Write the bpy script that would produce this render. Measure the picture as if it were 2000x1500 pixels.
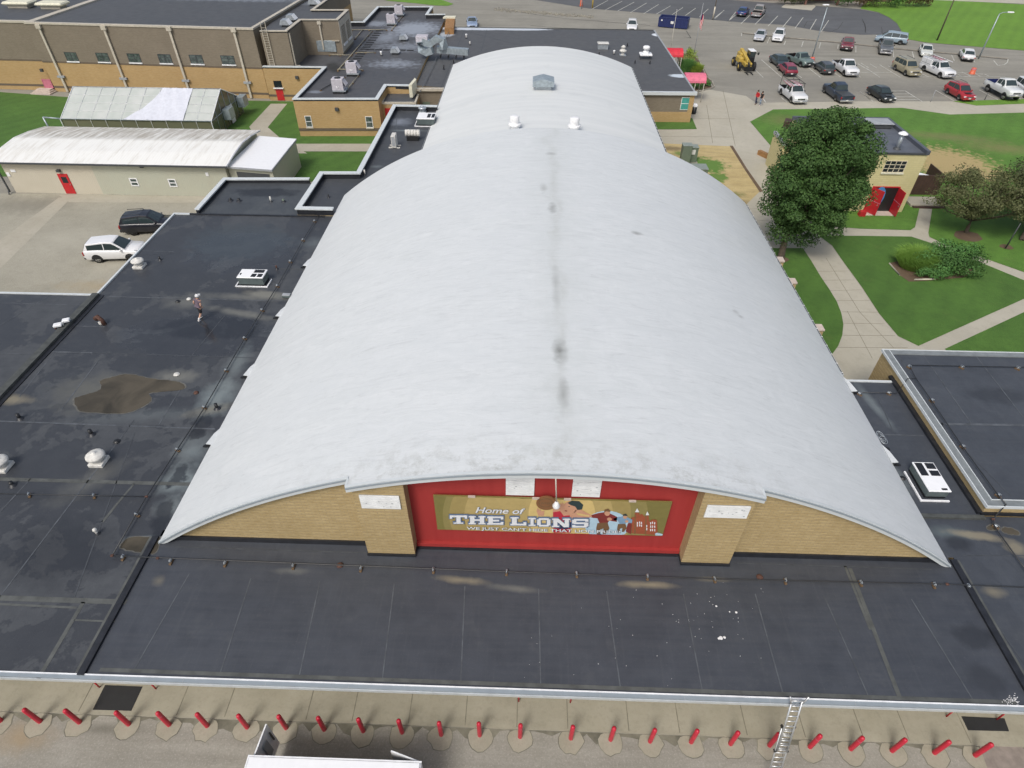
import bpy, bmesh, math, random
from mathutils import Vector, Matrix, geometry
random.seed(7)
for o in list(bpy.data.objects): bpy.data.objects.remove(o)
S = bpy.context.scene
COL = S.collection
rad = math.radians
# ---------------------------------------------------------------- camera
H = 27.0
YAW, PITCH, ROLL, FPX = 0.025131, 0.732115, -0.0078895, 1194.08
fw = Vector((-math.sin(YAW)*math.cos(PITCH), math.cos(YAW)*math.cos(PITCH), -math.sin(PITCH)))
rt0 = Vector((math.cos(YAW), math.sin(YAW), 0)); dn0 = fw.cross(rt0)
cr, sr = math.cos(ROLL), math.sin(ROLL)
RT = cr*rt0 + sr*dn0; DN = -sr*rt0 + cr*dn0
cam = bpy.data.cameras.new('camera'); camo = bpy.data.objects.new('camera', cam); COL.objects.link(camo)
m = Matrix((RT, -DN, -fw)).transposed().to_4x4(); m.translation = Vector((0, 0, H)); camo.matrix_world = m
cam.sensor_width = 36; cam.lens = FPX/2000*36; cam.clip_start = .5; cam.clip_end = 3000
S.camera = camo
# ---------------------------------------------------------------- sky, sun, exposure
SUN_EL, SUN_AZ = 52, 205
w = bpy.data.worlds.new('World'); S.world = w; w.use_nodes = True
nt = w.node_tree; sky = nt.nodes.new('ShaderNodeTexSky'); sky.sky_type = 'NISHITA'; sky.sun_disc = False
sky.sun_elevation = rad(SUN_EL); sky.sun_rotation = rad(SUN_AZ); sky.dust_density = 4; sky.air_density = 1.0; sky.ozone_density = .6
bg = nt.nodes['Background']; bg.inputs['Strength'].default_value = .125; hs = nt.nodes.new('ShaderNodeHueSaturation'); hs.inputs['Saturation'].default_value = .75; nt.links.new(sky.outputs[0], hs.inputs['Color']); nt.links.new(hs.outputs[0], bg.inputs['Color'])   # an overcast sky is paler than a clear one
sl = bpy.data.lights.new('sun', 'SUN'); sl.energy = 1.5; sl.angle = rad(18); sl.color = (1, .965, .91)
so = bpy.data.objects.new('sun', sl); COL.objects.link(so)
az = rad(SUN_AZ); dsun = Vector((math.sin(az)*math.cos(rad(SUN_EL)), math.cos(az)*math.cos(rad(SUN_EL)), math.sin(rad(SUN_EL))))
so.rotation_euler = dsun.to_track_quat('Z', 'Y').to_euler()
S.view_settings.view_transform = 'Standard'; S.view_settings.look = 'None'
S.view_settings.exposure = 0.16; S.view_settings.gamma = 1

def at(x, y, z=0.0):            # photograph position (2000x1500) at a known height -> place in the world
    d = (x-1000)/FPX*RT + (y-750)/FPX*DN + fw
    t = (z-H)/d.z
    return Vector((d.x*t, d.y*t, z))
def zat(x, y, Y):               # height at which the view ray crosses depth Y
    d = (x-1000)/FPX*RT + (y-750)/FPX*DN + fw
    t = Y/d.y
    return Vector((d.x*t, Y, H+d.z*t))

# ---------------------------------------------------------------- materials
MATS = {}
def rgb(c): return (c[0], c[1], c[2], 1)
class NT:
    def __init__(s, name, rough=.7, metal=0, spec=.5):
        s.m = bpy.data.materials.new(name); s.m.use_nodes = True; s.t = s.m.node_tree
        s.b = s.t.nodes['Principled BSDF']; s.b.inputs['Roughness'].default_value = rough
        s.b.inputs['Metallic'].default_value = metal; s.b.inputs['Specular IOR Level'].default_value = spec
        s.pos = None
    def n(s, ty, **k):
        x = s.t.nodes.new('ShaderNode'+ty)
        for a, v in k.items(): setattr(x, a, v)
        return x
    def l(s, a, b): s.t.links.new(a, b)
    def P(s, obj=False):
        if s.pos is None:
            s.pos = s.n('TexCoord').outputs['Object'] if obj else s.n('NewGeometry').outputs['Position']
        return s.pos
    def map(s, scale=(1, 1, 1), rot=(0, 0, 0), loc=(0, 0, 0)):
        x = s.n('Mapping'); x.inputs['Scale'].default_value = scale; x.inputs['Rotation'].default_value = rot; x.inputs['Location'].default_value = loc
        s.l(s.P(), x.inputs['Vector']); return x.outputs[0]
    def noise(s, scale, detail=4, vec=None, rough=.55, dist=0):
        x = s.n('TexNoise'); x.inputs['Scale'].default_value = scale; x.inputs['Detail'].default_value = detail
        x.inputs['Roughness'].default_value = rough; x.inputs['Distortion'].default_value = dist
        s.l(vec if vec is not None else s.P(), x.inputs['Vector']); return x.outputs['Fac']
    def ramp(s, fac, a, b, lo=0.0, hi=1.0):
        x = s.n('MapRange'); x.inputs['From Min'].default_value = a; x.inputs['From Max'].default_value = b
        x.inputs['To Min'].default_value = lo; x.inputs['To Max'].default_value = hi
        s.l(fac, x.inputs['Value']); return x.outputs[0]
    def mix(s, fac, a, b, mode='MIX'):
        x = s.n('Mix', data_type='RGBA', blend_type=mode)
        if isinstance(fac, (int, float)): x.inputs[0].default_value = fac
        else: s.l(fac, x.inputs[0])
        for v, i in ((a, 6), (b, 7)):
            if isinstance(v, tuple): x.inputs[i].default_value = rgb(v)
            else: s.l(v, x.inputs[i])
        return x.outputs[2]
    def math(s, op, a, b=None):
        x = s.n('Math', operation=op)
        for v, i in ((a, 0), (b, 1)):
            if v is None: continue
            if isinstance(v, (int, float)): x.inputs[i].default_value = v
            else: s.l(v, x.inputs[i])
        return x.outputs[0]
    def bump(s, h, strength=.3, dist=.02):
        x = s.n('Bump'); x.inputs['Strength'].default_value = strength; x.inputs['Distance'].default_value = dist
        s.l(h, x.inputs['Height']); s.l(x.outputs[0], s.b.inputs['Normal'])
    def spot(s, base, px, py, z, rx, ry, ang, col, amt=1.0, soft=.5, wob=.5):
        c = at(px, py, z); mp = s.n('Mapping', vector_type='POINT')
        ca, sa = math.cos(-rad(ang)), math.sin(-rad(ang))
        sub = s.n('VectorMath', operation='SUBTRACT'); s.l(s.P(), sub.inputs[0]); sub.inputs[1].default_value = (c.x, c.y, c.z)
        mp.inputs['Rotation'].default_value = (0, 0, -rad(ang))
        s.l(sub.outputs[0], mp.inputs[0])
        dv = s.n('VectorMath', operation='MULTIPLY'); dv.inputs[1].default_value = (1/rx, 1/ry, 0); s.l(mp.outputs[0], dv.inputs[0])
        ln = s.n('VectorMath', operation='LENGTH'); s.l(dv.outputs[0], ln.inputs[0])
        nz = s.noise(1.6, 5)
        d = s.math('ADD', ln.outputs['Value'], s.math('MULTIPLY', s.math('SUBTRACT', nz, .5), wob*2))
        return s.mix(s.ramp(d, 1.0, 1.0-soft, 0, amt), base, col)
    def color(s, c):
        if isinstance(c, tuple): s.b.inputs['Base Color'].default_value = rgb(c)
        else: s.l(c, s.b.inputs['Base Color'])
        return s.m
def simple(name, c, rough=.6, metal=0, var=.12, scale=3.0, obj=True, spec=.5):
    t = NT(name, rough, metal, spec); t.P(obj)
    n = t.noise(scale, 5); c2 = tuple(min(1, x*(1+var)) for x in c); c1 = tuple(x*(1-var) for x in c)
    t.bump(t.noise(scale*12, 3), .08, .01)
    MATS[name] = t.color(t.mix(t.ramp(n, .3, .7), c1, c2)); return MATS[name]

def membrane(name, spots=(), tint=(1, 1, 1), wet=.5, gloss=()):
    t = NT(name, .55)
    big = t.noise(.22, 7, rough=.62, dist=.6); med = t.noise(1.1, 6, rough=.65); fine = t.noise(14, 3)
    wetm = t.math('MULTIPLY', t.ramp(t.math('ADD', t.math('MULTIPLY', big, .7), t.math('MULTIPLY', med, .3)), .487, .500), wet)
    rim = t.ramp(t.math('ABSOLUTE', t.math('SUBTRACT', t.math('ADD', t.math('MULTIPLY', big, .7), t.math('MULTIPLY', med, .3)), .494)), .016, .004, 0, .35*min(1, wet*1.3))
    dry = t.mix(t.ramp(med, .3, .72), (.046*tint[0], .051*tint[1], .058*tint[2]), (.074*tint[0], .080*tint[1], .087*tint[2]))
    # rolled sheet: each 3 m width a touch different, fine lint along it
    st = t.noise(1.0, 4, t.map((.25, 6, 1))); dry = t.mix(t.ramp(st, .35, .7, 0, .35), dry, (.072, .078, .088))
    st2 = t.noise(1.0, 3, t.map((7, .3, 1))); dry = t.mix(t.ramp(st2, .55, .8, 0, .3), dry, (.085, .092, .1))
    c = t.mix(wetm, dry, (.030, .033, .040))
    c = t.mix(t.math('MULTIPLY', rim, t.ramp(med, .45, .6)), c, (.012, .014, .018))
    dust = t.ramp(t.noise(.5, 8, rough=.7), .58, .78, 0, .35); c = t.mix(dust, c, (.12, .125, .125))
    c = t.mix(t.ramp(fine, .62, .75, 0, .12), c, (.2, .2, .2))
    for sp in spots: c = t.spot(c, *sp)
    rg = t.ramp(wetm, 0, 1, .6, .32)
    for g in gloss: rg = t.spot(rg, *g)
    t.l(rg, t.b.inputs['Roughness'])
    t.bump(t.math('ADD', fine, t.math('MULTIPLY', med, 3)), .12, .02)
    MATS[name] = t.color(c); return MATS[name]
DUST = (.20, .20, .175); TAN = (.26, .23, .16); PALE = (.20, .235, .24); WETD = (.018, .021, .027)
membrane('membrane_left', [(620, 900, 4.2, 40, 2, 0, PALE, .0),
  (425, 775, 4.2, 1.3, 1.9, 0, PALE, .8, .8), (462, 712, 4.2, .8, 2.4, 0, PALE, .5, .9), (375, 880, 4.2, 1.2, 1.4, 0, PALE, .6, .9), (350, 935, 4.2, 1.1, 1.2, 0, PALE, .85, .7), (332, 990, 4.2, .9, .8, 0, PALE, .6, .9), (300, 1056, 4.2, 1.5, .3, 0, PALE, .8, .7), (560, 640, 4.2, .7, 3.0, 8, PALE, .5, .9), (520, 575, 4.2, 1.9, .5, -8, DUST, .8, .6), (480, 580, 4.2, 4.5, .5, -3, DUST, .5, .8),
  (470, 612, 4.2, 3.5, .45, -14, DUST, .55, .8), (360, 590, 4.2, 2.0, 1.0, 0, DUST, .5, .9), (345, 735, 4.2, 1.6, .7, 0, DUST, .6, .7), (190, 765, 4.2, 3.2, 2.0, 0, (.13, .13, .11), .6, .8),
  (410, 800, 4.2, 1.6, .5, 20, TAN, .45, .9), (20, 780, 4.2, 1.6, .5, 0, TAN, .7, .7), (175, 940, 4.2, 2.2, .9, 50, DUST, .35, .9),
  (352, 925, 4.2, .5, .8, 0, WETD, .8, .4, 1.3), (398, 828, 4.2, .5, .7, 0, WETD, .8, .4, 1.3), (385, 848, 4.2, .5, .4, 0, WETD, .8, .4, 1.2), (318, 1010, 4.2, .5, 1.4, 20, WETD, .8, .5, 1.3),
  (610, 475, 4.2, 1.2, 1.2, 0, PALE, .3, .9), (110, 1080, 4.2, 3.2, 2.2, 0, WETD, .6, .6), (420, 640, 4.2, 4, 1.4, 0, WETD, .55, .3), (470, 470, 4.2, 4.5, 3.2, 0, (.05, .062, .072), .7, .35), (300, 810, 4.2, 5, .6, 8, PALE, .2, .9)], wet=.6, gloss=[(390, 655, 4.2, 5.2, 2.3, 0, (.10, .10, .10), .95, .25, .25), (470, 490, 4.2, 5, 3.6, 0, (.2, .2, .2), .9, .4, .4)])
membrane('membrane_front', [(900, 1133, 4.2, 1.3, .22, -4, TAN, .75, .9), (1010, 1150, 4.2, 1.4, .2, -4, DUST, .55, .9),
  (1265, 1142, 4.2, 1.5, .2, 0, TAN, .8, .9), (1390, 1132, 4.2, .9, .15, 0, TAN, .35, .9), (570, 1115, 4.2, 1.0, .2, 0, DUST, .4, .9),
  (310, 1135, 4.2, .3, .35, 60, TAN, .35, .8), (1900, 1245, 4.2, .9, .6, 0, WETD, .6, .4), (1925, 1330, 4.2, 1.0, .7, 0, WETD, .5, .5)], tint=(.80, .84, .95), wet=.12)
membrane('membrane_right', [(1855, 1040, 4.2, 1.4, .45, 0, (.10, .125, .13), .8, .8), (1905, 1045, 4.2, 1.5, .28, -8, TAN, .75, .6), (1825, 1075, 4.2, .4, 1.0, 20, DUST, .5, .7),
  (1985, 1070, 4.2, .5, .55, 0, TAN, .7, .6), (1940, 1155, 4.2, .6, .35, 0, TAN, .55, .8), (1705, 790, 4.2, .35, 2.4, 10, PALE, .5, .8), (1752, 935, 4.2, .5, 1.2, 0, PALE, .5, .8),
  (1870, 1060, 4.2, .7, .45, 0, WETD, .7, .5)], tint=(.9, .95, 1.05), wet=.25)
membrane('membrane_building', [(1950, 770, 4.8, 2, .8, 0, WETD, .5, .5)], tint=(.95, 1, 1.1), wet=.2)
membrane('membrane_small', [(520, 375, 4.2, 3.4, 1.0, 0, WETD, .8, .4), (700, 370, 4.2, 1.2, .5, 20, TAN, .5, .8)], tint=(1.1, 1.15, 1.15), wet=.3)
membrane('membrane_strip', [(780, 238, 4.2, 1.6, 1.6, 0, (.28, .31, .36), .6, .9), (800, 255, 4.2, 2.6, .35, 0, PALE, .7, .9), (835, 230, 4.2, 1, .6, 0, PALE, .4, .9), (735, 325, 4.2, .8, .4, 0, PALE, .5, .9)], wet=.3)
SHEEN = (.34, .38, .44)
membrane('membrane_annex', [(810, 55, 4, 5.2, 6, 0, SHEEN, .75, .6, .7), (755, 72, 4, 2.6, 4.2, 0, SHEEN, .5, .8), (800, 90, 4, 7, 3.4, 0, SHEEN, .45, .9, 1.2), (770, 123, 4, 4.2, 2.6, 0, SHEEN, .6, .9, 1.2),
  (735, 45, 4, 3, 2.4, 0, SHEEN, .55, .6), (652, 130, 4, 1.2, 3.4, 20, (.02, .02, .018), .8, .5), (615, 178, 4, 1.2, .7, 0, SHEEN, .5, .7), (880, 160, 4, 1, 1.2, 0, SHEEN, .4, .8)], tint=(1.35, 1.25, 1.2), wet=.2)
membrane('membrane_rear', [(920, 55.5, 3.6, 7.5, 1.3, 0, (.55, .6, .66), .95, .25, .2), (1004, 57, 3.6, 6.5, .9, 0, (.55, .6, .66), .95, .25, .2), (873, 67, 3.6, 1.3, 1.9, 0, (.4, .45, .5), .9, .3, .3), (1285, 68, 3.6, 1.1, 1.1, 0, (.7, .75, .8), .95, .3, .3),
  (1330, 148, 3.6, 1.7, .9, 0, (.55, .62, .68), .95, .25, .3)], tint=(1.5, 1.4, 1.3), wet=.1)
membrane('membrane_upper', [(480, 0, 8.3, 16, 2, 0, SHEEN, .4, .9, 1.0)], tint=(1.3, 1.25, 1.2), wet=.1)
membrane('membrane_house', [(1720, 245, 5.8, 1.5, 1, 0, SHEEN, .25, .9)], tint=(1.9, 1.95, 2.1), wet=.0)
simple('seam', (.082, .091, .102), .6, var=.35, scale=2.5, obj=False)
simple('seam_faint', (.058, .065, .074), .6, var=.25, scale=3, obj=False)
simple('seam_wide', (.085, .09, .085), .6, var=.3, scale=2, obj=False)
simple('black_flashing_and_shade', (.018, .02, .025), .45, var=.3)
simple('dark_curb', (.07, .075, .07), .55, var=.3)

# painted barrel roof
t = NT('barrel_coating', .5)
a = t.noise(1.0, 7, t.map((.6, 1.6, .3), (0, 0, .12)), .75, 1.2); b = t.noise(1, 7, t.map((.12, .2, .3), (0, 0, -.3)), .65, .6)
f = t.noise(9, 5); c = t.mix(t.ramp(a, .3, .72), (.675, .70, .705), (.575, .605, .61)); c = t.mix(t.ramp(b, .42, .70, 0, .5), c, (.58, .61, .625)); c = t.mix(t.ramp(t.noise(1, 6, t.map((4.5, .35, 1)), .7), .5, .8, 0, .3), c, (.58, .60, .60))
c = t.mix(t.ramp(t.noise(1, 9, t.map((.45, 3.2, 1), (0, 0, .5)), .78, 1.5), .53, .74, 0, .65), c, (.44, .46, .465))
c = t.mix(t.ramp(t.noise(1, 9, t.map((.5, 4.5, 1), (0, 0, -.35)), .78, 1.0), .56, .76, 0, .65), c, (.41, .43, .435))
c = t.mix(t.ramp(t.noise(3.5, 8, None, .8), .6, .85, 0, .45), c, (.50, .52, .52))
sx = t.n('SeparateXYZ'); t.l(t.P(), sx.inputs[0])
wv = t.math('MULTIPLY', t.math('SUBTRACT', t.noise(.35, 6), .5), 2.4)
dx = t.math('ABSOLUTE', t.math('SUBTRACT', t.math('ADD', sx.outputs[0], wv), 1.55))
rid = t.math('MULTIPLY', t.ramp(dx, .42, .03), t.ramp(t.noise(.8, 8, None, .8), .38, .70, .05, 1))
c = t.mix(t.math('MULTIPLY', rid, .5), c, (.36, .37, .34))
wide = t.math('MULTIPLY', t.ramp(dx, 2.0, .2), t.ramp(t.noise(1.1, 8, None, .75), .3, .7, .1, .5)); c = t.mix(wide, c, (.52, .55, .54))
frt = t.math('MULTIPLY', t.ramp(sx.outputs[1], 16.4, 14.0), t.ramp(t.noise(1.5, 9, None, .82), .47, .66)); frt = t.math('MULTIPLY', frt, t.ramp(t.math('ABSOLUTE', t.math('SUBTRACT', sx.outputs[0], 1.2)), 12, 6)); c = t.mix(t.math('MULTIPLY', frt, .8), c, (.33, .34, .31))
for (px, py, rx, ry, am) in ((1079, 408, .35, .9, .8), (1093, 690, .38, 1.1, .95), (1100, 775, .3, 1.2, .6), (1076, 303, .5, .35, .6), (1238, 483, .5, .3, .7), (1440, 595, .3, .25, .5), (1452, 602, .25, .2, .5), (1062, 370, .3, .8, .4), (1085, 560, .25, 2.2, .4)):
    c = t.spot(c, px, py, 10.0 if px < 1200 else 8.7, rx, ry, 0, (.17, .175, .16), am*.85, 1.0, .8)
t.bump(t.math('ADD', t.math('MULTIPLY', a, 4), f), .1, .03); t.l(t.ramp(b, .3, .7, .45, .62), t.b.inputs['Roughness'])
MATS['barrel_coating'] = t.color(c)
t = NT('wing_coating', .5)
a = t.noise(1.0, 6, t.map((.05, .9, .3), (0, 0, .05)), .6, .2)
c = t.mix(t.ramp(a, .35, .7), (.69, .71, .70), (.62, .645, .64)); c = t.mix(t.ramp(t.noise(.4, 7, None, .7), .55, .8, 0, .4), c, (.47, .49, .49))
t.bump(a, .1, .05); MATS['wing_coating'] = t.color(c)

def brick(name, c1, c2, mortar, sc=1.0, rough=.85, vary=None):
    t = NT(name, rough)
    # along-wall coordinate from position: x+y, height z
    sp = t.n('SeparateXYZ'); t.l(t.P(), sp.inputs[0]); cb = t.n('CombineXYZ')
    t.l(t.math('ADD', sp.outputs[0], sp.outputs[1]), cb.inputs[0]); t.l(sp.outputs[2], cb.inputs[1])
    b = t.n('TexBrick'); b.inputs['Scale'].default_value = 1; b.inputs['Brick Width'].default_value = .30*sc; b.inputs['Row Height'].default_value = .1*sc
    b.inputs['Mortar Size'].default_value = .012; b.inputs['Color1'].default_value = rgb(c1); b.inputs['Color2'].default_value = rgb(c2); b.inputs['Mortar'].default_value = rgb(mortar)
    b.inputs['Bias'].default_value = -.2
    t.l(cb.outputs[0], b.inputs['Vector'])
    n = t.noise(.5, 6); c = t.mix(t.ramp(n, .35, .75, 0, .35), b.outputs[0], tuple(x*.62 for x in c1))
    mp = t.n('Mapping'); mp.inputs['Scale'].default_value = (4, 18, 1); t.l(cb.outputs[0], mp.inputs[0]); rw = t.math('FRACT', t.math('MULTIPLY', sp.outputs[2], 5)); c = t.mix(t.math('MULTIPLY', t.ramp(rw, .5, .1), .35), c, mortar if name != 'tan_brick' else (.20, .14, .06))
    c = t.mix(t.ramp(t.noise(1, 4, mp.outputs[0], .7), .42, .7, 0, .45), c, vary or c2)
    t.bump(b.outputs['Fac'], -.3, .01); MATS[name] = t.color(c)
brick('tan_brick', (.41, .30, .13), (.50, .38, .19), (.30, .25, .15), vary=(.58, .46, .27))
brick('orange_brick', (.42, .265, .10), (.50, .335, .15), (.40, .31, .18))
brick('dark_brick', (.185, .152, .108), (.235, .198, .145), (.22, .195, .155))
brick('stripe_brick', (.12, .09, .06), (.15, .115, .08), (.14, .12, .1))
brick('cream_block', (.58, .52, .27), (.62, .56, .31), (.50, .45, .25), 2)
brick('red_brick', (.14, .05, .035), (.19, .07, .05), (.2, .17, .14))
t = NT('painted_red_wall', .75); sp = t.n('SeparateXYZ'); t.l(t.P(), sp.inputs[0])
c = t.mix(t.ramp(t.noise(1, 4, t.map((2.5, 1, .3))), .35, .7), (.32, .026, .024), (.36, .034, .03)); MATS['red_wall'] = t.color(c)
t = NT('corrugated_white', .4)
wv = t.n('TexWave', wave_type='BANDS', bands_direction='X'); wv.inputs['Scale'].default_value = 1.2; t.l(t.P(), wv.inputs[0])
c = t.mix(t.ramp(t.noise(1, 7, t.map((2.2, .28, 1), (0, 0, -.12)), .7), .48, .72, 0, .55), (.82, .82, .78), (.50, .46, .38))
sp = t.n('SeparateXYZ'); t.l(t.P(), sp.inputs[0])
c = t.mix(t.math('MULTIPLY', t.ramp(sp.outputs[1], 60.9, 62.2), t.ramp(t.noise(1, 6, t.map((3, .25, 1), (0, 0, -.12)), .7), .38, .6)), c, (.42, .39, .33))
t.bump(wv.outputs['Fac'], .15, .03); MATS['corrugated_white'] = t.color(c)
t = NT('shed_siding', .5)
sp = t.n('SeparateXYZ'); t.l(t.P(), sp.inputs[0])
c = t.mix(t.ramp(sp.outputs[0], -42.5, -42.4), (.55, .51, .41), (.45, .46, .37)); wv = t.n('TexWave', wave_type='BANDS', bands_direction='X'); wv.inputs['Scale'].default_value = 1.6
t.l(t.P(), wv.inputs[0]); c = t.mix(t.ramp(t.noise(.8, 5), .4, .8, 0, .25), c, (.42, .37, .28)); t.bump(wv.outputs['Fac'], .3, .02); MATS['shed_siding'] = t.color(c)

# ground materials
def ground(name, c1, c2, spk=(.4, .4, .4), s=.25, rough=.9, sp_amt=.35, extra=(), streak=None, bmp=.25):
    t = NT(name, rough)
    n = t.noise(s, 8, rough=.65, dist=.5); c = t.mix(t.ramp(n, .33, .68), c1, c2)
    c = t.mix(t.ramp(t.noise(s*9, 6, rough=.7), .5, .8, 0, .5), c, tuple(x*.72 for x in c1))
    if streak: c = t.mix(t.ramp(t.noise(1, 6, t.map(streak[0]), .6), .45, .75, 0, streak[2]), c, streak[1])
    c = t.mix(t.ramp(t.noise(9, 6, rough=.8), .42, .68, 0, sp_amt*.8), c, tuple(x*.66 for x in c1)); c = t.mix(t.ramp(t.noise(14, 4), .52, .72, 0, sp_amt), c, spk)
    for e in extra: c = t.spot(c, *e)
    t.bump(t.noise(18, 4), bmp, .02); MATS[name] = t.color(c)
ground('asphalt_old', (.24, .23, .195), (.31, .297, .253), (.36, .34, .30), .12, streak=((.05, .6, 1), (.16, .152, .13), .5),
  extra=[(1480, 110, 0, 9, 3, 0, (.33, .31, .27), .5, .9), (1420, 130, 0, 5, 3, 10, (.30, .28, .22), .5, .9), (1500, 165, 0, 6, 3, 0, (.33, .31, .26), .5, .9), (1900, 180, 0, 20, 3, 0, (.15, .145, .13), .6, .7), (1640, 165, 0, 20, 5, 0, (.18, .172, .15), .55, .8), (1650, 110, 0, 10, 1, 0, (.15, .145, .12), .6, .9)])
ground('asphalt_dark', (.085, .09, .095), (.125, .132, .14), (.2, .2, .2), .1, streak=((.06, .5, 1), (.07, .07, .075), .5))
ground('gravel_lot', (.30, .285, .225), (.40, .378, .305), (.52, .5, .44), .18, sp_amt=.5, extra=[(60, 400, 0, 5, 2.6, 0, (.17, .16, .13), .6, .8), (230, 560, 0, 6, 1.2, 0, (.36, .27, .14), .5, .9), (120, 470, 0, 4, 3, 0, (.42, .4, .33), .5, .9)])
ground('gravel_road', (.27, .258, .22), (.345, .33, .29), (.46, .44, .4), .5, sp_amt=.42, streak=((.1, 1.6, 1), (.19, .178, .15), .6), extra=[(40, 1440, 0, 1.6, .8, 0, (.33, .245, .14), .6, .9), (200, 1425, 0, 2, .3, 0, (.12, .115, .09), .6, .9), (1500, 1430, 0, 5, .35, 0, (.15, .14, .09), .4, .9)])
ground('concrete', (.40, .375, .30), (.475, .45, .37), (.55, .52, .45), .2, sp_amt=.2, streak=((.3, .1, 1), (.36, .34, .285), .5), bmp=.1)
ground('concrete_path', (.36, .335, .265), (.44, .41, .335), (.5, .48, .4), .3, sp_amt=.2, bmp=.1)
ground('concrete_pavement', (.32, .302, .232), (.38, .358, .285), (.40, .38, .31), .5, sp_amt=.15, streak=((.25, 1, 1), (.24, .225, .17), .5), bmp=.1)  # greenish beige concrete of the front pavement
ground('concrete_collar', (.31, .29, .225), (.37, .345, .275), (.44, .4, .32), .9, sp_amt=.2)
ground('straw', (.44, .34, .155), (.55, .44, .22), (.62, .52, .3), .6, sp_amt=.5, streak=((.4, 2, 1), (.24, .19, .1), .6), extra=[(1378, 322, 0, 2.6, 2.2, -20, (.09, .2, .03), .95, .35, .9), (1402, 345, 0, 1.2, 1.6, 0, (.09, .2, .03), .9, .4, 1.0), (1335, 300, 0, 1.6, .8, 0, (.1, .2, .03), .8, .5, .9), (1310, 290, 0, 2.2, .8, 0, (.13, .1, .06), .7, .6), (1440, 380, 0, 1.2, .8, 0, (.14, .16, .05), .7, .8, 1.0), (1450, 395, 0, 1.2, .8, 0, (.12, .1, .06), .6, .8)])
ground('mulch', (.10, .065, .04), (.16, .11, .07), (.2, .16, .1), .8)
def lawn(name, c1, c2, dry, extra=()):
    t = NT(name, .9)
    n = t.noise(.16, 7, rough=.6); c = t.mix(t.ramp(n, .35, .68), c1, c2)
    c = t.mix(t.ramp(t.noise(1.5, 7, rough=.75), .42, .75, 0, .6), c, tuple(x*.62 for x in c1))
    c = t.mix(t.ramp(t.noise(.35, 8, rough=.75), .6, .8, 0, .55), c, dry)
    c = t.mix(t.ramp(t.noise(26, 3, rough=.8), .55, .8, 0, .4), c, tuple(x*1.7 for x in c2))
    st = t.n('TexWave', wave_type='BANDS', bands_direction='X'); st.inputs['Scale'].default_value = .16; st.inputs['Distortion'].default_value = .6
    t.l(t.map((1, 1, 1), (0, 0, .6)), st.inputs[0]); c = t.mix(t.math('MULTIPLY', st.outputs['Fac'], .12), c, tuple(x*1.5 for x in c2))
    for e in extra: c = t.spot(c, *e)
    t.bump(t.math('ADD', t.noise(30, 4), t.noise(5, 4)), .6, .05); MATS[name] = t.color(c)
lawn('lawn_deep', (.052, .122, .018), (.078, .172, .026), (.16, .15, .05))  # deepest green of the three lawn tones
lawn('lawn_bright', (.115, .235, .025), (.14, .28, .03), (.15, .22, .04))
lawn('lawn_mid', (.074, .168, .022), (.10, .22, .03), (.16, .15, .06), [(1855, 320, 0, 5.5, 5.6, 0, (.42, .32, .15), .95, .4, 1.0), (1900, 340, 0, 4, 2.5, 0, (.38, .30, .14), .8, .6, 1.0),
  (1850, 268, 0, 8, 2.0, -10, (.2, .17, .08), .6, .9), (1960, 290, 0, 6, 2.4, -10, (.22, .18, .08), .6, .9), (1530, 235, 0, 3.5, 3, 0, (.19, .18, .07), .5, .9)])
simple('kerb_stone', (.30, .28, .235), .85, var=.25, scale=1, obj=False)
simple('road_paint', (.50, .50, .45), .7, var=.35, scale=1.2, obj=False)
simple('grime', (.17, .162, .125), .9, var=.4, scale=1.5, obj=False); simple('joint_dark', (.20, .185, .14), .9, var=.3, obj=False)
simple('crack_dark', (.05, .05, .048), .9, var=.3, obj=False)
t = NT('puddle_water', .12, 0, .25); c = t.mix(t.ramp(t.noise(.6, 6, dist=1), .35, .65), (.045, .040, .030), (.095, .082, .060)); MATS['puddle'] = t.color(c)
simple('puddle_rim', (.11, .11, .10), .8, var=.3, obj=False)
# object materials
simple('white_metal', (.80, .81, .82), .4); simple('white_cap', (.60, .64, .65), .35, var=.06); simple('white_bright', (.84, .85, .86), .35, var=.03)
simple('tan_cap', (.50, .46, .38), .5); simple('fascia', (.56, .60, .61), .4, var=.03); simple('gutter_dark', (.26, .30, .33), .4, var=.05); simple('gutter_metal', (.60, .63, .63), .3, .3, var=.1)
simple('aluminium', (.62, .64, .65), .35, .7); simple('galvanised', (.42, .46, .49), .4, .5, var=.2); simple('duct_metal', (.36, .42, .45), .35, .4, var=.2)
simple('grey_paint', (.33, .35, .37), .5); simple('coping_grey', (.20, .22, .225), .5, var=.15, obj=False); simple('brick_paving', (.25, .215, .19), .9, var=.2, obj=False); simple('slate', (.085, .095, .115), .5); simple('dark_grey', (.06, .065, .07), .5); simple('blackish', (.015, .016, .018), .4)
simple('grille_black', (.012, .013, .016), .5); simple('red_paint', (.45, .018, .028), .42, var=.08); simple('sleeve_red', (.50, .02, .045), .38, var=.1)
simple('pink_canvas', (.66, .16, .24), .6); simple('red_canvas', (.60, .03, .05), .6); simple('faded_pink', (.50, .16, .22), .7); simple('door_red', (.50, .02, .025), .5)
simple('rust', (.085, .04, .028), .8, var=.4, scale=8); simple('wood_block', (.14, .088, .045), .8, var=.4, scale=8); simple('pipe_black', (.03, .032, .035), .4); simple('pipe_yellow', (.30, .275, .20), .6)
simple('navy', (.018, .028, .11), .45); simple('orange_plastic', (.60, .13, .06), .5); simple('box_green', (.14, .18, .135), .5); simple('box_green_top', (.24, .28, .25), .5)
simple('bark', (.085, .068, .05), .95, var=.35, scale=4); simple('rubber', (.012, .012, .013), .7); simple('rim_metal', (.5, .51, .52), .3, .7); simple('chrome', (.6, .6, .62), .2, .8)
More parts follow.
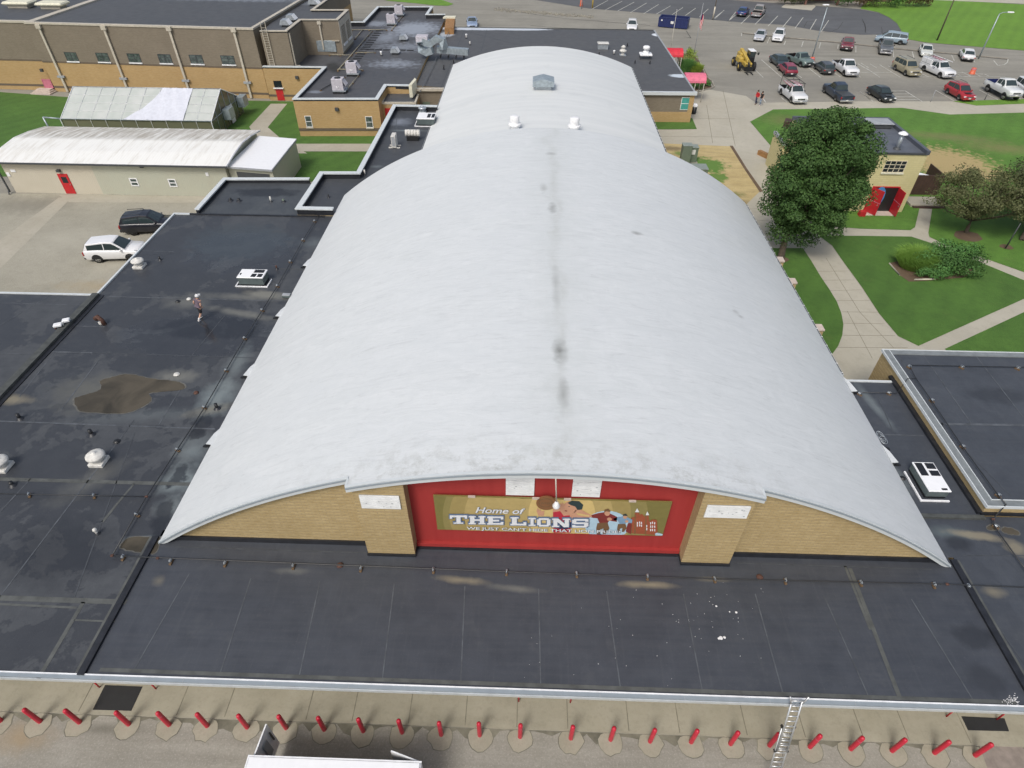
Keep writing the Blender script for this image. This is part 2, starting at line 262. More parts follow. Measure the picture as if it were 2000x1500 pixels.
simple('lamp_glass', (.75, .77, .78), .15); simple('tail_red', (.35, .01, .01), .3); simple('plate', (.7, .7, .68), .4); simple('bumper_black', (.03, .03, .032), .6)
simple('skin', (.52, .31, .22), .6); simple('shirt_purple', (.13, .10, .13), .85); simple('cloth_black', (.015, .015, .018), .85); simple('cloth_white', (.75, .75, .74), .8); simple('cloth_red', (.45, .02, .025), .8); simple('denim', (.22, .28, .36), .85); simple('denim_dark', (.04, .05, .09), .85); simple('hair_brown', (.04, .025, .015), .8)
simple('timber', (.30, .16, .06), .7, var=.2); simple('brown_fence', (.07, .04, .03), .7, var=.2); simple('cream_paint', (.68, .66, .52), .6); simple('sandstone', (.62, .56, .42), .8)
simple('rubber_mat', (.02, .021, .023), .75); simple('beige_pole', (.52, .50, .43), .5); simple('teal_blind', (.06, .32, .28), .5); simple('blue_tarp', (.06, .22, .48), .5)
simple('yellow_machine', (.48, .34, .07), .45, var=.15); simple('pinkish_stone', (.52, .44, .38), .8)
simple('vent_paint_peel', (.76, .78, .78), .6, var=.1)
t = NT('glass_dark', .08, 0, .7); MATS['glass'] = t.color((.018, .024, .028))
t = NT('glass_car', .06, 0, .8); MATS['car_glass'] = t.color((.03, .045, .048))
t = NT('window_glass', .12, 0, .7); t.P(True); MATS['window_glass'] = t.color(t.mix(t.ramp(t.noise(2.5, 3), .4, .6), (.05, .07, .065), (.11, .14, .13)))
t = NT('polycarbonate', .35, 0, .5); MATS['polycarb'] = t.color(t.mix(t.ramp(t.noise(.7, 5), .3, .7), (.46, .50, .46), (.56, .58, .55)))
t.b.inputs['Alpha'].default_value = .96
t = NT('greenhouse_glass', .15, 0, .5); MATS['gh_glass'] = t.color((.20, .20, .13)); t.b.inputs['Alpha'].default_value = .75
simple('tarp_white', (.62, .64, .70), .5, var=.08)
def leaf(name, a, b, d):
    t = NT(name, .65, 0, .25); t.P(False)
    n = t.noise(.55, 4, rough=.7); c = t.mix(t.ramp(n, .35, .65), a, b); c = t.mix(t.ramp(t.noise(5, 2), .4, .75), c, d)
    t.b.inputs['Transmission Weight'].default_value = 0
    MATS[name] = t.color(c)
leaf('leaf_maple', (.030, .070, .018), (.048, .104, .026), (.080, .15, .038)); leaf('leaf_olive', (.075, .095, .035), (.11, .125, .05), (.14, .14, .065))
leaf('leaf_dark', (.045, .065, .025), (.07, .09, .035), (.09, .1, .045)); leaf('leaf_fern', (.055, .15, .04), (.08, .20, .05), (.12, .24, .06)); leaf('leaf_grass', (.12, .24, .035), (.17, .30, .05), (.2, .33, .07))
leaf('leaf_shrub', (.035, .09, .022), (.05, .125, .03), (.08, .16, .04)); leaf('leaf_russet', (.10, .055, .03), (.07, .07, .03), (.13, .08, .05)); leaf('leaf_lime', (.16, .26, .03), (.24, .33, .05), (.3, .38, .08))
def paint(c, rough=.3):
    k = 'paint_%d_%d_%d' % tuple(int(x*255) for x in c)
    if k not in MATS:
        t = NT('car_paint', rough, 0, .5); t.b.inputs['Coat Weight'].default_value = .5; t.b.inputs['Coat Roughness'].default_value = .1
        t.P(True); MATS[k] = t.color(t.mix(t.ramp(t.noise(2.5, 6), .45, .8, 0, .25), c, tuple(x*.8+.04 for x in c)))
    return k

# ---------------------------------------------------------------- mesh helpers
class MB:
    def __init__(s): s.v = []; s.f = []; s.mi = []; s.mats = []; s.smooth = []
    def mat(s, m):
        if m not in s.mats: s.mats.append(m)
        return s.mats.index(m)
    def add(s, vs, fs, m, smooth=False):
        k = len(s.v); s.v += [Vector(v) for v in vs]; i = s.mat(m)
        for f in fs: s.f.append([k+j for j in f]); s.mi.append(i); s.smooth.append(smooth)
        return s
    def box(s, c, d, m, rz=0, bev=0):
        x, y, z = d[0]/2, d[1]/2, d[2]/2; ca, sa = math.cos(rz), math.sin(rz); vs = []
        if bev <= 0:
            for a, b, e in ((-x, -y, -z), (x, -y, -z), (x, y, -z), (-x, y, -z), (-x, -y, z), (x, -y, z), (x, y, z), (-x, y, z)):
                vs.append((c[0]+a*ca-b*sa, c[1]+a*sa+b*ca, c[2]+e))
            return s.add(vs, [(3, 2, 1, 0), (4, 5, 6, 7), (0, 1, 5, 4), (1, 2, 6, 5), (2, 3, 7, 6), (3, 0, 4, 7)], m)
        rings = [(-z, bev), (-z+bev, 0), (z-bev, 0), (z, bev)]
        for zz, i in rings:
            q = bev*.7
            for a, b in ((-x+i+q, -y+i), (x-i-q, -y+i), (x-i, -y+i+q), (x-i, y-i-q), (x-i-q, y-i), (-x+i+q, y-i), (-x+i, y-i-q), (-x+i, -y+i+q)):
                vs.append((c[0]+a*ca-b*sa, c[1]+a*sa+b*ca, c[2]+zz))
        fs = [tuple(range(7, -1, -1)), tuple(range(24, 32))]
        for r in range(3):
            for j in range(8): fs.append((r*8+j, r*8+(j+1) % 8, r*8+8+(j+1) % 8, r*8+8+j))
        return s.add(vs, fs, m)
    def poly(s, pts, m):            # triangulated flat polygon facing up
        pts = [Vector(p) for p in pts]
        tri = geometry.tessellate_polygon([pts]); fs = []
        for a, b, c in tri:
            n = (pts[b]-pts[a]).cross(pts[c]-pts[a]); fs.append((a, b, c) if n.z >= 0 else (a, c, b))
        return s.add(pts, fs, m)
    def prism(s, pts, z0, z1, m, top=True, mtop=None):
        pts = [Vector((p[0], p[1], 0)) for p in pts]
        ar = sum(pts[i].x*pts[(i+1) % len(pts)].y-pts[(i+1) % len(pts)].x*pts[i].y for i in range(len(pts)))
        if ar < 0: pts.reverse()
        n = len(pts); vs = [(p.x, p.y, z0) for p in pts]+[(p.x, p.y, z1) for p in pts]
        s.add(vs, [(i, (i+1) % n, n+(i+1) % n, n+i) for i in range(n)], m)
        if top: s.poly([(p.x, p.y, z1) for p in pts], mtop or m)
        return s
    def quad(s, a, b, c, d, m): return s.add([a, b, c, d], [(0, 1, 2, 3)], m)
    def slab(s, a, b, c, d, th, m):     # a thin solid panel from four corners
        a, b, c, d = map(Vector, (a, b, c, d)); n = (b-a).cross(d-a).normalized()*th
        return s.add([a, b, c, d, a-n, b-n, c-n, d-n], [(0, 1, 2, 3), (7, 6, 5, 4), (0, 4, 5, 1), (1, 5, 6, 2), (2, 6, 7, 3), (3, 7, 4, 0)], m)
    def tube(s, path, r, m, n=8, caps=True):
        path = [Vector(p) for p in path]; rr = r if isinstance(r, (list, tuple)) else [r]*len(path); vs = []; fs = []
        for i, p in enumerate(path):
            d = (path[min(i+1, len(path)-1)]-path[max(i-1, 0)]).normalized()
            u = d.cross(Vector((0, 0, 1)) if abs(d.z) < .95 else Vector((1, 0, 0))).normalized(); v = d.cross(u)
            for k in range(n): a = 2*math.pi*k/n; vs.append(p+(u*math.cos(a)+v*math.sin(a))*rr[i])
        for i in range(len(path)-1):
            for k in range(n): fs.append((i*n+k, i*n+(k+1) % n, (i+1)*n+(k+1) % n, (i+1)*n+k))
        if caps: fs += [tuple(range(n)), tuple(reversed(range((len(path)-1)*n, len(path)*n)))]
        return s.add(vs, fs, m, True)
    def lathe(s, c, prof, m, n=20, smooth=True):
        vs = []; fs = []
        for r, z in prof:
            for k in range(n): a = 2*math.pi*k/n; vs.append((c[0]+r*math.cos(a), c[1]+r*math.sin(a), c[2]+z))
        for i in range(len(prof)-1):
            for k in range(n): fs.append((i*n+k, i*n+(k+1) % n, (i+1)*n+(k+1) % n, (i+1)*n+k))
        fs.append(tuple((len(prof)-1)*n+k for k in range(n)))
        return s.add(vs, fs, m, smooth)
    def ribbon(s, pts, w, z0, z1, m, closed=False):
        # mitred wall run; w>0 grows to the left of travel
        P = [Vector((p[0], p[1])) for p in pts]; n = len(P); off = []
        for i in range(n):
            a = P[i-1] if (i > 0 or closed) else None; b = P[(i+1) % n] if (i < n-1 or closed) else None
            n1 = Vector((-(P[i]-a).y, (P[i]-a).x)).normalized() if a is not None else None
            n2 = Vector((-(b-P[i]).y, (b-P[i]).x)).normalized() if b is not None else None
            if n1 is None: o = n2
            elif n2 is None: o = n1
            else: q = (n1+n2).normalized(); o = q/max(.3, q.dot(n1))
            off.append(P[i]+o*w)
        vs = []
        for i in range(n):
            vs += [(P[i].x, P[i].y, z0), (off[i].x, off[i].y, z0), (off[i].x, off[i].y, z1), (P[i].x, P[i].y, z1)]
        fs = []
        for i in range(n if closed else n-1):
            a, b = i*4, ((i+1) % n)*4
            for j in range(4): fs.append((a+j, a+(j+1) % 4, b+(j+1) % 4, b+j))
        if not closed: fs += [(3, 2, 1, 0), tuple((n-1)*4+j for j in range(4))]
        return s.add(vs, fs, m)
LOC = {}
def fin(o): bm = bmesh.new(); bm.from_mesh(o.data); bmesh.ops.recalc_face_normals(bm, faces=bm.faces); bm.to_mesh(o.data); bm.free()
def obj(name, mb, parent=None, recalc=True, label=None):
    off = LOC.get(parent.name, Vector()) if parent else Vector()
    me = bpy.data.meshes.new(name); me.from_pydata([v-off for v in mb.v], [], mb.f)
    for mm in mb.mats: me.materials.append(MATS[mm])
    me.polygons.foreach_set('material_index', mb.mi); me.polygons.foreach_set('use_smooth', mb.smooth)
    o = bpy.data.objects.new(name, me); COL.objects.link(o); LOC[o.name] = off
    if recalc: fin(o)
    if parent: o.parent = parent
    if label: o['label'] = label
    return o
def tag(o, label, cat, group=None):
    o['label'] = label; o['category'] = cat
    if group: o['group'] = group
    return o
def thing(name, label, cat, loc=(0, 0, 0), group=None):
    o = bpy.data.objects.new(name, None); COL.objects.link(o); o.location = loc; LOC[o.name] = Vector(loc)
    o.empty_display_size = .3
    return tag(o, label, cat, group)
def struct(name, mb): o = obj(name, mb, recalc=False); o['kind'] = 'structure'; return o
def dup(root, loc, rz=None, label=None, group=None, scale=None):
    kids = [(ch, [g for g in ch.children]) for ch in root.children]
    r = root.copy(); COL.objects.link(r); r.location = loc
    if rz is not None: r.rotation_euler = (0, 0, rz)
    if scale: r.scale = (scale,)*3
    if label: r['label'] = label
    if group: r['group'] = group
    for ch, gs in kids:
        c = ch.copy(); COL.objects.link(c); c.parent = r
        for g in gs: d = g.copy(); COL.objects.link(d); d.parent = c
    return r
def PZ(pts, z): return [at(x, y, z) for x, y in pts]
ORD = ['first', 'second', 'third', 'fourth', 'fifth', 'sixth', 'seventh', 'eighth', 'ninth', 'tenth', 'eleventh', 'twelfth', 'thirteenth', 'fourteenth', 'fifteenth', 'sixteenth', 'seventeenth', 'eighteenth', 'nineteenth', 'twentieth', 'twenty-first', 'twenty-second', 'twenty-third', 'twenty-fourth']
def offpath(pts, d, closed=False):
    P = [Vector((p[0], p[1])) for p in pts]; n = len(P); out = []
    for i in range(n):
        a = P[i-1] if (i > 0 or closed) else None; b = P[(i+1) % n] if (i < n-1 or closed) else None
        n1 = Vector((-(P[i]-a).y, (P[i]-a).x)).normalized() if a is not None else None
        n2 = Vector((-(b-P[i]).y, (b-P[i]).x)).normalized() if b is not None else None
        if n1 is None: o = n2
        elif n2 is None: o = n1
        else: q = (n1+n2).normalized(); o = q/max(.3, q.dot(n1))
        out.append(P[i]+o*d)
    return out
class Wall:
    # a vertical wall plane through A and B (left to right as seen from outside)
    def __init__(s, A, B): s.A = Vector((A[0], A[1])); s.u = (Vector((B[0], B[1]))-s.A).normalized(); s.n = Vector((s.u.y, -s.u.x))
    def at(s, x, y):
        d = (x-1000)/FPX*RT + (y-750)/FPX*DN + fw
        k = s.A.dot(s.n)/(d.x*s.n.x+d.y*s.n.y); p = Vector((d.x*k, d.y*k))
        return (p-s.A).dot(s.u), H+d.z*k
    def box(s, mb, t0, t1, z0, z1, d0, d1, m):
        c = s.A+s.u*(t0+t1)/2+s.n*(d0+d1)/2
        return mb.box((c.x, c.y, (z0+z1)/2), (abs(t1-t0), abs(d1-d0), abs(z1-z0)), m, math.atan2(s.u.y, s.u.x))
    def pt(s, t, z, d=0): p = s.A+s.u*t+s.n*d; return Vector((p.x, p.y, z))
    def rect(s, p1, p2): a, b = s.at(*p1), s.at(*p2); return min(a[0], b[0]), max(a[0], b[0]), min(a[1], b[1]), max(a[1], b[1])
def window(parent, W, r, frame='white_metal', pane='window_glass', nx=1, nz=2, name='window', sill=None, fr=.05):
    t0, t1, z0, z1 = r; mb = MB()
    W.box(mb, t0, t1, z1-fr, z1, .0, .05, frame); W.box(mb, t0, t1, z0, z0+fr, .0, .05, frame)
    for i in range(nx+1): c = t0+(t1-t0)*i/nx; c = min(max(c, t0+fr/2), t1-fr/2); W.box(mb, c-fr/2, c+fr/2, z0+fr, z1-fr, 0, .05, frame)
    for i in range(1, nz): c = z0+(z1-z0)*i/nz; W.box(mb, t0+fr, t1-fr, c-fr/2, c+fr/2, 0, .045, frame)
    o = obj(name, mb, parent)
    mb = MB(); W.box(mb, t0+.01, t1-.01, z0+.01, z1-.01, -.06, .018, pane); obj('pane', mb, o)
    if sill: mb = MB(); W.box(mb, t0-.06, t1+.06, z0-.14, z0-.002, 0, .12, sill); obj('sill', mb, o)
    return o
# ---------------------------------------------------------------- the ground, roads, paths, lawns
mb = MB(); mb.poly([(-700, -300, -.01), (700, -300, -.01), (700, 1300, -.01), (-700, 1300, -.01)], 'asphalt_old'); struct('ground', mb)
mb = MB(); mb.poly(PZ([(-500, 330), (-200, 378), (640, 378), (500, 620), (-700, 620)], 0)[:], 'gravel_lot')
for v in mb.v: v.z = .004
struct('gravel_lot', mb)
mb = MB(); mb.poly([(-80, -60, .002), (80, -60, .002), (80, 9.3, .002), (-80, 9.3, .002)], 'gravel_road')
rg_ = random.Random(3); e_ = [(-30+i*.35, 9.07, .006) for i in range(172)]; e2 = [(-30+i*.35, 9.05-rg_.random()**2*.45, .006) for i in range(172)]
mb.add(e_+e2, [(172+i, 173+i, i+1, i) for i in range(171)], 'grime'); struct('road', mb)
mb = MB(); mb.prism([(-60, 9.08), (60, 9.08), (60, 14.5), (-60, 14.5)], 0, .07, 'concrete_pavement')
xs = [at(x, 1400)[0] for x in (150, 345, 440, 600, 690, 800, 910, 1010, 1108, 1225, 1322, 1450, 1560, 1670, 1755, 1870)]
for x in xs: mb.box((x, 11.2, .073), (.035, 4.1, .004), 'joint_dark')
struct('pavement', mb)
mb = MB(); mb.poly([tuple(p[:2])+(.008,) for p in PZ([(115, 386), (140, 386), (-60, 585), (-160, 585)], 0)], 'concrete_path')
mb.poly([tuple(p[:2])+(.012,) for p in PZ([(115, 381), (600, 385), (600, 398), (135, 395)], 0)], 'concrete_path'); struct('path', mb)
def layer(name, px, z, m):
    mb = MB(); mb.poly([(p.x, p.y, z) for p in PZ(px, 0)], m); return struct(name, mb)
layer('concrete_plaza', [(1250, 170), (1358, 176), (1380, 174), (1457, 187.5), (1476, 201), (1677, 198), (1860, 198), (2500, 190), (2700, 800), (1600, 800), (1200, 420)], .006, 'concrete')
layer('lawn', [(1270, 231), (1352, 231), (1361, 252.5), (1275, 253)], .03, 'lawn_deep')
layer('straw_bed', [(1285, 280), (1427, 286), (1455, 330), (1484, 374), (1455, 402), (1380, 400)], .02, 'straw')
layer('soil', [(1425, 285), (1431, 285), (1459, 330), (1490, 374), (1484, 376), (1455, 333)], .035, 'mulch')
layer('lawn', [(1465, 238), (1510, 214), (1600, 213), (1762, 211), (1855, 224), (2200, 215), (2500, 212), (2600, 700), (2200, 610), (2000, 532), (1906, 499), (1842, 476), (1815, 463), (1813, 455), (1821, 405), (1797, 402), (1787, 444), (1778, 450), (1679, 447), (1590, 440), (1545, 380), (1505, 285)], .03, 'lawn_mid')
layer('lawn', [(1600, 461), (1679, 461), (1780, 462.5), (1821, 476), (1915, 513), (2000, 548), (2100, 586), (2085, 556), (2000, 584), (1793.7, 676), (1754, 657), (1717, 613), (1683, 561), (1648, 513), (1625, 480)], .03, 'lawn_deep')
layer('lawn', [(1845, 682), (2000, 610), (2300, 480), (2600, 800), (1900, 740)], .03, 'lawn_deep')
layer('lawn', [(1506, 485), (1568, 485), (1585, 511), (1603, 541), (1620, 566), (1634, 589), (1643, 612), (1647, 634), (1645, 655), (1637, 676), (1624, 694), (1580, 660), (1480, 500)], .03, 'lawn_deep')
layer('lawn', [(1860, 198), (2100, 191), (2500, 184), (2500, 192), (2100, 200), (1995, 203), (1907, 206.5)], .03, 'lawn_bright')
layer('lawn', [(1680, 17), (1715, 24), (1736, 34), (1752, 46), (1760, 60), (1768, 76), (1808, 83), (1880, 89), (2000, 99), (2300, 120), (2500, 30), (2200, 8), (2000, 9), (1860, 1), (1700, -4)], .03, 'lawn_bright')
layer('lawn', [(737, -3), (760, 2), (812, 6.5), (850, 11), (875, 11.5), (886, 8), (872, 3), (857, -2), (820, -8)], .03, 'lawn_bright')
layer('dark_asphalt_lot', [(700, -28), (1034, -2), (1150, 16.5), (1280, 27), (1382, 38), (1440, 43), (1535, 49), (1597, 60), (1680, 68), (1752, 67), (1762, 58), (1753, 46), (1737, 34), (1716, 25), (1680, 18), (1634, 14), (1600, 12), (1529, 7), (1400, -2), (1200, -18), (900, -40)], .006, 'asphalt_dark')
layer('road', [(1700, -5), (2000, 8), (2500, 30), (2500, 18), (2000, -3), (1700, -14)], .05, 'concrete')
layer('lawn', [(1, 180), (134, 190), (760, 202), (760, 360), (300, 345), (-100, 345), (-500, 320), (-500, 165)], .02, 'lawn_deep')
layer('soil', [(150, 196), (440, 198), (440, 246), (130, 240)], .024, 'mulch')
mb = MB()
for px in ([(529, 203), (561, 203), (523, 249), (545, 268), (600, 300), (515, 300), (487, 248)], [(560, 281.5), (760, 281.5), (760, 296.5), (560, 296.5)]):
    mb.poly([(p.x, p.y, .03+.004*len(mb.f)) for p in PZ(px, 0)], 'concrete_path')
struct('path', mb)
# joints of the curving walk
mb = MB()
def line(mb, a, b, w, z, m, zz=0):
    p, q = at(a[0], a[1], zz), at(b[0], b[1], zz); d = (q-p); L = d.length; c = (p+q)/2
    mb.box((c.x, c.y, z), (L, w, .004), m, math.atan2(d.y, d.x))
Z5 = lambda x, y: (1440+x/2.884, 180+y/2.884)
for a, b in (((440, 1010), (620, 1008)), ((480, 1060), (660, 1058)), ((520, 1118), (700, 1114)), ((560, 1175), (745, 1175)), ((590, 1238), (795, 1240)), ((596, 1302), (830, 1305)), ((596, 1370), (890, 1372)), ((560, 1438), (960, 1440)),
             ((500, 935), (690, 1240)), ((690, 1240), (880, 1440)), ((620, 1235), (760, 1500)), ((90, 725), (240, 720)), ((50, 660), (200, 650))):
    line(mb, Z5(*a), Z5(*b), .03, .012, 'joint_dark')
for a, b in (((1258, 266), (1436, 268)), ((1340, 232), (1436, 232)), ((1412, 176), (1436, 285)), ((1360, 252), (1290, 254)), ((1380, 205), (1392, 280))): line(mb, a, b, .05, .012, 'joint_dark')
struct('pavement_joints', mb)
# kerb between the rows of bays and the cross road, parking paint
mb = MB(); ks = PZ([(1450, 65), (1496, 70), (1540, 74.5), (1644, 84), (1700, 90), (1776, 98), (1872, 106.5), (1968, 115.5)], 0)
mb.ribbon(ks, .22, 0, .13, 'kerb_stone'); mb.ribbon(offpath(ks, -.35), .3, -.002, .012, 'crack_dark'); struct('kerb', mb)
mb = MB(); mb.ribbon(PZ([(1358, 182), (1390, 173.5), (1396, 170), (1392, 160), (1380, 150), (1366, 118), (1345, 100)], 0), .15, 0, .14, 'kerb_stone'); struct('kerb', mb)
mb = MB()
ZA = lambda x, y: (1380+x/6.25, y/6.25); ZB = lambda x, y: (1680+x/6.25, y/6.25); Z3 = lambda x, y: (860+x/3.448, y/3.448)
for a, b in (((215, 125), (90, 225)), ((350, 185), (255, 270)), ((530, 185), (420, 290)), ((715, 175), (590, 300)), ((870, 195), (750, 320)), ((1035, 205), (930, 330)), ((1180, 212), (1080, 345)), ((1340, 235), (1265, 360)), ((1490, 250), (1400, 385)),
    ((430, 405), (425, 440)), ((775, 450), (738, 530)), ((965, 500), (945, 550)), ((1180, 505), (1160, 570)), ((1393, 520), (1373, 590)), ((1608, 545), (1600, 595)), ((1822, 560), (1822, 640)),
    ((670, 730), (915, 945)), ((590, 850), (690, 945)), ((1195, 790), (1390, 945)), ((1090, 900), (1160, 950)), ((1540, 880), (1635, 940)), ((1820, 900), (1880, 945)), ((1850, 780), (2000, 870)), ((1210, 800), (1320, 800)),
    ((910, 1190), (985, 1250)), ((680, 1190), (725, 1255)), ((1870, 1120), (2000, 1215))): line(mb, ZA(*a), ZA(*b), .13, .014, 'road_paint')
for a, b in (((400, 610), (410, 700)), ((635, 630), (655, 705)), ((1115, 670), (1150, 745)), ((1380, 725), (1400, 765)), ((1630, 740), (1680, 800)), ((1680, 800), (1760, 790)), ((1760, 790), (1798, 760)), ((1798, 760), (1805, 725)),
    ((10, 770), (105, 830)), ((70, 830), (240, 945)), ((120, 780), (200, 830)), ((235, 790), (490, 945)), ((340, 805), (390, 830)), ((700, 880), (840, 940)), ((640, 890), (740, 940)), ((1130, 870), (1240, 935)), ((1245, 880), (1350, 935)), ((1390, 895), (1465, 930)),
    ((1520, 905), (1570, 930)), ((0, 885), (380, 885)), ((700, 940), (1440, 935)), ((1440, 931), (1770, 935)), ((1130, 880), (1500, 905)), ((0, 1120), (165, 1245)), ((380, 1205), (430, 1235)), ((550, 1110), (765, 1245)),
    ((380, 1112), (550, 1110)), ((390, 1147), (600, 1147)), ((400, 1183), (655, 1183)), ((400, 1217), (710, 1217)), ((925, 1105), (1150, 1235)), ((1370, 1200), (1440, 1235)), ((1455, 1100), (1700, 1230)), ((1915, 1190), (1990, 1225))): line(mb, ZB(*a), ZB(*b), .12, .014, 'road_paint')
for a, b in (((1130, 2), (1020, 62)), ((1225, 8), (1110, 68)), ((1305, 15), (1195, 74)), ((1390, 20), (1280, 85)), ((1470, 30), (1370, 92)), ((1550, 40), (1455, 95)), ((1635, 50), (1560, 100)), ((1720, 55), (1650, 105)), ((1805, 60), (1745, 115)), ((1905, 75), (1850, 125)), ((1990, 80), (1935, 150))): line(mb, Z3(*a), Z3(*b), .13, .014, 'road_paint')
struct('parking_paint', mb)
mb = MB()
def crack(pts, w=.12, z=.016, zz=0):
    for i in range(len(pts)-1):
        a, b = Vector(pts[i]), Vector(pts[i+1]); k = 4; prev = a
        for j in range(1, k+1):
            q = a.lerp(b, j/k)+Vector((random.uniform(-.6, .6), random.uniform(-.25, .25))); line(mb, prev, q, w, z, 'crack_dark', zz); prev = q
for c in ([ZA(1665, 270), ZA(1610, 350), ZA(1520, 390), ZA(1430, 395)], [ZA(1230, 260), ZA(1190, 330)], [ZB(30, 255), ZB(60, 300), ZB(62, 390)], [ZB(258, 330), ZB(270, 410)], [ZA(1230, 260), ZA(1340, 270)], [ZA(1900, 230), ZA(1940, 330), ZA(1940, 400)],
          [(1036, 50), (1100, 55), (1200, 58), (1280, 62)], [(1000, 22), (1100, 36), (1200, 44), (1270, 50)], [(1340, 60), (1350, 74), (1335, 72)]): crack(c, .10)
struct('asphalt_cracks', mb)
# scattered rubble strip beside the road
mb = MB()
for i in range(420):
    k = random.random(); x = 968+k*190+random.gauss(0, 3); y = 18+k*16+random.gauss(0, 1.4)
    p = at(x, y); r = random.uniform(.08, .28); mb.box((p.x, p.y, r*.3), (r, r*.8, r*.6), 'kerb_stone' if random.random() < .6 else 'gravel_lot', random.random()*3)
o = obj('rubble', mb); o['kind'] = 'stuff'; o['label'] = 'low strip of broken stone rubble along the beige road'; o['category'] = 'rubble'

# ---------------------------------------------------------------- the gymnasium
GX0, GX1, GY0, GY1, ZS, ZA0 = -15.5, 18.1, 14.62, 48.6, 4.28, 10.1
def arc(x, x0, x1, zs, za):
    c = (x0+x1)/2; a = (x1-x0)/2; h = za-zs; R = (a*a+h*h)/(2*h)
    return za-R+math.sqrt(max(0, R*R-(x-c)**2))
def barrel(mb, x0, x1, y0, y1, zs, za, th, m, xa=None, xb=None, nx=72, ny=24, lump=.0):
    xa = x0 if xa is None else xa; xb = x1 if xb is None else xb
    X = [xa+(xb-xa)*i/nx for i in range(nx+1)]; Y = [y0+(y1-y0)*j/ny for j in range(ny+1)]; vs = []
    for y in Y:
        for x in X: vs.append((x, y, arc(x, x0, x1, zs, za)+(lump*math.sin(x*.9+y*.7)*math.sin(y*.31+x*.13)*min(1, (y-y0)/2, (y1-y)/2) if lump else 0)))
    n = nx+1; fs = [(j*n+i, j*n+i+1, (j+1)*n+i+1, (j+1)*n+i) for j in range(ny) for i in range(nx)]
    mb.add(vs, fs, m, True)
    k = len(vs); b = [(x, y, z-th) for x, y, z in vs]
    ring = [i for i in range(n)]+[(j+1)*n-1 for j in range(1, ny+1)]+[ny*n+i for i in range(nx-1, -1, -1)]+[j*n for j in range(ny-1, 0, -1)]
    L = len(ring); rv = [vs[i] for i in ring]+[b[i] for i in ring]
    mb.add(rv, [(i, L+i, L+(i+1) % L, (i+1) % L) for i in range(L)], m)
    mb.add([b[i] for i in range(n)]+[b[ny*n+i] for i in range(n)], [(i+1, i, n+i, n+i+1) for i in range(nx)], m)
def arcwall(mb, xa, xb, y0, y1, z0, x0, x1, zs, za, drop, m, n=40):
    xs_ = [xa+(xb-xa)*i/n for i in range(n+1)]; vs = []
    for y in (y0, y1):
        for x in xs_: vs.append((x, y, z0)); 
        for x in xs_: vs.append((x, y, max(z0+.01, arc(x, x0, x1, zs, za)-drop)))
    q = n+1; fs = []
    for i in range(n): fs += [(i, i+1, q+i+1, q+i), (2*q+i+1, 2*q+i, 3*q+i, 3*q+i+1), (q+i, q+i+1, 3*q+i+1, 3*q+i)]
    fs += [(0, q, 3*q, 2*q), (n, 2*q+n, 3*q+n, q+n)]
    return mb.add(vs, fs, m)
gym = thing('gymnasium', 'brick gymnasium under a huge pale grey arched roof, red panelled front with a banner', 'gymnasium', (1.3, 14.8, 0))
mb = MB(); barrel(mb, GX0, GX1, GY0, GY1, ZS, ZA0, .14, 'barrel_coating', ny=70, nx=110, lump=.006)
barrel(mb, GX0, GX1, 14.2, GY0, ZS, ZA0, .14, 'barrel_coating', -6.5, 8.95, 40, 2)
obj('arched_roof', mb, gym)
mb = MB()
for xa, xb, y in ((GX0, -6.5, GY0-.06), (8.95, GX1, GY0-.06), (-6.52, 8.97, 14.14)):
    arcwall(mb, xa, xb, y-.06, y+.04, 0, GX0, GX1, ZS, ZA0, -.05, 'fascia', 44)
    k = len(mb.v)-4*45
    for i in range(45):     # lower edge follows the arc
        for off in (0, 90): v = mb.v[k+off+i]; v.z = max(4.24, arc(v.x, GX0, GX1, ZS, ZA0)-.27)
    arcwall(mb, xa, xb, y-.10, y-.062, 0, GX0, GX1, ZS, ZA0, .0, 'gutter_dark', 44)
    k = len(mb.v)-4*45
    for i in range(45):
        for off in (0, 90): v = mb.v[k+off+i]; v.z = max(4.26, arc(v.x, GX0, GX1, ZS, ZA0)-.07)
for x in (-6.51, 8.96): z = arc(x, GX0, GX1, ZS, ZA0); mb.box((x, 14.36, z-.12), (.08, .42, .29), 'fascia')
obj('fascia', mb, gym)
mb = MB()
for xa, xb in ((GX0+.25, -6.4), (8.8, GX1-.25)): mb = MB(); arcwall(mb, xa, xb, 14.80, 15.1, 4.45, GX0, GX1, ZS, ZA0, .12, 'tan_brick'); obj('gable_wall', mb, gym)
mb = MB(); mb.box((-10.8, 14.78, 4.33), (8.8, .12, .26), 'black_flashing_and_shade'); mb.box((13.2, 14.78, 4.33), (8.8, .12, .26), 'black_flashing_and_shade')
mb.box((1.2, 14.7, 4.24), (11.1, .14, .1), 'black_flashing_and_shade')
for x in (-5.4, 7.8): mb.box((x, 14.48, 4.25), (2.06, .5, .16), 'black_flashing_and_shade')
obj('base_flashing', mb, gym)
for xa, xb in ((-6.4, -4.4), (6.8, 8.8)):
    mb = MB(); arcwall(mb, xa, xb, 14.3, 14.9, 4.34, GX0, GX1, ZS, ZA0, .16, 'tan_brick', 6); pl = obj('pillar', mb, gym)
mb = MB(); arcwall(mb, -4.4, 6.8, 14.86, 15.1, 4.3, GX0, GX1, ZS, ZA0, .16, 'red_wall'); mb.box((1.2, 14.78, 4.42), (11.16, .15, .2), 'red_wall'); obj('red_wall', mb, gym)
WF = Wall((-20, 14.84), (20, 14.84)); WPL = Wall((-20, 14.29), (20, 14.29))
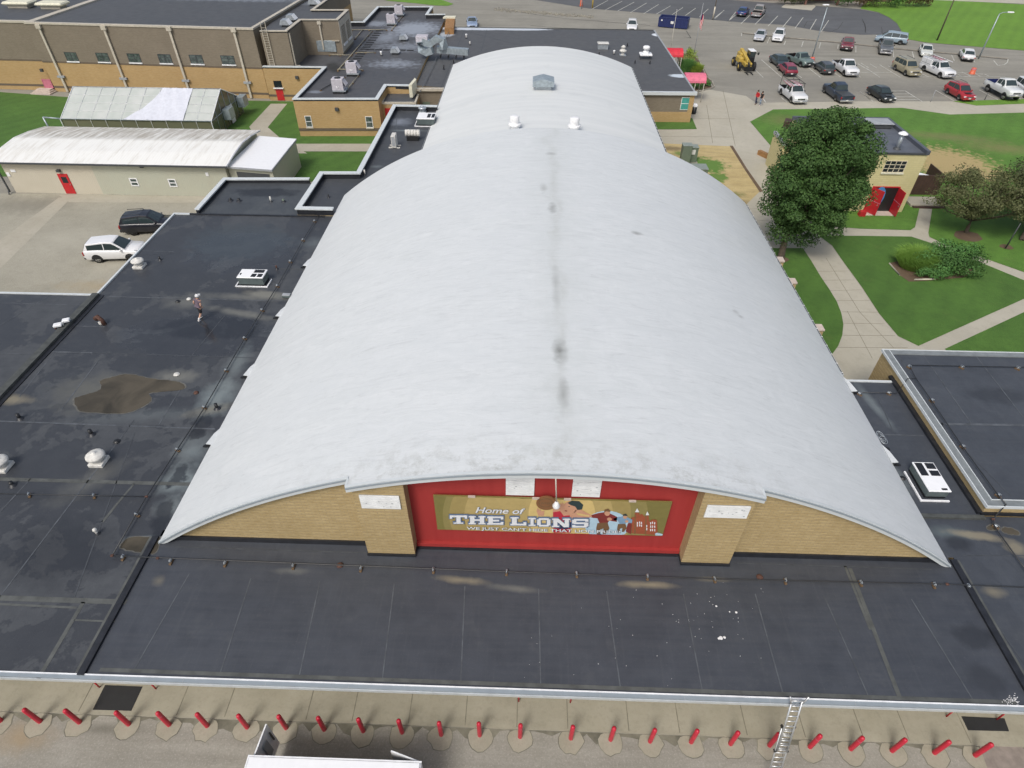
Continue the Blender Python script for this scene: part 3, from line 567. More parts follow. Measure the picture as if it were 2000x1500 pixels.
def louvre(parent, W, r, name='louvre', peel=8):
    peel = peel*2//3; t0, t1, z0, z1 = r; mb = MB(); W.box(mb, t0, t1, z0, z1, -.05, .012, 'grey_paint'); n = 7
    for i in range(n):
        z = z0+(z1-z0)*(i+.5)/n; W.box(mb, t0, t1, z-(z1-z0)/n*.46, z+(z1-z0)/n*.34, .012, .05, 'vent_paint_peel')
    for i in range(peel):
        a = random.uniform(t0+.1, t1-.15); z = random.uniform(z0+.1, z1-.1); W.box(mb, a, a+random.uniform(.03, .09), z, z+random.uniform(.02, .05), .051, .053, 'grey_paint')
    return obj(name, mb, parent)
louvre(gym, WPL, WPL.rect((701, 966), (784, 993)), peel=9); louvre(gym, WPL, WPL.rect((1382, 986), (1457, 1011)), peel=16)
a = WF.at(988, 965); b = WF.at(1043, 965); louvre(gym, WF, (a[0], b[0], a[1], a[1]+1.6), peel=8)
a = WF.at(1116, 968); b = WF.at(1171, 968); louvre(gym, WF, (a[0], b[0], a[1], a[1]+1.6), peel=12)
mb = MB(); mb.prism([(GX0+.3, 15.1), (GX1-.3, 15.1), (GX1-.3, GY1-.2), (GX0+.3, GY1-.2)], 0, 4.15, 'tan_brick'); obj('side_wall', mb, gym)
mb = MB(); arcwall(mb, GX0+.3, GX1-.3, GY1-.35, GY1-.12, 4.15, GX0, GX1, ZS, ZA0, .15, 'tan_brick'); obj('rear_gable_wall', mb, gym)
mb = MB(); mb.box((GX1+.06, 37.6, 4.16), (.14, 21.6, .12), 'gutter_metal'); mb.box((GX1+.065, 37.6, 4.20), (.08, 21.5, .05), 'dark_grey')
for i in range(26): mb.box((GX1+.06, 27+i*.84, 4.235), (.17, .03, .012), 'white_metal')
obj('gutter', mb, gym)
for px in ((1545, 550), (1600, 641), (1520, 508)):
    p = at(px[0], px[1], 4.1); mb = MB(); mb.box((GX1+.18, p.y, 2.05), (.7, .55, 4.1), 'tan_brick'); mb.box((GX1+.18, p.y, 4.15), (.78, .62, .1), 'pinkish_stone'); obj('buttress', mb, gym)
for (px, py, s) in ((592, 518, -1), (543, 616, -1), (481, 731, -1), (408, 864, -1), (1661, 762, 1), (1741, 900, 1)):
    p = at(px, py, 4.3); x = GX0 if s < 0 else GX1; y = p.y; mb = MB()
    a, b, c, d = (x-s*.1, y+1.0, 4.36), (x-s*.1, y-.2, 4.36), (x+s*.2, y-.2, 4.40), (x+s*.1, y+.55, 4.36)
    mb.slab(a, d, c, b, .04, 'barrel_coating'); mb.slab((x, y-.2, 4.22), (x, y-.22, 4.36), (x+s*.22, y-.22, 4.38), (x+s*.22, y-.2, 4.22), .03, 'blackish'); mb.box((x+s*.2, y-.2, 4.24), (.34, .12, .06), 'blackish')  # blackish pieces stand in for the shadow under the pale flap
    obj('scupper', mb, gym)
# rear gymnasium wing
WX0, WX1 = -10.35, 13.2
wing = thing('rear_hall', 'long lower arched hall behind the gymnasium, smooth pale grey roof with vents', 'hall', (1.4, 60, 0))
mb = MB(); barrel(mb, WX0, WX1, GY1-.3, 88.4, 4.25, 6.6, .12, 'wing_coating', nx=60, ny=30); obj('arched_roof', mb, wing)
mb = MB(); mb.prism([(WX0+.2, GY1), (WX1-.2, GY1), (WX1-.2, 88.2), (WX0+.2, 88.2)], 0, 4.12, 'tan_brick'); obj('wall', mb, wing)
mb = MB(); arcwall(mb, WX0+.2, WX1-.2, 88.0, 88.2, 4.12, WX0, WX1, 4.25, 6.6, .13, 'tan_brick'); obj('gable_wall', mb, wing)
for x, nm in ((WX1+.07, 1), (WX0-.05, 0)):
    mb = MB(); mb.box((x, 68.5, 4.14), (.15, 39.6, .13), 'gutter_metal'); mb.box((x, 68.5, 4.21), (.09, 39.4, .03), 'dark_grey')
    for i in range(40 if nm else 0): mb.box((x, 49.5+i*.98, 4.235), (.19, .05, .014), 'white_metal')
    obj('gutter', mb, wing)

# ---------------------------------------------------------------- low flat roofs round the gymnasium
def seam(mb, a, b, w, m, z=4.2, k=.006): line(mb, a, b, w, z+k, m, z)
front = thing('front_wing', 'single-storey front wing, black membrane roof with a long pale metal edge below the banner', 'building', (1.3, 8.8, 0))
mb = MB(); mb.poly([(GX0-.15, 8.95, 4.2), (GX1+.15, 8.95, 4.2), (GX1+.15, 15.2, 4.2), (GX0-.15, 15.2, 4.2)], 'membrane_front')
for x in (160, 225, 390, 590, 745, 905, 1055, 1205, 1350, 1500, 1790): pass
for a, b in (((490, 1130), (430, 1315)), ((625, 1135), (585, 1318)), ((770, 1140), (747, 1325)), ((908, 1145), (900, 1332)), ((1052, 1150), (1056, 1338)), ((1185, 1155), (1212, 1345)), ((1335, 1160), (1372, 1350)), ((1475, 1160), (1530, 1358)), ((1610, 1165), (1697, 1362)), ((1780, 1170), (1902, 1370)), ((370, 1120), (262, 1308))): seam(mb, a, b, .045, 'seam')
seam(mb, (1660, 1110), (1757, 1362), .16, 'seam_wide'); seam(mb, (1650, 1105), (1700, 1230), .1, 'seam_wide')
seam(mb, (195, 1308), (1985, 1372), .14, 'seam_wide', k=.009); seam(mb, (340, 1068), (716, 1080), .05, 'seam_faint'); seam(mb, (1440, 1100), (1820, 1112), .05, 'seam_faint')
for i in range(60):      # bird and paint flecks
    x, y = random.uniform(1020, 1500), random.uniform(1150, 1340); p = at(x, y, 4.2); r = random.uniform(.008, .02)
    if random.random() < .35: x, y = random.gauss(1420, 45), random.gauss(1205, 30); p = at(x, y, 4.2)
    if p.y > 9.3 and p.y < 14.2: mb.box((p.x, p.y, 4.208), (r, r*1.6, .004), 'cloth_white', random.random()*3)
for (x, y, w_) in ((1399, 1184, .07), (1438, 1196, .08), (1425, 1195, .05), (1408, 1246, .13), (1415, 1245, .09), (1404, 1247, .08)): p = at(x, y, 4.2); mb.lathe((p.x, p.y, 4.204), [(w_*.6, 0), (w_*.45, .006)], 'cloth_white', 7)
for i in range(60):
    p = at(random.gauss(1975, 8), random.gauss(1368, 5), 4.2); mb.box((p.x, p.y, 4.21), (.03, .02, .01), 'cloth_white', random.random()*3)
obj('roof', mb, front)
mb = MB(); mb.prism([(GX0-.15, 12.6), (GX1+.15, 12.6), (GX1+.15, 15.0), (GX0-.15, 15.0)], 0, 4.15, 'tan_brick', top=False); obj('wall', mb, front)
mb = MB(); mb.box((-1.5, 8.90, 4.14), (80, .14, .2), 'gutter_dark'); mb.box((-1.5, 8.80, 4.12), (80, .04, .15), 'gutter_metal'); mb.box((-1.5, 8.985, 4.25), (80, .045, .03), 'white_metal')
for i in range(26): mb.box((-39+i*3.0, 8.87, 4.243), (.02, .12, .008), 'grey_paint')
obj('roof_edge', mb, front)
mb = MB(); mb.box((-1.5, 10.8, 4.0), (80, 3.7, .12), 'cream_paint'); obj('soffit', mb, front)
for s, x in ((0, GX0-.28), (1, GX1+.28)):
    mb = MB(); mb.box((x, 11.9, 4.23), (.26, 5.9, .14), 'black_flashing_and_shade'); mb.box((x+(-.2 if s == 0 else .2), 11.9, 4.214), (.16, 5.9, .03), 'seam_wide'); obj('expansion_joint', mb, front)
left = thing('left_wing', 'wide black flat roof left of the arched roof, with a big brown puddle', 'building', (-22, 9, 0))
YL = at(337, 418, 4.2).y; XL = -28.3
mb = MB(); mb.poly([(XL, 8.95, 4.2), (GX0-.4, 8.95, 4.2), (GX0-.4, 14.9, 4.2), (GX0+.3, 14.9, 4.2), (GX0+.3, YL, 4.2), (XL, YL, 4.2)], 'membrane_left')
for y_ in (484.5, 491): pass
for a, b, w_, m_ in (((262, 489), (340, 492), .07, 'seam'), ((200, 579), (560, 588), .07, 'seam'), ((95, 687), (180, 689), .09, 'seam'), ((180, 689), (530, 700), .05, 'seam_faint'), ((-20, 822), (420, 838), .09, 'seam'), ((-30, 935), (380, 946), .20, 'seam_wide'), ((-60, 1166), (247, 1176), .22, 'seam_wide'), ((-60, 1177), (150, 1187), .09, 'seam_wide'),
    ((38, 775), (105, 690), .05, 'seam'), ((120, 800), (195, 700), .06, 'seam'), ((0, 1165), (240, 850), .06, 'seam'), ((240, 850), (262, 820), .05, 'seam_faint'), ((0, 1000), (60, 935), .05, 'seam'), ((145, 1167), (263, 845), .05, 'seam_faint'), ((163, 1176), (75, 1325), .16, 'seam_wide'), ((200, 1020), (228, 985), .12, 'seam_wide'), ((228, 985), (262, 945), .10, 'seam_wide'),
    ((155, 625), (252, 640), .02, 'seam_faint'), ((145, 637), (205, 638), .08, 'seam'), ((278, 508), (312, 508), .06, 'seam'), ((540, 525), (590, 526), .05, 'seam_wide'), ((145, 1211), (225, 1214), .07, 'seam_wide'), ((310, 830), (355, 755), .05, 'seam'), ((340, 760), (330, 740), .05, 'seam_faint'), ((240, 500), (340, 495), .02, 'seam_faint'), ((370, 700), (440, 615), .04, 'seam_faint')): seam(mb, a, b, w_, m_)
obj('roof', mb, left)
mb = MB(); mb.prism([(XL, 12.6), (GX0-.3, 12.6), (GX0-.3, YL-.02), (XL, YL-.02)], 0, 4.15, 'tan_brick', top=False); obj('wall', mb, left)
mb = MB(); yj = at(182, 577, 4.2).y; mb.ribbon([(XL-.06, yj), (XL-.06, YL+.05), (at(372, 418, 4.2).x, YL+.05)], -.14, 4.0, 4.3, 'white_cap'); obj('roof_edge', mb, left)
mb = MB(); mb.box((-24.4+2.2, YL+.0, 4.24), (12, .16, .08), 'black_flashing_and_shade'); obj('step_flashing', mb, left)
mb = MB(); mb.box((XL, (8.95+yj)/2, 4.30), (.42, yj-8.95, .2), 'dark_curb'); mb.box((XL+.36, (8.95+yj)/2, 4.225), (.28, yj-8.95, .05), 'black_flashing_and_shade'); obj('expansion_joint', mb, left)  # low black strip beside the curb stands in for its shadow
far = thing('far_left_wing', 'black flat roof at the left edge of the picture, behind a raised joint', 'building', (-40, 9, 0))
mb = MB(); mb.poly([(-75, 8.95, 4.18), (XL-.2, 8.95, 4.18), (XL-.2, yj, 4.18), (-75, yj, 4.18)], 'membrane_left')
for a, b in (((-60, 590), (165, 596)), ((-60, 690), (60, 692)), ((-40, 660), (100, 575))): line(mb, a, b, .05, 4.186, 'seam', 4.18)
obj('roof', mb, far)
mb = MB(); mb.prism([(-75, 12.6), (XL-.2, 12.6), (XL-.2, yj-.02), (-75, yj-.02)], 0, 4.15, 'tan_brick', top=False); obj('wall', mb, far)
mb = MB(); mb.box((-51.6, yj+.06, 4.14), (46.6, .14, .22), 'white_cap'); obj('roof_edge', mb, far)

def capped(parent, run, z0, ztop, cap='white_cap', inner='black_flashing_and_shade', w=.28, over=.05):
    # parapet run, interior on the left of travel
    mb = MB(); mb.ribbon(offpath(run, w*.15), w*.7, z0, ztop-.10, inner); obj('parapet', mb, parent)
    mb = MB(); mb.ribbon(offpath(run, -over), w+over*2, ztop-.10, ztop, cap); obj('parapet_cap', mb, parent)
# two small parapet roofs behind the left wing
P1 = PZ([(605, 348), (437, 348), (372, 419)], 4.5)
sr1 = thing('parapet_block', 'low grey roof block with a white edge beside the tan shed', 'building', (P1[1].x, P1[1].y, 0))
pts = [P1[1], P1[2], Vector((P1[2].x, YL+.1, 0)), Vector((GX0+.4, YL+.1, 0)), Vector((GX0+.4, P1[1].y, 0))]
mb = MB(); mb.poly([(p.x, p.y, 4.15) for p in pts], 'membrane_small'); obj('roof', mb, sr1)
mb = MB(); mb.prism([(p.x, p.y) for p in pts], 0, 4.14, 'tan_brick', top=False); obj('wall', mb, sr1)
capped(sr1, [P1[0], P1[1], Vector((P1[2].x, YL+.25, 0))], 3.9, 4.55)
P2 = PZ([(650, 407), (577, 407), (625, 335), (697, 335), (768, 204), (880, 204)], 4.75)
sr2 = thing('link_wing', 'narrow black link roof with a stepped white parapet beside the arched hall', 'building', (P2[3].x, P2[3].y, 0))
pts = [Vector((GX0+1.2, P2[1].y, 0)), P2[1], P2[2], P2[3], P2[4], Vector((WX0+.3, P2[4].y, 0)), Vector((WX0+.3, GY1-.4, 0)), Vector((GX0+1.2, GY1-.4, 0))]
mb = MB(); mb.poly([(p.x, p.y, 4.2) for p in pts], 'membrane_strip')
for a, b in (((745, 250), (870, 252)), ((775, 225), (770, 300))): line(mb, a, b, .06, 4.206, 'seam', 4.2)
obj('roof', mb, sr2)
mb = MB(); mb.prism([(p.x, p.y) for p in pts], 0, 4.19, 'tan_brick', top=False); obj('wall', mb, sr2)
run = [Vector((WX0+.1, P2[4].y, 0)), P2[4], P2[3], P2[2], P2[1], Vector((P2[0].x, P2[1].y, 0))]
capped(sr2, run, 3.6, 4.75, w=.34)

# ---------------------------------------------------------------- right of the gymnasium
rl = thing('right_link', 'black flat link roof between the arched roof and the raised brick block', 'building', (19.5, 17, 0))
ZN = 4.85; NX = 20.9; NY0 = 17.35; NYB = at(1733, 683, ZN).y; yb = at(1690, 747, 4.2).y
mb = MB(); mb.poly([(GX1-.4, 17.2, 4.22), (NX+.05, 17.2, 4.22), (NX+.05, yb, 4.22), (GX1-.4, yb, 4.22)], 'membrane_right')
line(mb, (1700, 848), (1805, 851), .06, 4.226, 'seam', 4.22); line(mb, (1758, 765), (1895, 985), .05, 4.226, 'seam', 4.22); line(mb, (1715, 775), (1745, 845), .04, 4.226, 'seam_faint', 4.22)
obj('roof', mb, rl)
mb = MB(); mb.prism([(GX1-.2, 17.2), (NX, 17.2), (NX, yb-.02), (GX1-.2, yb-.02)], 0, 4.18, 'tan_brick', top=False); obj('wall', mb, rl)
mb = MB(); mb.box((19.5, yb+.05, 4.2), (2.9, .12, .2), 'white_cap'); mb.box((19.5, 17.1, 4.24), (2.8, .2, .12), 'dark_curb'); mb.box((NX-.14, 22, 4.3), (.2, 9.4, .14), 'black_flashing_and_shade'); obj('roof_edge', mb, rl)
rr = thing('right_front_wing', 'black flat roof at the right edge with pale water stains beyond the roof joint', 'building', (30, 9, 0))
mb = MB(); mb.poly([(GX1+.4, 8.95, 4.19), (60, 8.95, 4.19), (60, 17.2, 4.19), (GX1-.2, 17.2, 4.19), (GX1-.2, 15, 4.19), (GX1+.4, 15, 4.19)], 'membrane_right')
for a, b, w_ in (((1880, 1085), (2000, 1085), .04), ((1895, 1145), (2030, 1340), .05), ((1870, 1130), (1992, 1335), .12)): line(mb, a, b, w_, 4.196, 'seam_faint', 4.19)
obj('roof', mb, rr)
mb = MB(); mb.prism([(GX1+.4, 12.6), (60, 12.6), (60, 17.2), (GX1+.4, 17.2)], 0, 4.15, 'tan_brick', top=False); obj('wall', mb, rr)
nb = thing('raised_block', 'tan brick block with a black roof, grey metal parapet edge and a gas line', 'building', (NX, NY0, 0))
mb = MB(); fp = [(NX, NY0), (60, NY0), (60, NYB), (NX, NYB)]; mb.prism(fp, 0, ZN-.12, 'tan_brick', top=False); obj('wall', mb, nb)
mb = MB(); mb.poly([(x, y, ZN-.1) for x, y in fp], 'membrane_building')
Z5r = lambda x, y: (1600+x/2.885, 660+y/2.885)
for a, b, w_, m_ in (((575, 80), (855, 480), .06, 'seam'), ((870, 85), (1160, 460), .06, 'seam'), ((690, 485), (1160, 492), .14, 'seam'), ((870, 800), (1160, 560), .0, 'seam'), ((790, 600), (1080, 890), .05, 'seam_faint'), ((430, 75), (960, 900), .08, 'seam_faint')):
    if w_: line(mb, Z5r(*a), Z5r(*b), w_, ZN-.094, m_, ZN-.1)
obj('roof', mb, nb)
mb = MB(); mb.ribbon(offpath([(60, NYB), (NX, NYB), (NX, NY0), (60, NY0)], -.06), .38, ZN-.14, ZN-.04, 'coping_grey')
mb.ribbon(offpath([(60, NYB), (NX, NYB), (NX, NY0), (60, NY0)], -.08), .05, ZN-.16, ZN-.01, 'white_cap'); mb.ribbon(offpath([(NX, NYB), (NX, NY0), (60, NY0)], .31), .035, ZN-.1, ZN-.01, 'white_cap'); obj('parapet_cap', mb, nb)
mb = MB(); mb.ribbon(offpath([(NX, yb+.1), (NX, NY0), (60, NY0)], -.1), .09, 4.2, 4.36, 'black_flashing_and_shade'); obj('base_flashing', mb, nb)

# ---------------------------------------------------------------- school blocks at the back left
TL, TR = at(47, 43, 8.5), at(493, 55, 8.5); WB = Wall(TL, TR)
big = thing('school_block', 'tall two-tone brick school block with downpipes behind the greenhouse', 'building', (TL.x, TL.y, 0))
bk = Vector((WB.n.x, WB.n.y, 0))*-42
fp = [TL, TR, TR+bk, TL+bk]; zb1 = WB.at(300, 127)[1]
mb = MB(); mb.prism(fp, 0, zb1, 'orange_brick', top=False); mb.prism(fp, zb1, 8.34, 'dark_brick', top=False); obj('wall', mb, big)
LT = WB.at(120, 161.5); zst = WB.at(130, 170)[1]
mb = MB(); L = (TR-TL).length; WB.box(mb, 0, L, zb1-.08, zb1+.1, -.05, .03, 'stripe_brick'); WB.box(mb, 0, L+.02, zst-.15, zst+.12, -.05, .02, 'stripe_brick'); obj('brick_band', mb, big)
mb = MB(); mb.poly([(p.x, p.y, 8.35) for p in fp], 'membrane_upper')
obj('roof', mb, big)
mb = MB(); mb.ribbon(offpath([TL+bk, TL, TR, TR+bk], -.08), .5, 8.3, 8.5, 'tan_cap'); obj('roof_edge', mb, big)
for x in (355, 530, 705, 877, 1052, 1228):
    y = 290+(x-355)*.021
    window(big, WB, WB.rect((x/2.857, y/2.857), ((x+88)/2.857, (y+52)/2.857)), 'dark_grey', 'window_glass', 2, 3, sill='white_metal')
for x0, y0, x1, y1 in ((222, 152, 385, 500), (585, 160, 722, 500), (948, 165, 1060, 495), (1308, 172, 1412, 578)):
    a = WB.at(x0/2.857, y0/2.857); mb = MB(); b = WB.at(x1/2.857, y1/2.857)
    WB.box(mb, a[0]-.14, a[0]+.14, .1, a[1], .06, .26, 'tan_cap'); WB.box(mb, a[0]-.32, a[0]+.32, a[1]-.1, a[1]+.38, .03, .36, 'tan_cap')
    zc = WB.at((x0+x1)/2/2.857, 445/2.857)[1]; WB.box(mb, a[0]-.5, a[0]+.5, 1.9, 2.15, .03, .3, 'grey_paint'); obj('downpipe', mb, big)
def door(parent, W, r, m, trim=None, name='door', pane=None):
    t0, t1, z0, z1 = r; mb = MB(); W.box(mb, t0, t1, z0, z1, -.04, .05, m)
    if trim: W.box(mb, t0-.07, t0, z0, z1, -.02, .08, trim); W.box(mb, t1, t1+.07, z0, z1, -.02, .08, trim); W.box(mb, t0-.07, t1+.07, z1, z1+.08, -.02, .08, trim)
    o = obj(name, mb, parent); mb = MB(); W.box(mb, t1-.16, t1-.09, z0+(z1-z0)*.45, z0+(z1-z0)*.5, .05, .11, 'chrome'); obj('handle', mb, o)
    if pane: mb = MB(); W.box(mb, t0+(t1-t0)*.25, t1-(t1-t0)*.22, z0+(z1-z0)*.55, z0+(z1-z0)*.85, .03, .058, 'glass'); obj('pane', mb, o)
    return o
r = WB.rect((82, 155.5), (110, 190)); door(big, WB, (r[0], r[0]+1.15, .45, r[3]), 'faded_pink', 'faded_pink')
r = WB.rect((535, 172), (553, 200)); 
mb = MB(); c = WB.pt(*WB.at(98, 194)); 
for i in range(3): WB.box(mb, WB.at(82, 190)[0]+.3-.2*i, WB.at(112, 190)[0]+.2*i, .0+.15*(2-i)*1.0, .15*(3-i), .02, .5+.35*i+.35, 'pinkish_stone')
st_ = obj('steps', mb, big)
for p in ((83, 137), ): a = WB.at(*p); mb = MB(); WB.box(mb, a[0]-.18, a[0]+.18, a[1]-.15, a[1]+.2, .02, .3, 'dark_grey'); obj('wall_lamp', mb, big)
for p in ((32, 180), (3, 180)): a = WB.at(*p); mb = MB(); WB.box(mb, a[0]-.35, a[0]+.35, a[1]-.12, a[1]+.12, .0, .05, 'grey_paint'); obj('vent', mb, big)
big2 = thing('school_block', 'two-tone brick wing at the far left edge with pale roof hatches', 'building', (TL.x-10, TL.y, 0))
A2, B2 = at(-220, 36, 8.5), at(65, 41.5, 8.5); W2 = Wall(A2, B2); fp = [A2, B2, B2+bk, A2+bk]
mb = MB(); mb.prism(fp, 0, zb1, 'orange_brick', top=False); mb.prism(fp, zb1, 8.34, 'dark_brick', top=False); W2.box(mb, 0, (B2-A2).length, zb1-.08, zb1+.1, -.05, .03, 'stripe_brick'); W2.box(mb, 0, (B2-A2).length, zst-.15, zst+.12, -.05, .02, 'stripe_brick'); obj('wall', mb, big2)
mb = MB(); mb.poly([(p.x, p.y, 8.36) for p in fp], 'membrane_upper'); obj('roof', mb, big2)
mb = MB(); mb.ribbon(offpath([A2+bk, A2, B2, B2+bk], -.08), .5, 8.3, 8.52, 'tan_cap'); obj('roof_edge', mb, big2)

# penthouse blocks standing on the annex
pb = thing('upper_brick_block', 'dark brick upper block with pale edges and two tall louvres above the annex roof', 'building', at(600, 100, 4.0))
px = [(507, 60), (560, 60), (588, 38), (660, 38), (681, 18), (613, 18), (660, -16), (590, -16)]; fp = PZ(px, 8.25)
mb = MB(); mb.prism(fp, 3.7, 8.02, 'dark_brick', top=False); obj('wall', mb, pb)
mb = MB(); mb.poly([(p.x, p.y, 7.98) for p in fp], 'membrane_upper'); obj('roof', mb, pb)
run = [fp[7]]+fp[0:7]
capped(pb, [fp[0], fp[1], fp[2], fp[3], fp[4], fp[5], fp[6]], 7.9, 8.25, 'tan_cap', w=.35)
W4 = Wall(fp[3], fp[4]); L4 = (fp[4]-fp[3]).length
mb = MB(); W4.box(mb, 0, L4, 4.2, 8.02, .0, .03, 'tan_cap'); obj('rendered_side', mb, pb)
for a, b in ((.14, .42), (.58, .86)):
    mb = MB(); W4.box(mb, L4*a, L4*b, 5.1, 7.2, .03, .06, 'dark_brick')
    for i in range(12): W4.box(mb, L4*a+.03, L4*b-.03, 5.15+i*.17, 5.2+i*.17, .06, .09, 'tan_cap')
    W4.box(mb, L4*a-.05, L4*b+.05, 4.85, 5.1, .03, .18, 'white_metal'); obj('louvre', mb, pb)
W5 = Wall(fp[2], fp[3]); a = W5.at(623, 42); b = W5.at(630, 88)
mb = MB(); W5.box(mb, a[0]-.1, a[0]+.1, 4.6, 7.9, .03, .2, 'tan_cap'); W5.box(mb, a[0]-.25, a[0]+.25, 7.7, 8.05, .03, .3, 'tan_cap'); obj('downpipe', mb, pb)
W6 = Wall(fp[1], fp[2]); mb = MB(); W6.box(mb, .25, .42, 4.1, 7.9, .03, .2, 'tan_cap'); W6.box(mb, .3, .42, 4.0, 4.15, .03, .7, 'tan_cap'); obj('downpipe', mb, pb)
# fixed ladder
W7 = Wall(fp[0], fp[1]); lad = thing('roof_ladder', 'fixed pale steel ladder climbing the dark brick corner', 'ladder', W7.pt(.6, 4.2, .2))
mb = MB()
for t_ in (.35, .95): W7.box(mb, t_-.03, t_+.03, 4.2, 9.3, .18, .24, 'tan_cap')
obj('rails', mb, lad); mb = MB()
for i in range(16): W7.box(mb, .38, .92, 4.4+i*.28, 4.44+i*.28, .19, .23, 'tan_cap')
obj('rungs', mb, lad)
# annex
an = thing('annex', 'low tan brick annex with a white capped parapet and rooftop condensers', 'building', at(571, 193, 0))
px = [(571, 193), (738, 193), (755, 166), (806, 166), (870, 31), (836, 31), (846, 16), (737.5, 16), (709, 46), (600, 46), (512, 129.5), (631, 131)]; fp = PZ(px, 4.25)
mb = MB(); mb.prism(fp, 0, 3.99, 'orange_brick', top=False); obj('wall', mb, an)
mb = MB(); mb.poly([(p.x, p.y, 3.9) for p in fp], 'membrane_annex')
for a, b, m_ in (((700, 190), (738, 138), 'seam'), ((870, 36), (806, 166), 'seam_wide'), ((880, 55), (820, 180), 'seam'), ((660, 120), (760, 40), 'seam_faint')): line(mb, a, b, .09, 3.906, m_, 3.9)
obj('roof', mb, an)
capped(an, [fp[10], fp[11], fp[0], fp[1], fp[2], Vector((fp[2].x+3.6, fp[2].y, 0))], 3.8, 4.25, 'white_cap', w=.36)
capped(an, [fp[4], fp[5], fp[6], fp[7], fp[8], fp[9]], 3.8, 4.55, 'white_cap', w=.36)
WA = Wall(fp[0], fp[1]); La = (fp[1]-fp[0]).length; Z2 = lambda x, y: (500+x/4, y/4)
mb = MB(); z = WA.at(*Z2(600, 1012))[1]; WA.box(mb, 0, La, z-.16, z+.16, -.02, .03, 'stripe_brick'); obj('brick_band', mb, an)
window(an, WA, WA.rect(Z2(378, 905), Z2(445, 992)), 'white_metal', 'window_glass', 1, 2, sill='tan_cap'); window(an, WA, WA.rect(Z2(852, 910), Z2(918, 996)), 'white_metal', 'window_glass', 1, 2, sill='tan_cap')
a = WA.at(*Z2(633, 853)); mb = MB(); WA.box(mb, a[0]-.2, a[0]+.2, a[1]-.15, a[1]+.2, .02, .25, 'dark_grey'); obj('wall_lamp', mb, an)
WD = Wall(fp[10], fp[11]); r = WD.rect(Z2(145, 690), Z2(208, 800)); door(an, WD, (r[0]+.1, r[0]+1.05, .05, r[3]), 'door_red'); mb = MB(); WD.box(mb, r[0]+.05, r[0]+1.1, r[3]+.1, r[3]+.95, .0, .04, 'glass'); WD.box(mb, r[0]-.1, r[0]+1.25, r[3]+.0, r[3]+.1, 0, .25, 'white_metal'); obj('transom', mb, an)
a = WD.at(*Z2(322, 605)); mb = MB(); WD.box(mb, a[0]-.2, a[0]+.2, a[1]-.15, a[1]+.2, .02, .25, 'dark_grey'); obj('wall_lamp', mb, an)
z = WD.at(*Z2(100, 745))[1]; mb = MB(); WD.box(mb, 0, (fp[11]-fp[10]).length, z-.13, z+.13, -.02, .03, 'stripe_brick'); obj('brick_band', mb, an)
# entrance nook
fp2 = PZ([(745, 201), (756, 174), (822, 174), (812, 201)], 3.3); nook = thing('entrance_block', 'small tan brick entrance block with red doors tucked beside the link roof', 'building', (fp2[0].x, fp2[0].y, 0))
mb = MB(); mb.prism(fp2, 0, 3.2, 'orange_brick', top=False); mb.poly([(p.x, p.y, 3.25) for p in fp2], 'membrane_upper'); obj('wall', mb, nook)
mb = MB(); mb.ribbon(offpath([fp2[1], fp2[0], fp2[3], fp2[2]], -.04), .2, 3.15, 3.38, 'tan_cap'); obj('roof_edge', mb, nook)
WN = Wall(fp2[0], fp2[3]); door(nook, WN, (.3, 2.3, .1, 2.7), 'door_red')
mb = MB(); q = PZ([(798, 166), (810, 152), (813, 155), (804, 166)], 4.9); mb.prism(q, 3.5, 4.9, 'cream_paint'); obj('fin_wall', mb, nook)
# rear low classroom wing
fp = PZ([(806, 166), (866, 53), (1278, 59), (1358, 180), (1245, 179), (1238, 174), (880, 172)], 3.6)
rw = thing('rear_wing', 'long low wing across the back of the arched hall, dark roof with pale puddles', 'building', (fp[0].x, fp[0].y, 0))
mb = MB(); mb.prism(fp, 0, 3.59, 'dark_brick', top=False)
WR = Wall(fp[4], fp[3]); Lr = (fp[3]-fp[4]).length; WR.box(mb, -3, Lr+.01, 0, 1.25, -.3, .04, 'orange_brick'); WR.box(mb, Lr-.55, Lr+.02, 0, 3.4, -.3, .06, 'orange_brick'); obj('wall', mb, rw)
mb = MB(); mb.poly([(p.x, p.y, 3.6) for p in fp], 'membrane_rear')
for a, b in (((860, 175), (906, 60)), ((940, 100), (951, 58)), ((905, 60), (1040, 95)), ((1100, 100), (1180, 95))): line(mb, a, b, .08, 3.606, 'seam_faint', 3.6)
obj('roof', mb, rw)
mb = MB(); mb.ribbon(offpath([fp[1], fp[2]], .02), -.16, 3.45, 3.68, 'dark_curb'); mb.ribbon(offpath([fp[2], fp[3]], .03), -.2, 3.35, 3.68, 'grey_paint'); WR.box(mb, -3, Lr+.2, 3.3, 3.66, -.05, .3, 'fascia'); obj('roof_edge', mb, rw)
window(rw, WR, WR.rect((1332, 190), (1346, 214.5)), 'white_metal', 'teal_blind', 1, 2)
mb = MB(); fp3 = PZ([(806, 172), (868, 172)], 4.0); W8 = Wall(*fp3); W8.box(mb, -.2, 6, 0, 3.95, -.2, .0, 'dark_brick'); W8.box(mb, -.2, 6, 3.7, 4.0, -.2, .25, 'tan_cap'); obj('side_wall', mb, rw)
r = W8.rect((824, 184), (834, 202)); door(rw, W8, (r[0], r[0]+.9, .1, 2.4), 'box_green')
mb = MB(); q = PZ([(868, 53), (872, 31), (889, 31), (886, 53)], 4.6); mb.prism(q, 3.5, 4.5, 'timber'); mb.prism(PZ([(865, 33), (869, 30), (891, 30), (889, 33)], 4.75), 4.5, 4.7, 'cream_paint'); obj('roof_doghouse', mb, rw)

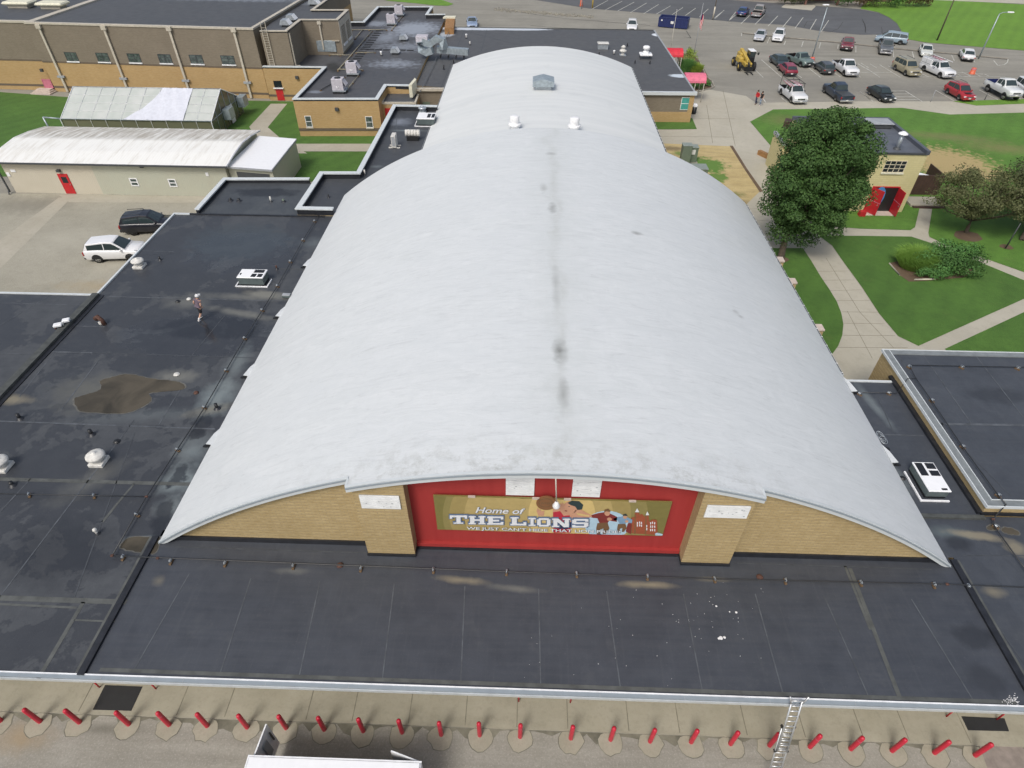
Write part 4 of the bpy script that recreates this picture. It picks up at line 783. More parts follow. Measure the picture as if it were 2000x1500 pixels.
# ---------------------------------------------------------------- shed, greenhouse, painted block building
shed = thing('metal_shed', 'long pale metal shed with a streaky white curved roof and red door', 'shed', at(31.5, 376, 0))
SX0, SX1, SY0, SY1 = -52.3, -28.9, 56.6, 66.2
prof = [(SY0-.15, 3.25), (58.8, 3.62), (61.3, 3.84), (63.6, 3.66), (SY1, 3.25)]
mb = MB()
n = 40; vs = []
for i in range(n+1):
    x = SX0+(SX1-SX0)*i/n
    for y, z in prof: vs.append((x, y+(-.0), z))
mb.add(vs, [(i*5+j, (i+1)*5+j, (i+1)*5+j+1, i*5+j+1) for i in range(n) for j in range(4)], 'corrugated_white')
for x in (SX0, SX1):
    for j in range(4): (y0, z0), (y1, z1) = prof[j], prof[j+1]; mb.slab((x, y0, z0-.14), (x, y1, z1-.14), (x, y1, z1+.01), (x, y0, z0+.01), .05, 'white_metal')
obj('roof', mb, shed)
WS = Wall((-51.3, 56.9), (-28.5, 56.9))
mb = MB(); vs = []
for x in (-51.3, -29.3):
    vs += [(x, 56.9, 0), (x, 65.9, 0)]+[(x, y, z-.06) for y, z in ((65.9, 3.28), (63.6, 3.66), (61.3, 3.84), (58.8, 3.62), (56.9, 3.28))]
mb.add(vs, [(0, 1, 2, 3, 4, 5, 6), (13, 12, 11, 10, 9, 8, 7), (0, 6, 13, 7), (1, 8, 9, 2)], 'shed_siding'); obj('wall', mb, shed)
mb = MB(); mb.box((-40.6, 56.42, 3.2), (23.5, .14, .14), 'dark_grey'); mb.box((-51.75, 56.72, 1.7), (.12, .12, 3.1), 'dark_grey'); mb.tube([(-51.75, 56.6, .3), (-51.6, 56.3, .08)], .06, 'dark_grey', 6); obj('gutter', mb, shed)
Zs = lambda x, y: (x/6, 150+y/6)
door(shed, WS, (lambda r: (r[0]+.05, r[0]+1.05, .03, r[3]))(WS.rect(Zs(660, 1135), Zs(870, 1365))), 'door_red', pane=1)
Z1 = lambda x, y: (x/2.857, y/2.857)
window(shed, WS, WS.rect(Z1(718, 993), Z1(780, 1038)), 'white_metal', 'window_glass', 1, 2, fr=.09); window(shed, WS, WS.rect(Z1(934, 998), Z1(993, 1042)), 'white_metal', 'window_glass', 1, 2, fr=.09)
for p in (Zs(695, 1095), Z1(795, 925)): a = WS.at(*p); mb = MB(); WS.box(mb, a[0]-.16, a[0]+.16, a[1]-.1, a[1]+.12, .02, .3, 'dark_grey'); obj('wall_lamp', mb, shed)
for p, q in ((Zs(118, 1085), Zs(190, 1115)), (Zs(70, 1120), Zs(130, 1165)), (Z1(1145, 962), Z1(1167, 982))): r = WS.rect(p, q); mb = MB(); WS.box(mb, r[0], r[1], r[2], r[3], .01, .05, 'white_metal'); obj('wall_plate', mb, shed)
ex = thing('lean_to', 'smaller shed extension with a clean bright white sloping roof', 'shed', at(560, 380, 0))
q = PZ([(505, 266), (579, 272), (531, 333), (440, 326)], 2.95)
q[1].z = q[0].z = 3.0
mb = MB(); mb.poly(q, 'white_bright'); mb.ribbon(offpath([q[3], q[2], q[1], q[0]], -.02), .08, 2.82, 2.99, 'grey_paint'); obj('roof', mb, ex)
for i in range(1, 20):
    pass
fp = [q[3]+Vector((.1, .25, 0)), q[2]+Vector((-.1, .25, 0)), q[1]+Vector((-.1, -.1, 0)), q[0]]
mb = MB(); mb.prism(fp, 0, 2.85, 'shed_siding'); obj('wall', mb, ex)
WE = Wall(fp[0], fp[1]); mb = MB(); WE.box(mb, .8, 4.2, 1.0, 2.45, .01, .05, 'dark_grey'); obj('door', mb, ex)

gy0 = 72.3; gy1 = at(470, 189, 2.0).y; gym_ = (gy0+gy1)/2; gR = zat(429, 174, gym_); gL = zat(143, 170, gym_); gz = (gR.z+gL.z)/2; ga = zat(118, 231, gy0); gb = zat(415, 238, gy0); gx0 = (ga.x+gL.x)/2; gx1 = (gb.x+gR.x)/2; ge = (ga.z+gb.z)/2
gh = thing('greenhouse', 'long greenhouse with clouded roof panels and a white tarp over part of its roof', 'greenhouse', (gx0, gy0, 0))
mb = MB()
mb.slab((gx0, gy0-.1, ge), (gx1, gy0-.1, ge), (gx1, gym_, gz), (gx0, gym_, gz), .03, 'polycarb'); mb.slab((gx0, gym_, gz), (gx1, gym_, gz), (gx1, gy1+.1, ge), (gx0, gy1+.1, ge), .03, 'polycarb'); obj('roof', mb, gh)
mb = MB()
mb.quad((gx0, gy0, 0), (gx1, gy0, 0), (gx1, gy0, ge), (gx0, gy0, ge), 'gh_glass'); mb.quad((gx0, gy1, 0), (gx1, gy1, 0), (gx1, gy1, ge), (gx0, gy1, ge), 'gh_glass')
for x in (gx0, gx1): mb.add([(x, gy0, 0), (x, gy1, 0), (x, gy1, ge), (x, gym_, gz-.05), (x, gy0, ge)], [(0, 1, 2, 3, 4)], 'gh_glass')
obj('glazing', mb, gh, recalc=False)
mb = MB(); n = 10
for i in range(n+1):
    x = gx0+(gx1-gx0)*i/n; r = .06 if i in (0, n) else .025
    mb.tube([(x, gy0-.12, 0), (x, gy0-.12, ge), (x, gym_, gz+.04), (x, gy1+.12, ge), (x, gy1+.12, 0)], r, 'white_metal', 4)
for k in (.0, .25, .5, .75, 1.0): y = gy0-.1+(gym_-gy0+.1)*k; z = ge+(gz-ge)*k+.035; mb.tube([(gx0, y, z), (gx1, y, z)], .05 if k in (0, 1) else .018, 'galvanised' if k in (0, 1) else 'white_metal', 4)
for k in range(1, 6): y = gy0+(gy1-gy0)*k/6; zt = ge+(gz-ge)*(1-abs(k/3-1)); mb.tube([(gx1+.02, y, 0), (gx1+.02, y, zt)], .03, 'galvanised', 4)
mb.tube([(gx1+.02, gy0, ge), (gx1+.02, gy1, ge)], .04, 'galvanised', 4); obj('frame', mb, gh)
Wg = Wall((gx1+.05, gy0), (gx1+.05, gy1))
mb = MB(); Wg.box(mb, 4.9, 5.9, .05, 2.1, .03, .1, 'white_bright'); obj('door', mb, gh)
for t_ in (3.0, 7.6): mb = MB(); Wg.box(mb, t_, t_+1.4, 1.1, 2.3, .05, .9, 'duct_metal'); obj('fan_box', mb, gh)
for k in range(7):     # staging seen through the glass
    pass
tp = []; u0, u1 = .555, .815; mbt = MB(); N = 24; vs = []
for j in range(N+1):
    v = j/N
    for i in range(N+1):
        lo = u0+.135*v-(0 if v > .75 else .0); left = (.61-.195*(1-v)**1.7)
        x = gx0+(gx1-gx0)*(left+(u1-left)*(i/N)); kk = v
        y = gy0-.14+(gym_-gy0+.1)*kk; z = ge+(gz-ge)*kk+.07+.03*math.sin(i*.8+j*.5)+.02*math.sin(i*2.1-j*.9)
        vs.append((x, y, z))
mbt.add(vs, [(j*(N+1)+i, j*(N+1)+i+1, (j+1)*(N+1)+i+1, (j+1)*(N+1)+i) for j in range(N) for i in range(N)], 'tarp_white', True)
tag(obj('tarp', mbt), 'wrinkled white tarp draped over the greenhouse roof', 'tarp')
fr = thing('goalpost_frame', 'bare blue-grey pipe frame standing at the left end of the greenhouse', 'frame', (gx0-3, gy0, 0))
mb = MB(); a = zat(84, 229, gy0); mb.tube([(a.x, gy0, a.z), (gx0, gy0, ge)], .09, 'duct_metal', 6); mb.tube([(a.x, gy0, a.z), (a.x+.3, gy0-.2, 0)], .1, 'duct_metal', 6); obj('pipe', mb, fr)

HZ = 5.8; A = at(1814.5, 298, HZ); hy0 = A.y; hy1 = at(1736, 233, HZ).y; hx1 = A.x; hx0 = hx1-9.5
house = thing('painted_block_building', 'two-storey pale yellow block building with open red double doors', 'building', (hx1, hy0, 0))
mb = MB(); mb.prism([(hx0, hy0), (hx1, hy0), (hx1, hy1), (hx0, hy1)], 0, HZ-.1, 'cream_block', top=False); obj('wall', mb, house)
mb = MB(); mb.poly([(hx0, hy0, HZ-.15), (hx1, hy0, HZ-.15), (hx1, hy1, HZ-.15), (hx0, hy1, HZ-.15)], 'membrane_house'); obj('roof', mb, house)
mb = MB(); mb.ribbon([(hx1+.08, hy0-.1), (hx1+.08, hy1+.1), (hx0-.08, hy1+.1)], .34, HZ-.2, HZ+.16, 'slate'); mb.ribbon([(hx0-.1, hy0-.08), (hx1+.08, hy0-.08)], .16, HZ-.22, HZ-.06, 'dark_grey'); obj('parapet_cap', mb, house)
WH = Wall((hx0, hy0), (hx1, hy0)); Zh = lambda x, y: (1700+x/5, 200+y/5)
r = WH.rect(Zh(160, 567), Zh(310, 685)); r = (WH.at(*Zh(155, 567))[0], WH.at(*Zh(368, 567))[0], r[2], r[3])
o = window(house, WH, r, 'sandstone', 'glass', 4, 3, sill='cream_paint', fr=.045)
dt = WH.at(*Zh(30, 828)); du = WH.at(*Zh(288, 828)); dw0, dw1, dz = dt[0]+.02, du[0]-.05, dt[1]
mb = MB(); WH.box(mb, dw0, dw1, .1, dz, -.1, .02, 'blackish'); WH.box(mb, dw0-.1, dw0, 0, dz+.1, 0, .07, 'red_paint'); WH.box(mb, dw1, dw1+.1, 0, dz+.1, 0, .07, 'red_paint'); WH.box(mb, dw0, dw1, dz, dz+.1, 0, .07, 'red_paint'); WH.box(mb, dw0-.2, dw1+.2, 0, .1, 0, .9, 'pinkish_stone'); obj('doorway', mb, house)
for s in (0, 1):
    h_ = WH.pt(dw0 if s == 0 else dw1, 0, .06); th = rad(-60) if s == 0 else rad(-86); wd = (dw1-dw0)/2
    dv = Vector((math.cos(th), math.sin(th), 0)); p = h_+dv*wd; c = (h_+p)/2
    mb = MB(); mb.box((c.x, c.y, dz/2+.08), (wd, .06, dz-.1), 'red_paint', th); mb.box((c.x, c.y-.02, dz/2+.08), (wd*1.02, .09, .05), 'faded_pink', th); dl = obj('door', mb, house)
    mb = MB(); q_ = h_+dv*wd*.88; mb.box((q_.x, q_.y, 1.1), (.08, .16, .12), 'chrome', th); obj('handle', mb, dl)
a = WH.pt(dw0+.85, 1.3, .12); mb = MB(); mb.slab(a+Vector((-.6, 0, -1.1)), a+Vector((.2, 0, -.9)), a+Vector((.45, 0, .9)), a+Vector((-.2, 0, 1.25)), .03, 'blue_tarp')
vs = [WH.pt(dw0+.75+.55*math.cos(k*math.pi/8), 1.55+1.0*math.sin(k*math.pi/8), .1) for k in range(16)]
mb = MB(); mb.add(vs+[v+Vector((0, -.04, 0)) for v in vs], [tuple(range(16, 32))]+[(k, (k+1) % 16, 16+(k+1) % 16, 16+k) for k in range(16)], 'blue_tarp'); tag(obj('blue_board', mb), 'round blue board leaning inside the open red doorway', 'board')
mb = MB(); WH.box(mb, dw0-.9, dw0-.35, .05, .5, .7, 1.2, 'red_paint'); tag(obj('red_box', mb), 'small red box on the grass by the open red doors', 'box')
p = at(1705+.0, 240, HZ); mb = MB(); c = at(1715, 244, HZ); mb.box((c.x, c.y, HZ+.08), (2.1, 1.5, .42), 'dark_grey', 0, .06); mb.box((c.x, c.y, HZ+.33), (2.3, 1.7, .1), 'grey_paint', 0, .03); obj('roof_hatch', mb, house)
c = at(1752, 290, HZ-.1); mb = MB(); mb.tube([(c.x, c.y, HZ-.15), (c.x, c.y, HZ+1.15)], .17, 'galvanised', 10); mb.lathe((c.x, c.y, HZ-.15), [(.34, 0), (.3, .12), (.18, .2)], 'dark_grey', 12); mb.lathe((c.x, c.y, HZ+1.22), [(.42, 0), (.40, .06), (.1, .22)], 'white_bright', 14); obj('flue', mb, house)
# low cream wall at the left of the tree and brown enclosure on the right
a = at(1513, 255, 3.6); b = at(1510, 290, .0)
lw = thing('side_wing', 'cream block wing of the painted building peeking out left of the big tree', 'building', (a.x, a.y, 0))
mb = MB(); mb.prism([(a.x, a.y-3.5), (hx0-.1, a.y-3.5), (hx0-.1, a.y), (a.x, a.y)], 0, 3.4, 'cream_block'); obj('wall', mb, lw); mb = MB(); mb.ribbon([(a.x-.05, a.y+.05), (a.x-.05, a.y-3.55), (hx0-.1, a.y-3.55)], .3, 3.3, 3.55, 'grey_paint'); obj('roof_edge', mb, lw)
c = at(1532, 243, 3.6); mb = MB(); mb.prism(PZ([(1528, 250), (1531, 243), (1545, 245), (1540, 252)], 3.4), 3.4, 4.1, 'brown_fence'); obj('roof_box', mb, lw)
zf = zat(1848, 343, hy0+2.4)
fe = thing('brown_enclosure', 'dark brown board enclosure with a white roof beside the yellow building', 'enclosure', (hx1, hy0+2.4, 0))
mb = MB(); f1 = at(1796, 388, 0); fz = 2.3; e0 = Vector((hx1+.02, f1.y+.9, 0)); e1 = zat(1847, 343, f1.y+.9); mb.box(((e0.x+e1.x)/2, e0.y, e1.z/2), (e1.x-e0.x, .1, e1.z), 'brown_fence')
for i in range(18): mb.box((e0.x+(e1.x-e0.x)*i/17, e0.y-.055, e1.z/2), (.02, .012, e1.z), 'blackish')
mb.box((e1.x, e0.y+1.5, e1.z/2), (.1, 3, e1.z), 'brown_fence'); obj('fence', mb, fe)
mb = MB(); mb.slab((e0.x, e0.y+.1, e1.z-.12), (e1.x-1.1, e0.y+.1, e1.z-.12), (e0.x+.1, e0.y+3.4, e1.z-.1), (e0.x, e0.y+3.4, e1.z-.1), .08, 'white_bright'); obj('roof', mb, fe)
mb = MB(); c = at(1792, 398, 0); mb.box((c.x+.6, c.y+.2, .12), (3.3, 1.9, .24), 'concrete_path', 0, .02); mb.box((c.x+.6, c.y-.9, .07), (3.0, .3, .14), 'brown_fence'); tag(obj('stoop', mb), 'low concrete stoop at the foot of the brown enclosure', 'step')
mb = MB(); c = at(1541, 250, 0); 
sg = at(1491, 306, .0); mb = MB(); mb.box((sg.x, sg.y, .25), (1.6, .4, .5), 'timber', rad(-60)); tag(obj('timber_bench', mb), 'low brown timber bench at the edge of the path by the big tree', 'bench')

# ---------------------------------------------------------------- plants
def leaves(mb, c, rad3, n, size, m, rnd, shell=.55, flat=.35):
    vs = []; fs = []
    for i in range(n):
        while True:
            d = Vector((rnd.gauss(0, 1), rnd.gauss(0, 1), rnd.gauss(0, 1)))
            if d.length > .01: break
        d.normalize(); r = shell+(1-shell)*rnd.random() if rnd.random() < .8 else rnd.random()
        p = Vector((c[0]+d.x*rad3[0]*r, c[1]+d.y*rad3[1]*r, c[2]+d.z*rad3[2]*r))
        nrm = (d+Vector((rnd.gauss(0, .5), rnd.gauss(0, .5), rnd.gauss(.35, .5)))).normalized()
        u = nrm.cross(Vector((rnd.random()-.5, rnd.random()-.5, rnd.random()-.5))).normalized(); v = nrm.cross(u); s = size*rnd.uniform(.6, 1.35)
        k = len(vs); vs += [p-u*s*.5, p+v*s*.32, p+u*s*.6, p-v*s*.32]; fs.append((k, k+1, k+2, k+3))
    mb.add(vs, fs, m)
def tree(name, label, base, crown, clumps, lsize, nl, m, lean=(0, 0), seed=1, trunk_r=.3, zsplit=None, cr=1.3, group=None, limbs=None):
    # crown: centre offset (x, y, z) and radii
    rnd = random.Random(seed); t_ = thing(name, label, 'tree', (base.x, base.y, 0), group)
    cx, cy, cz, rx, ry, rz = crown; C = Vector((base.x+cx, base.y+cy, cz)); tr = MB(); cw = MB()
    sp = Vector((base.x+cx*.35+lean[0], base.y+cy*.35+lean[1], zsplit or cz*.4))
    tr.tube([base-Vector((0, 0, .15)), base+Vector((0, 0, .1)), base.lerp(sp, .5)+Vector((rnd.gauss(0, .1), rnd.gauss(0, .1), 0)), sp], [trunk_r*1.5, trunk_r*1.1, trunk_r*.9, trunk_r*.8], 'bark', 9)
    cl = []
    for i in range(clumps):
        for _ in range(60):
            d = Vector((rnd.uniform(-1, 1), rnd.uniform(-1, 1), rnd.uniform(-1, 1)))
            if d.length < 1 and (d.length > .45 or rnd.random() < .3):
                p = Vector((C.x+d.x*rx, C.y+d.y*ry, C.z+d.z*rz))
                if all((p-q).length > cr*.62 for q in cl): break
        cl.append(p)
    for i, p in enumerate(cl):
        r = cr*rnd.uniform(.5, 1.25)
        leaves(cw, p, (r, r, r*.72), nl, lsize, m, rnd)
        if i % 3 == 0:
            md = sp.lerp(p, .5)+Vector((rnd.gauss(0, .3), rnd.gauss(0, .3), rnd.gauss(.1, .2))); tr.tube([sp-Vector((0, 0, .2)), md, p], [trunk_r*.42, trunk_r*.25, .03], 'bark', 6)
    obj('trunk', tr, t_); obj('crown', cw, t_, recalc=False); return t_
T0 = at(1524, 506, 0)
tree('maple_tree', 'big dense dark green tree with a leaning trunk right beside the arched roof', Vector(T0), (1.35, 1.0, 6.85, 3.35, 3.3, 5.15), 125, .17, 950, 'leaf_maple', (-.2, .3), 11, .27, 3.2, 1.25)
T1 = at(1886, 455, 0); tree('spreading_tree', 'thin olive-leaved tree with spreading branches beside the brown enclosure', Vector(T1), (.2, .6, 3.7, 4.5, 3.5, 1.7), 70, .15, 300, 'leaf_olive', (0, 0), 5, .17, 1.3, 1.0)
T2 = at(1995, 470, 0); tree('spreading_tree', 'denser dark olive tree at the right edge of the picture', Vector(T2), (2.0, 1.4, 4.2, 3.9, 3.8, 2.7), 80, .17, 420, 'leaf_dark', (0, 0), 8, .22, 1.5, 1.2)
def bush(name, label, cat, c, r, n, size, m, seed, blades=False, group=None, parts=3):
    rnd = random.Random(seed); mb = MB(); mb.tube([(c[0], c[1], -.05), (c[0], c[1], r[2]*.9)], .04, 'bark', 5)
    if blades:
        vs = []; fs = []
        for i in range(n):
            a = rnd.random()*6.283; q = math.sqrt(rnd.random()); bx, by = c[0]+math.cos(a)*q*r[0]*.55, c[1]+math.sin(a)*q*r[1]*.55
            h = r[2]*rnd.uniform(.9, 1.9); ox, oy = math.cos(a)*q*r[0]*.6+rnd.gauss(0, .12), math.sin(a)*q*r[1]*.6+rnd.gauss(0, .12); wv = size*.5
            k = len(vs); vs += [(bx-wv, by, 0), (bx+wv, by, 0), (bx+ox*.55+wv*.7, by+oy*.55, h*.75), (bx+ox*.55-wv*.7, by+oy*.55, h*.75), (bx+ox, by+oy, h*(.8 if q > .5 else 1))]
            fs += [(k, k+1, k+2, k+3), (k+3, k+2, k+4)]
        mb.add(vs, fs, m)
    else:
        for i in range(parts*3):
            a = rnd.random()*6.283; q = rnd.random()**.5; p = (c[0]+math.cos(a)*q*r[0]*.7, c[1]+math.sin(a)*q*r[1]*.7, r[2]*(.5+.45*rnd.random()))
            leaves(mb, p, (r[0]*.45, r[1]*.45, r[2]*.5), n//(parts*3), size, m, rnd)
    o = obj(name, mb, recalc=False); return tag(o, label, cat, group)
bush('ornamental_grass', 'lime green clump of tall grass at the left end of the lawn bed', 'grass', at(1783, 522, 0), (1.9, 1.6, 1.0), 4200, .035, 'leaf_grass', 3, True)
bush('fern_shrub', 'blue-green leafy shrub in the middle of the lawn bed', 'shrub', at(1822, 527, 0), (1.9, 1.5, 1.3), 3600, .13, 'leaf_fern', 4)
bush('fern_shrub', 'low bright green shrub at the front of the lawn bed', 'shrub', at(1820, 547, 0), (1.5, .9, .8), 2000, .12, 'leaf_fern', 14)
bush('broad_shrub', 'dark green leafy shrub at the right end of the lawn bed', 'shrub', at(1870, 530, 0), (2.3, 1.6, 1.3), 3800, .15, 'leaf_shrub', 5)
bush('broad_shrub', 'bright green shrub behind the others in the lawn bed', 'shrub', at(1858, 508, 0), (2.6, 1.1, 1.4), 3200, .15, 'leaf_fern', 6)
mb = MB(); mb.poly([(p.x, p.y, .045) for p in PZ([(1735, 515), (1752, 535), (1775, 551), (1812, 549), (1880, 543), (1905, 530), (1880, 510), (1780, 505)], 0)], 'mulch'); struct('soil_bed', mb)
mb = MB(); mb.tube([tuple(at(1786, 546, .08)), tuple(at(1826, 545, .08))], .06, 'cream_paint', 6); mb.tube([tuple(at(1737, 514, .08)), tuple(at(1757, 537, .08))], .06, 'kerb_stone', 6); struct('bed_edging', mb)
for (x, y, r) in ((1890, 462, 1.3), (1965, 483, .6), (1524, 507, .7)):
    c = at(x, y, 0); mb = MB(); mb.poly([(c.x+r*math.cos(k*.5236)*random.uniform(.8, 1.1), c.y+r*.8*math.sin(k*.5236), .05) for k in range(12)], 'mulch'); struct('soil', mb)
# planting by the entrance canopies, and behind the far car park
mb = MB(); mb.poly([(p.x, p.y, .05) for p in PZ([(1318, 105), (1348, 105), (1368, 122), (1383, 150), (1390, 172), (1355, 178)], 0)], 'mulch'); struct('soil_bed', mb)
for i, (x, y, r, m, lb, bl) in enumerate(((1343, 123, (1.5, 2.0, 1.5), 'leaf_lime', 'round yellow-green bush between the pink and red canopies', False), (1340, 136, (1.5, 1.2, 1.2), 'leaf_fern', 'green grassy bush just behind the pink canopy', True), (1357, 137, (1.3, 1.2, .9), 'leaf_lime', 'low lime bush at the kerb behind the pink canopy', True),
    (1349, 104, (1.0, 1.2, 1.0), 'leaf_lime', 'small lime bush at the end of the red canopy', False), (1360, 168, (1.2, 1.0, .7), 'leaf_shrub', 'dark low bush under the pink canopy', False), (1376, 163, (1.0, 1.2, .7), 'leaf_fern', 'green low bush at the kerb corner below the pink canopy', False))):
    bush('bush', lb, 'bush', at(x, y+6, 0), r, 700 if not bl else 900, .16 if not bl else .06, m, 30+i, bl)
bx = [(1545, 9, 3.2, 2.0, 'leaf_dark'), (1567, 8, 3.0, 2.0, 'leaf_dark'), (1655, 12, 3.6, 2.2, 'leaf_shrub'), (1690, 13, 3.4, 2.2, 'leaf_russet'), (1720, 14, 3.4, 2.6, 'leaf_dark'), (1748, 14, 3.4, 2.6, 'leaf_shrub'), (1775, 13, 3.2, 2.8, 'leaf_russet'), (1800, 12, 2.6, 2.4, 'leaf_russet')]
for i, (x, y, r, h, m) in enumerate(bx):
    bush('hedge_bush', '%s bush in the row beyond the far car park, %s from the left' % ({'leaf_dark': 'dark', 'leaf_shrub': 'green', 'leaf_russet': 'reddish brown'}[m], ORD[i]), 'bush', at(x, y, 0), (r, 2.4, h), 900, .3, m, 50+i, group='bushes beyond the far car park')
p = at(1600, 8, 0); fb = thing('far_building', 'red brick building edge behind the bushes at the top of the picture', 'building', (p.x, p.y+3, 0))
mb = MB(); mb.box((p.x, p.y+6.5, 2), (34, 6, 4), 'red_brick'); obj('wall', mb, fb); mb = MB(); mb.box((p.x, p.y+6.5, 4.1), (34.6, 6.6, .2), 'dark_grey'); obj('roof', mb, fb)
mb = MB(); mb.box((p.x, p.y+1.2, 3.0), (7.5, 5, .3), 'dark_grey'); obj('porch_roof', mb, fb)
for dx in (-3.4, 3.4): mb = MB(); mb.box((p.x+dx, p.y-1, 1.45), (.4, .4, 2.8), 'red_brick'); obj('porch_post', mb, fb)
mb = MB(); mb.poly([(q.x, q.y, .02) for q in PZ([(1526, 14), (1534, 8), (1590, 10), (1593, 13), (1585, 20.5), (1530, 15.5)], 0)], 'concrete'); struct('concrete_pad', mb)

# ---------------------------------------------------------------- vehicles
def V(pts, x): # piecewise linear
    for i in range(len(pts)-1):
        if x <= pts[i+1][0]: k = (x-pts[i][0])/(pts[i+1][0]-pts[i][0]); return pts[i][1]+(pts[i+1][1]-pts[i][1])*k
    return pts[-1][1]
SPEC = {  # length, width, wheelbase, belt line, roof line stations (x from rear 0..1), wheel radius
 'sedan': (4.75, 1.82, 2.75, [(0, .84), (.04, .96), (.18, 1.0), (.70, .93), (.96, .74), (1, .62)], [(.10, 0), (.27, 1.38), (.50, 1.46), (.58, 1.42), (.74, 0)], .33),
 'hatch': (4.35, 1.78, 2.6, [(0, .85), (.04, 1.0), (.2, 1.0), (.72, .95), (.96, .74), (1, .62)], [(.02, 0), (.14, 1.36), (.45, 1.48), (.56, 1.43), (.76, 0)], .32),
 'suv': (4.7, 1.88, 2.72, [(0, .9), (.03, 1.08), (.25, 1.08), (.72, 1.06), (.95, .88), (1, .7)], [(.015, 0), (.075, 1.56), (.45, 1.72), (.57, 1.66), (.74, 0)], .36),
 'bigsuv': (5.2, 2.0, 2.95, [(0, 1.0), (.02, 1.16), (.25, 1.16), (.73, 1.14), (.97, 1.02), (1, .8)], [(.01, 0), (.05, 1.78), (.5, 1.88), (.60, 1.82), (.73, 0)], .38),
 'van': (5.1, 2.0, 3.05, [(0, .9), (.02, 1.08), (.3, 1.06), (.80, 1.02), (.96, .82), (1, .66)], [(.01, 0), (.06, 1.62), (.55, 1.75), (.66, 1.68), (.84, 0)], .34),
 'pickup': (5.9, 2.02, 3.65, [(0, 1.0), (.38, 1.0), (.39, 1.2), (.71, 1.2), (.95, 1.1), (1, .85)], [(.385, 0), (.41, 1.78), (.56, 1.92), (.61, 1.86), (.73, 0)], .40),
 'pickup_short': (5.6, 1.98, 3.3, [(0, .98), (.44, .98), (.45, 1.14), (.70, 1.14), (.95, 1.05), (1, .82)], [(.445, 0), (.465, 1.66), (.58, 1.78), (.625, 1.72), (.73, 0)], .38)}
def make_car(name, label, cat, kind, col, loc, ang, lift=0, roof_rails=False, spoiler=False, plain_bumper=True, extra=None, grille='grille_black', bed='blackish', scale=1.0, hood=None, low=None, group='vehicles in the car parks'):
    L, W_, WBs, belt, roof, wr = SPEC[kind]; L *= scale; pk = paint(col); t_ = thing(name, label, cat, (0, 0, 0), group)
    hw = W_/2; mb = MB(); z0 = .32+lift
    xs_ = sorted(set([0, .012, .04, .1, .18, .27, .5, .62, .72, .8, .88, .94, .975, .99, 1]+[p[0] for p in belt]+[p[0] for p in roof]))
    def hwid(u): return hw*(1-.10*max(0, (u-.86)/.14)**2-.06*max(0, (.1-u)/.1)**2)
    def cab(u): return max(V(belt, u)+lift, V(roof, u)+lift if roof[0][0] <= u <= roof[-1][0] and V(roof, u) > V(belt, u) else 0)
    # lower body shell
    rings = []
    for u in xs_:
        x = (u-.5)*L; b = V(belt, u)+lift; w2 = hwid(u); zb = z0+(.12 if u < .02 or u > .98 else 0)
        rings.append([(x, -w2*.93, zb), (x, -w2, zb+.14), (x, -w2, b-.22), (x, -w2*.975, b-.06), (x, -w2*.90, b), (x, 0, b+.025), (x, w2*.90, b), (x, w2*.975, b-.06), (x, w2, b-.22), (x, w2, zb+.14), (x, w2*.93, zb)])
    vs = [v for r in rings for v in r]; n = 11; fs = [(i*n+j, i*n+j+1, (i+1)*n+j+1, (i+1)*n+j) for i in range(len(rings)-1) for j in range(n-1)]
    fs += [tuple(range(n)), tuple(reversed(range((len(rings)-1)*n, len(rings)*n)))]
    truck = kind.startswith('pickup')
    if truck:      # open bed: drop the deck behind the cab
        ub = roof[0][0]-.01; keep = []
        for f in fs:
            if len(f) == 4:
                um = sum(vs[k][0] for k in f)/4/L+.5; zm = sum(vs[k][2] for k in f)/4; ym = max(abs(vs[k][1]) for k in f)
                i = f[0] % n
                if um < ub and i in (4, 5): continue
            keep.append(f)
        fs = keep
    mb.add(vs, fs, pk, True)
    hull = obj('body', mb, t_)
    if truck:
        bx = (ub-.5)*L; bz = V(belt, .1)+lift; mb = MB(); xa, xb_ = -.5*L+.06, bx
        mb.box(((xa+xb_)/2, 0, bz-.48), (xb_-xa, hw*1.8, .05), bed); mb.box((xa+.02, 0, bz-.22), (.06, hw*1.78, .5), bed); mb.box((xb_-.02, 0, bz-.22), (.06, hw*1.78, .5), bed)
        for s in (-1, 1): mb.box(((xa+xb_)/2, s*hw*.875, bz-.22), (xb_-xa, .07, .49), bed); mb.box(((xa+xb_)/2, s*hw*.93, bz+.005), (xb_-xa, .13, .04), pk)
        obj('truck_bed', mb, t_)
    # cabin: pillars/roof painted, glass inset panels
    us = [p[0] for p in roof]; mb = MB()
    def sec(u, k): # k 0 belt,1 roof edge
        x = (u-.5)*L; b = V(belt, u)+lift
        return x, b
    prof_ = [((us[0]-.5)*L, V(belt, us[0])+lift-.02)]+[((p[0]-.5)*L, p[1]+lift) for p in roof[1:-1]]+[((us[-1]-.5)*L, V(belt, us[-1])+lift-.02)]
    zb_ = min(prof_[0][1], prof_[-1][1]); zt_ = max(p[1] for p in prof_)
    def wz(z): return hw*(.92-.20*max(0, (z-zb_))/(zt_-zb_))
    P = prof_; vs = []
    for x, z in P: vs += [(x, -wz(z), z), (x, -wz(z)*.93, z+.035), (x, 0, z+.06), (x, wz(z)*.93, z+.035), (x, wz(z), z)]
    fs = [(i*5+j, i*5+j+1, (i+1)*5+j+1, (i+1)*5+j) for i in range(len(P)-1) for j in range(4)]
    fs += [tuple(i*5 for i in range(len(P))), tuple(i*5+4 for i in range(len(P)-1, -1, -1))]
    mb.add(vs, fs, pk, False)
    obj('cabin', mb, t_)
    def lerp(a, b, k): return (a[0]+(b[0]-a[0])*k, a[1]+(b[1]-a[1])*k)
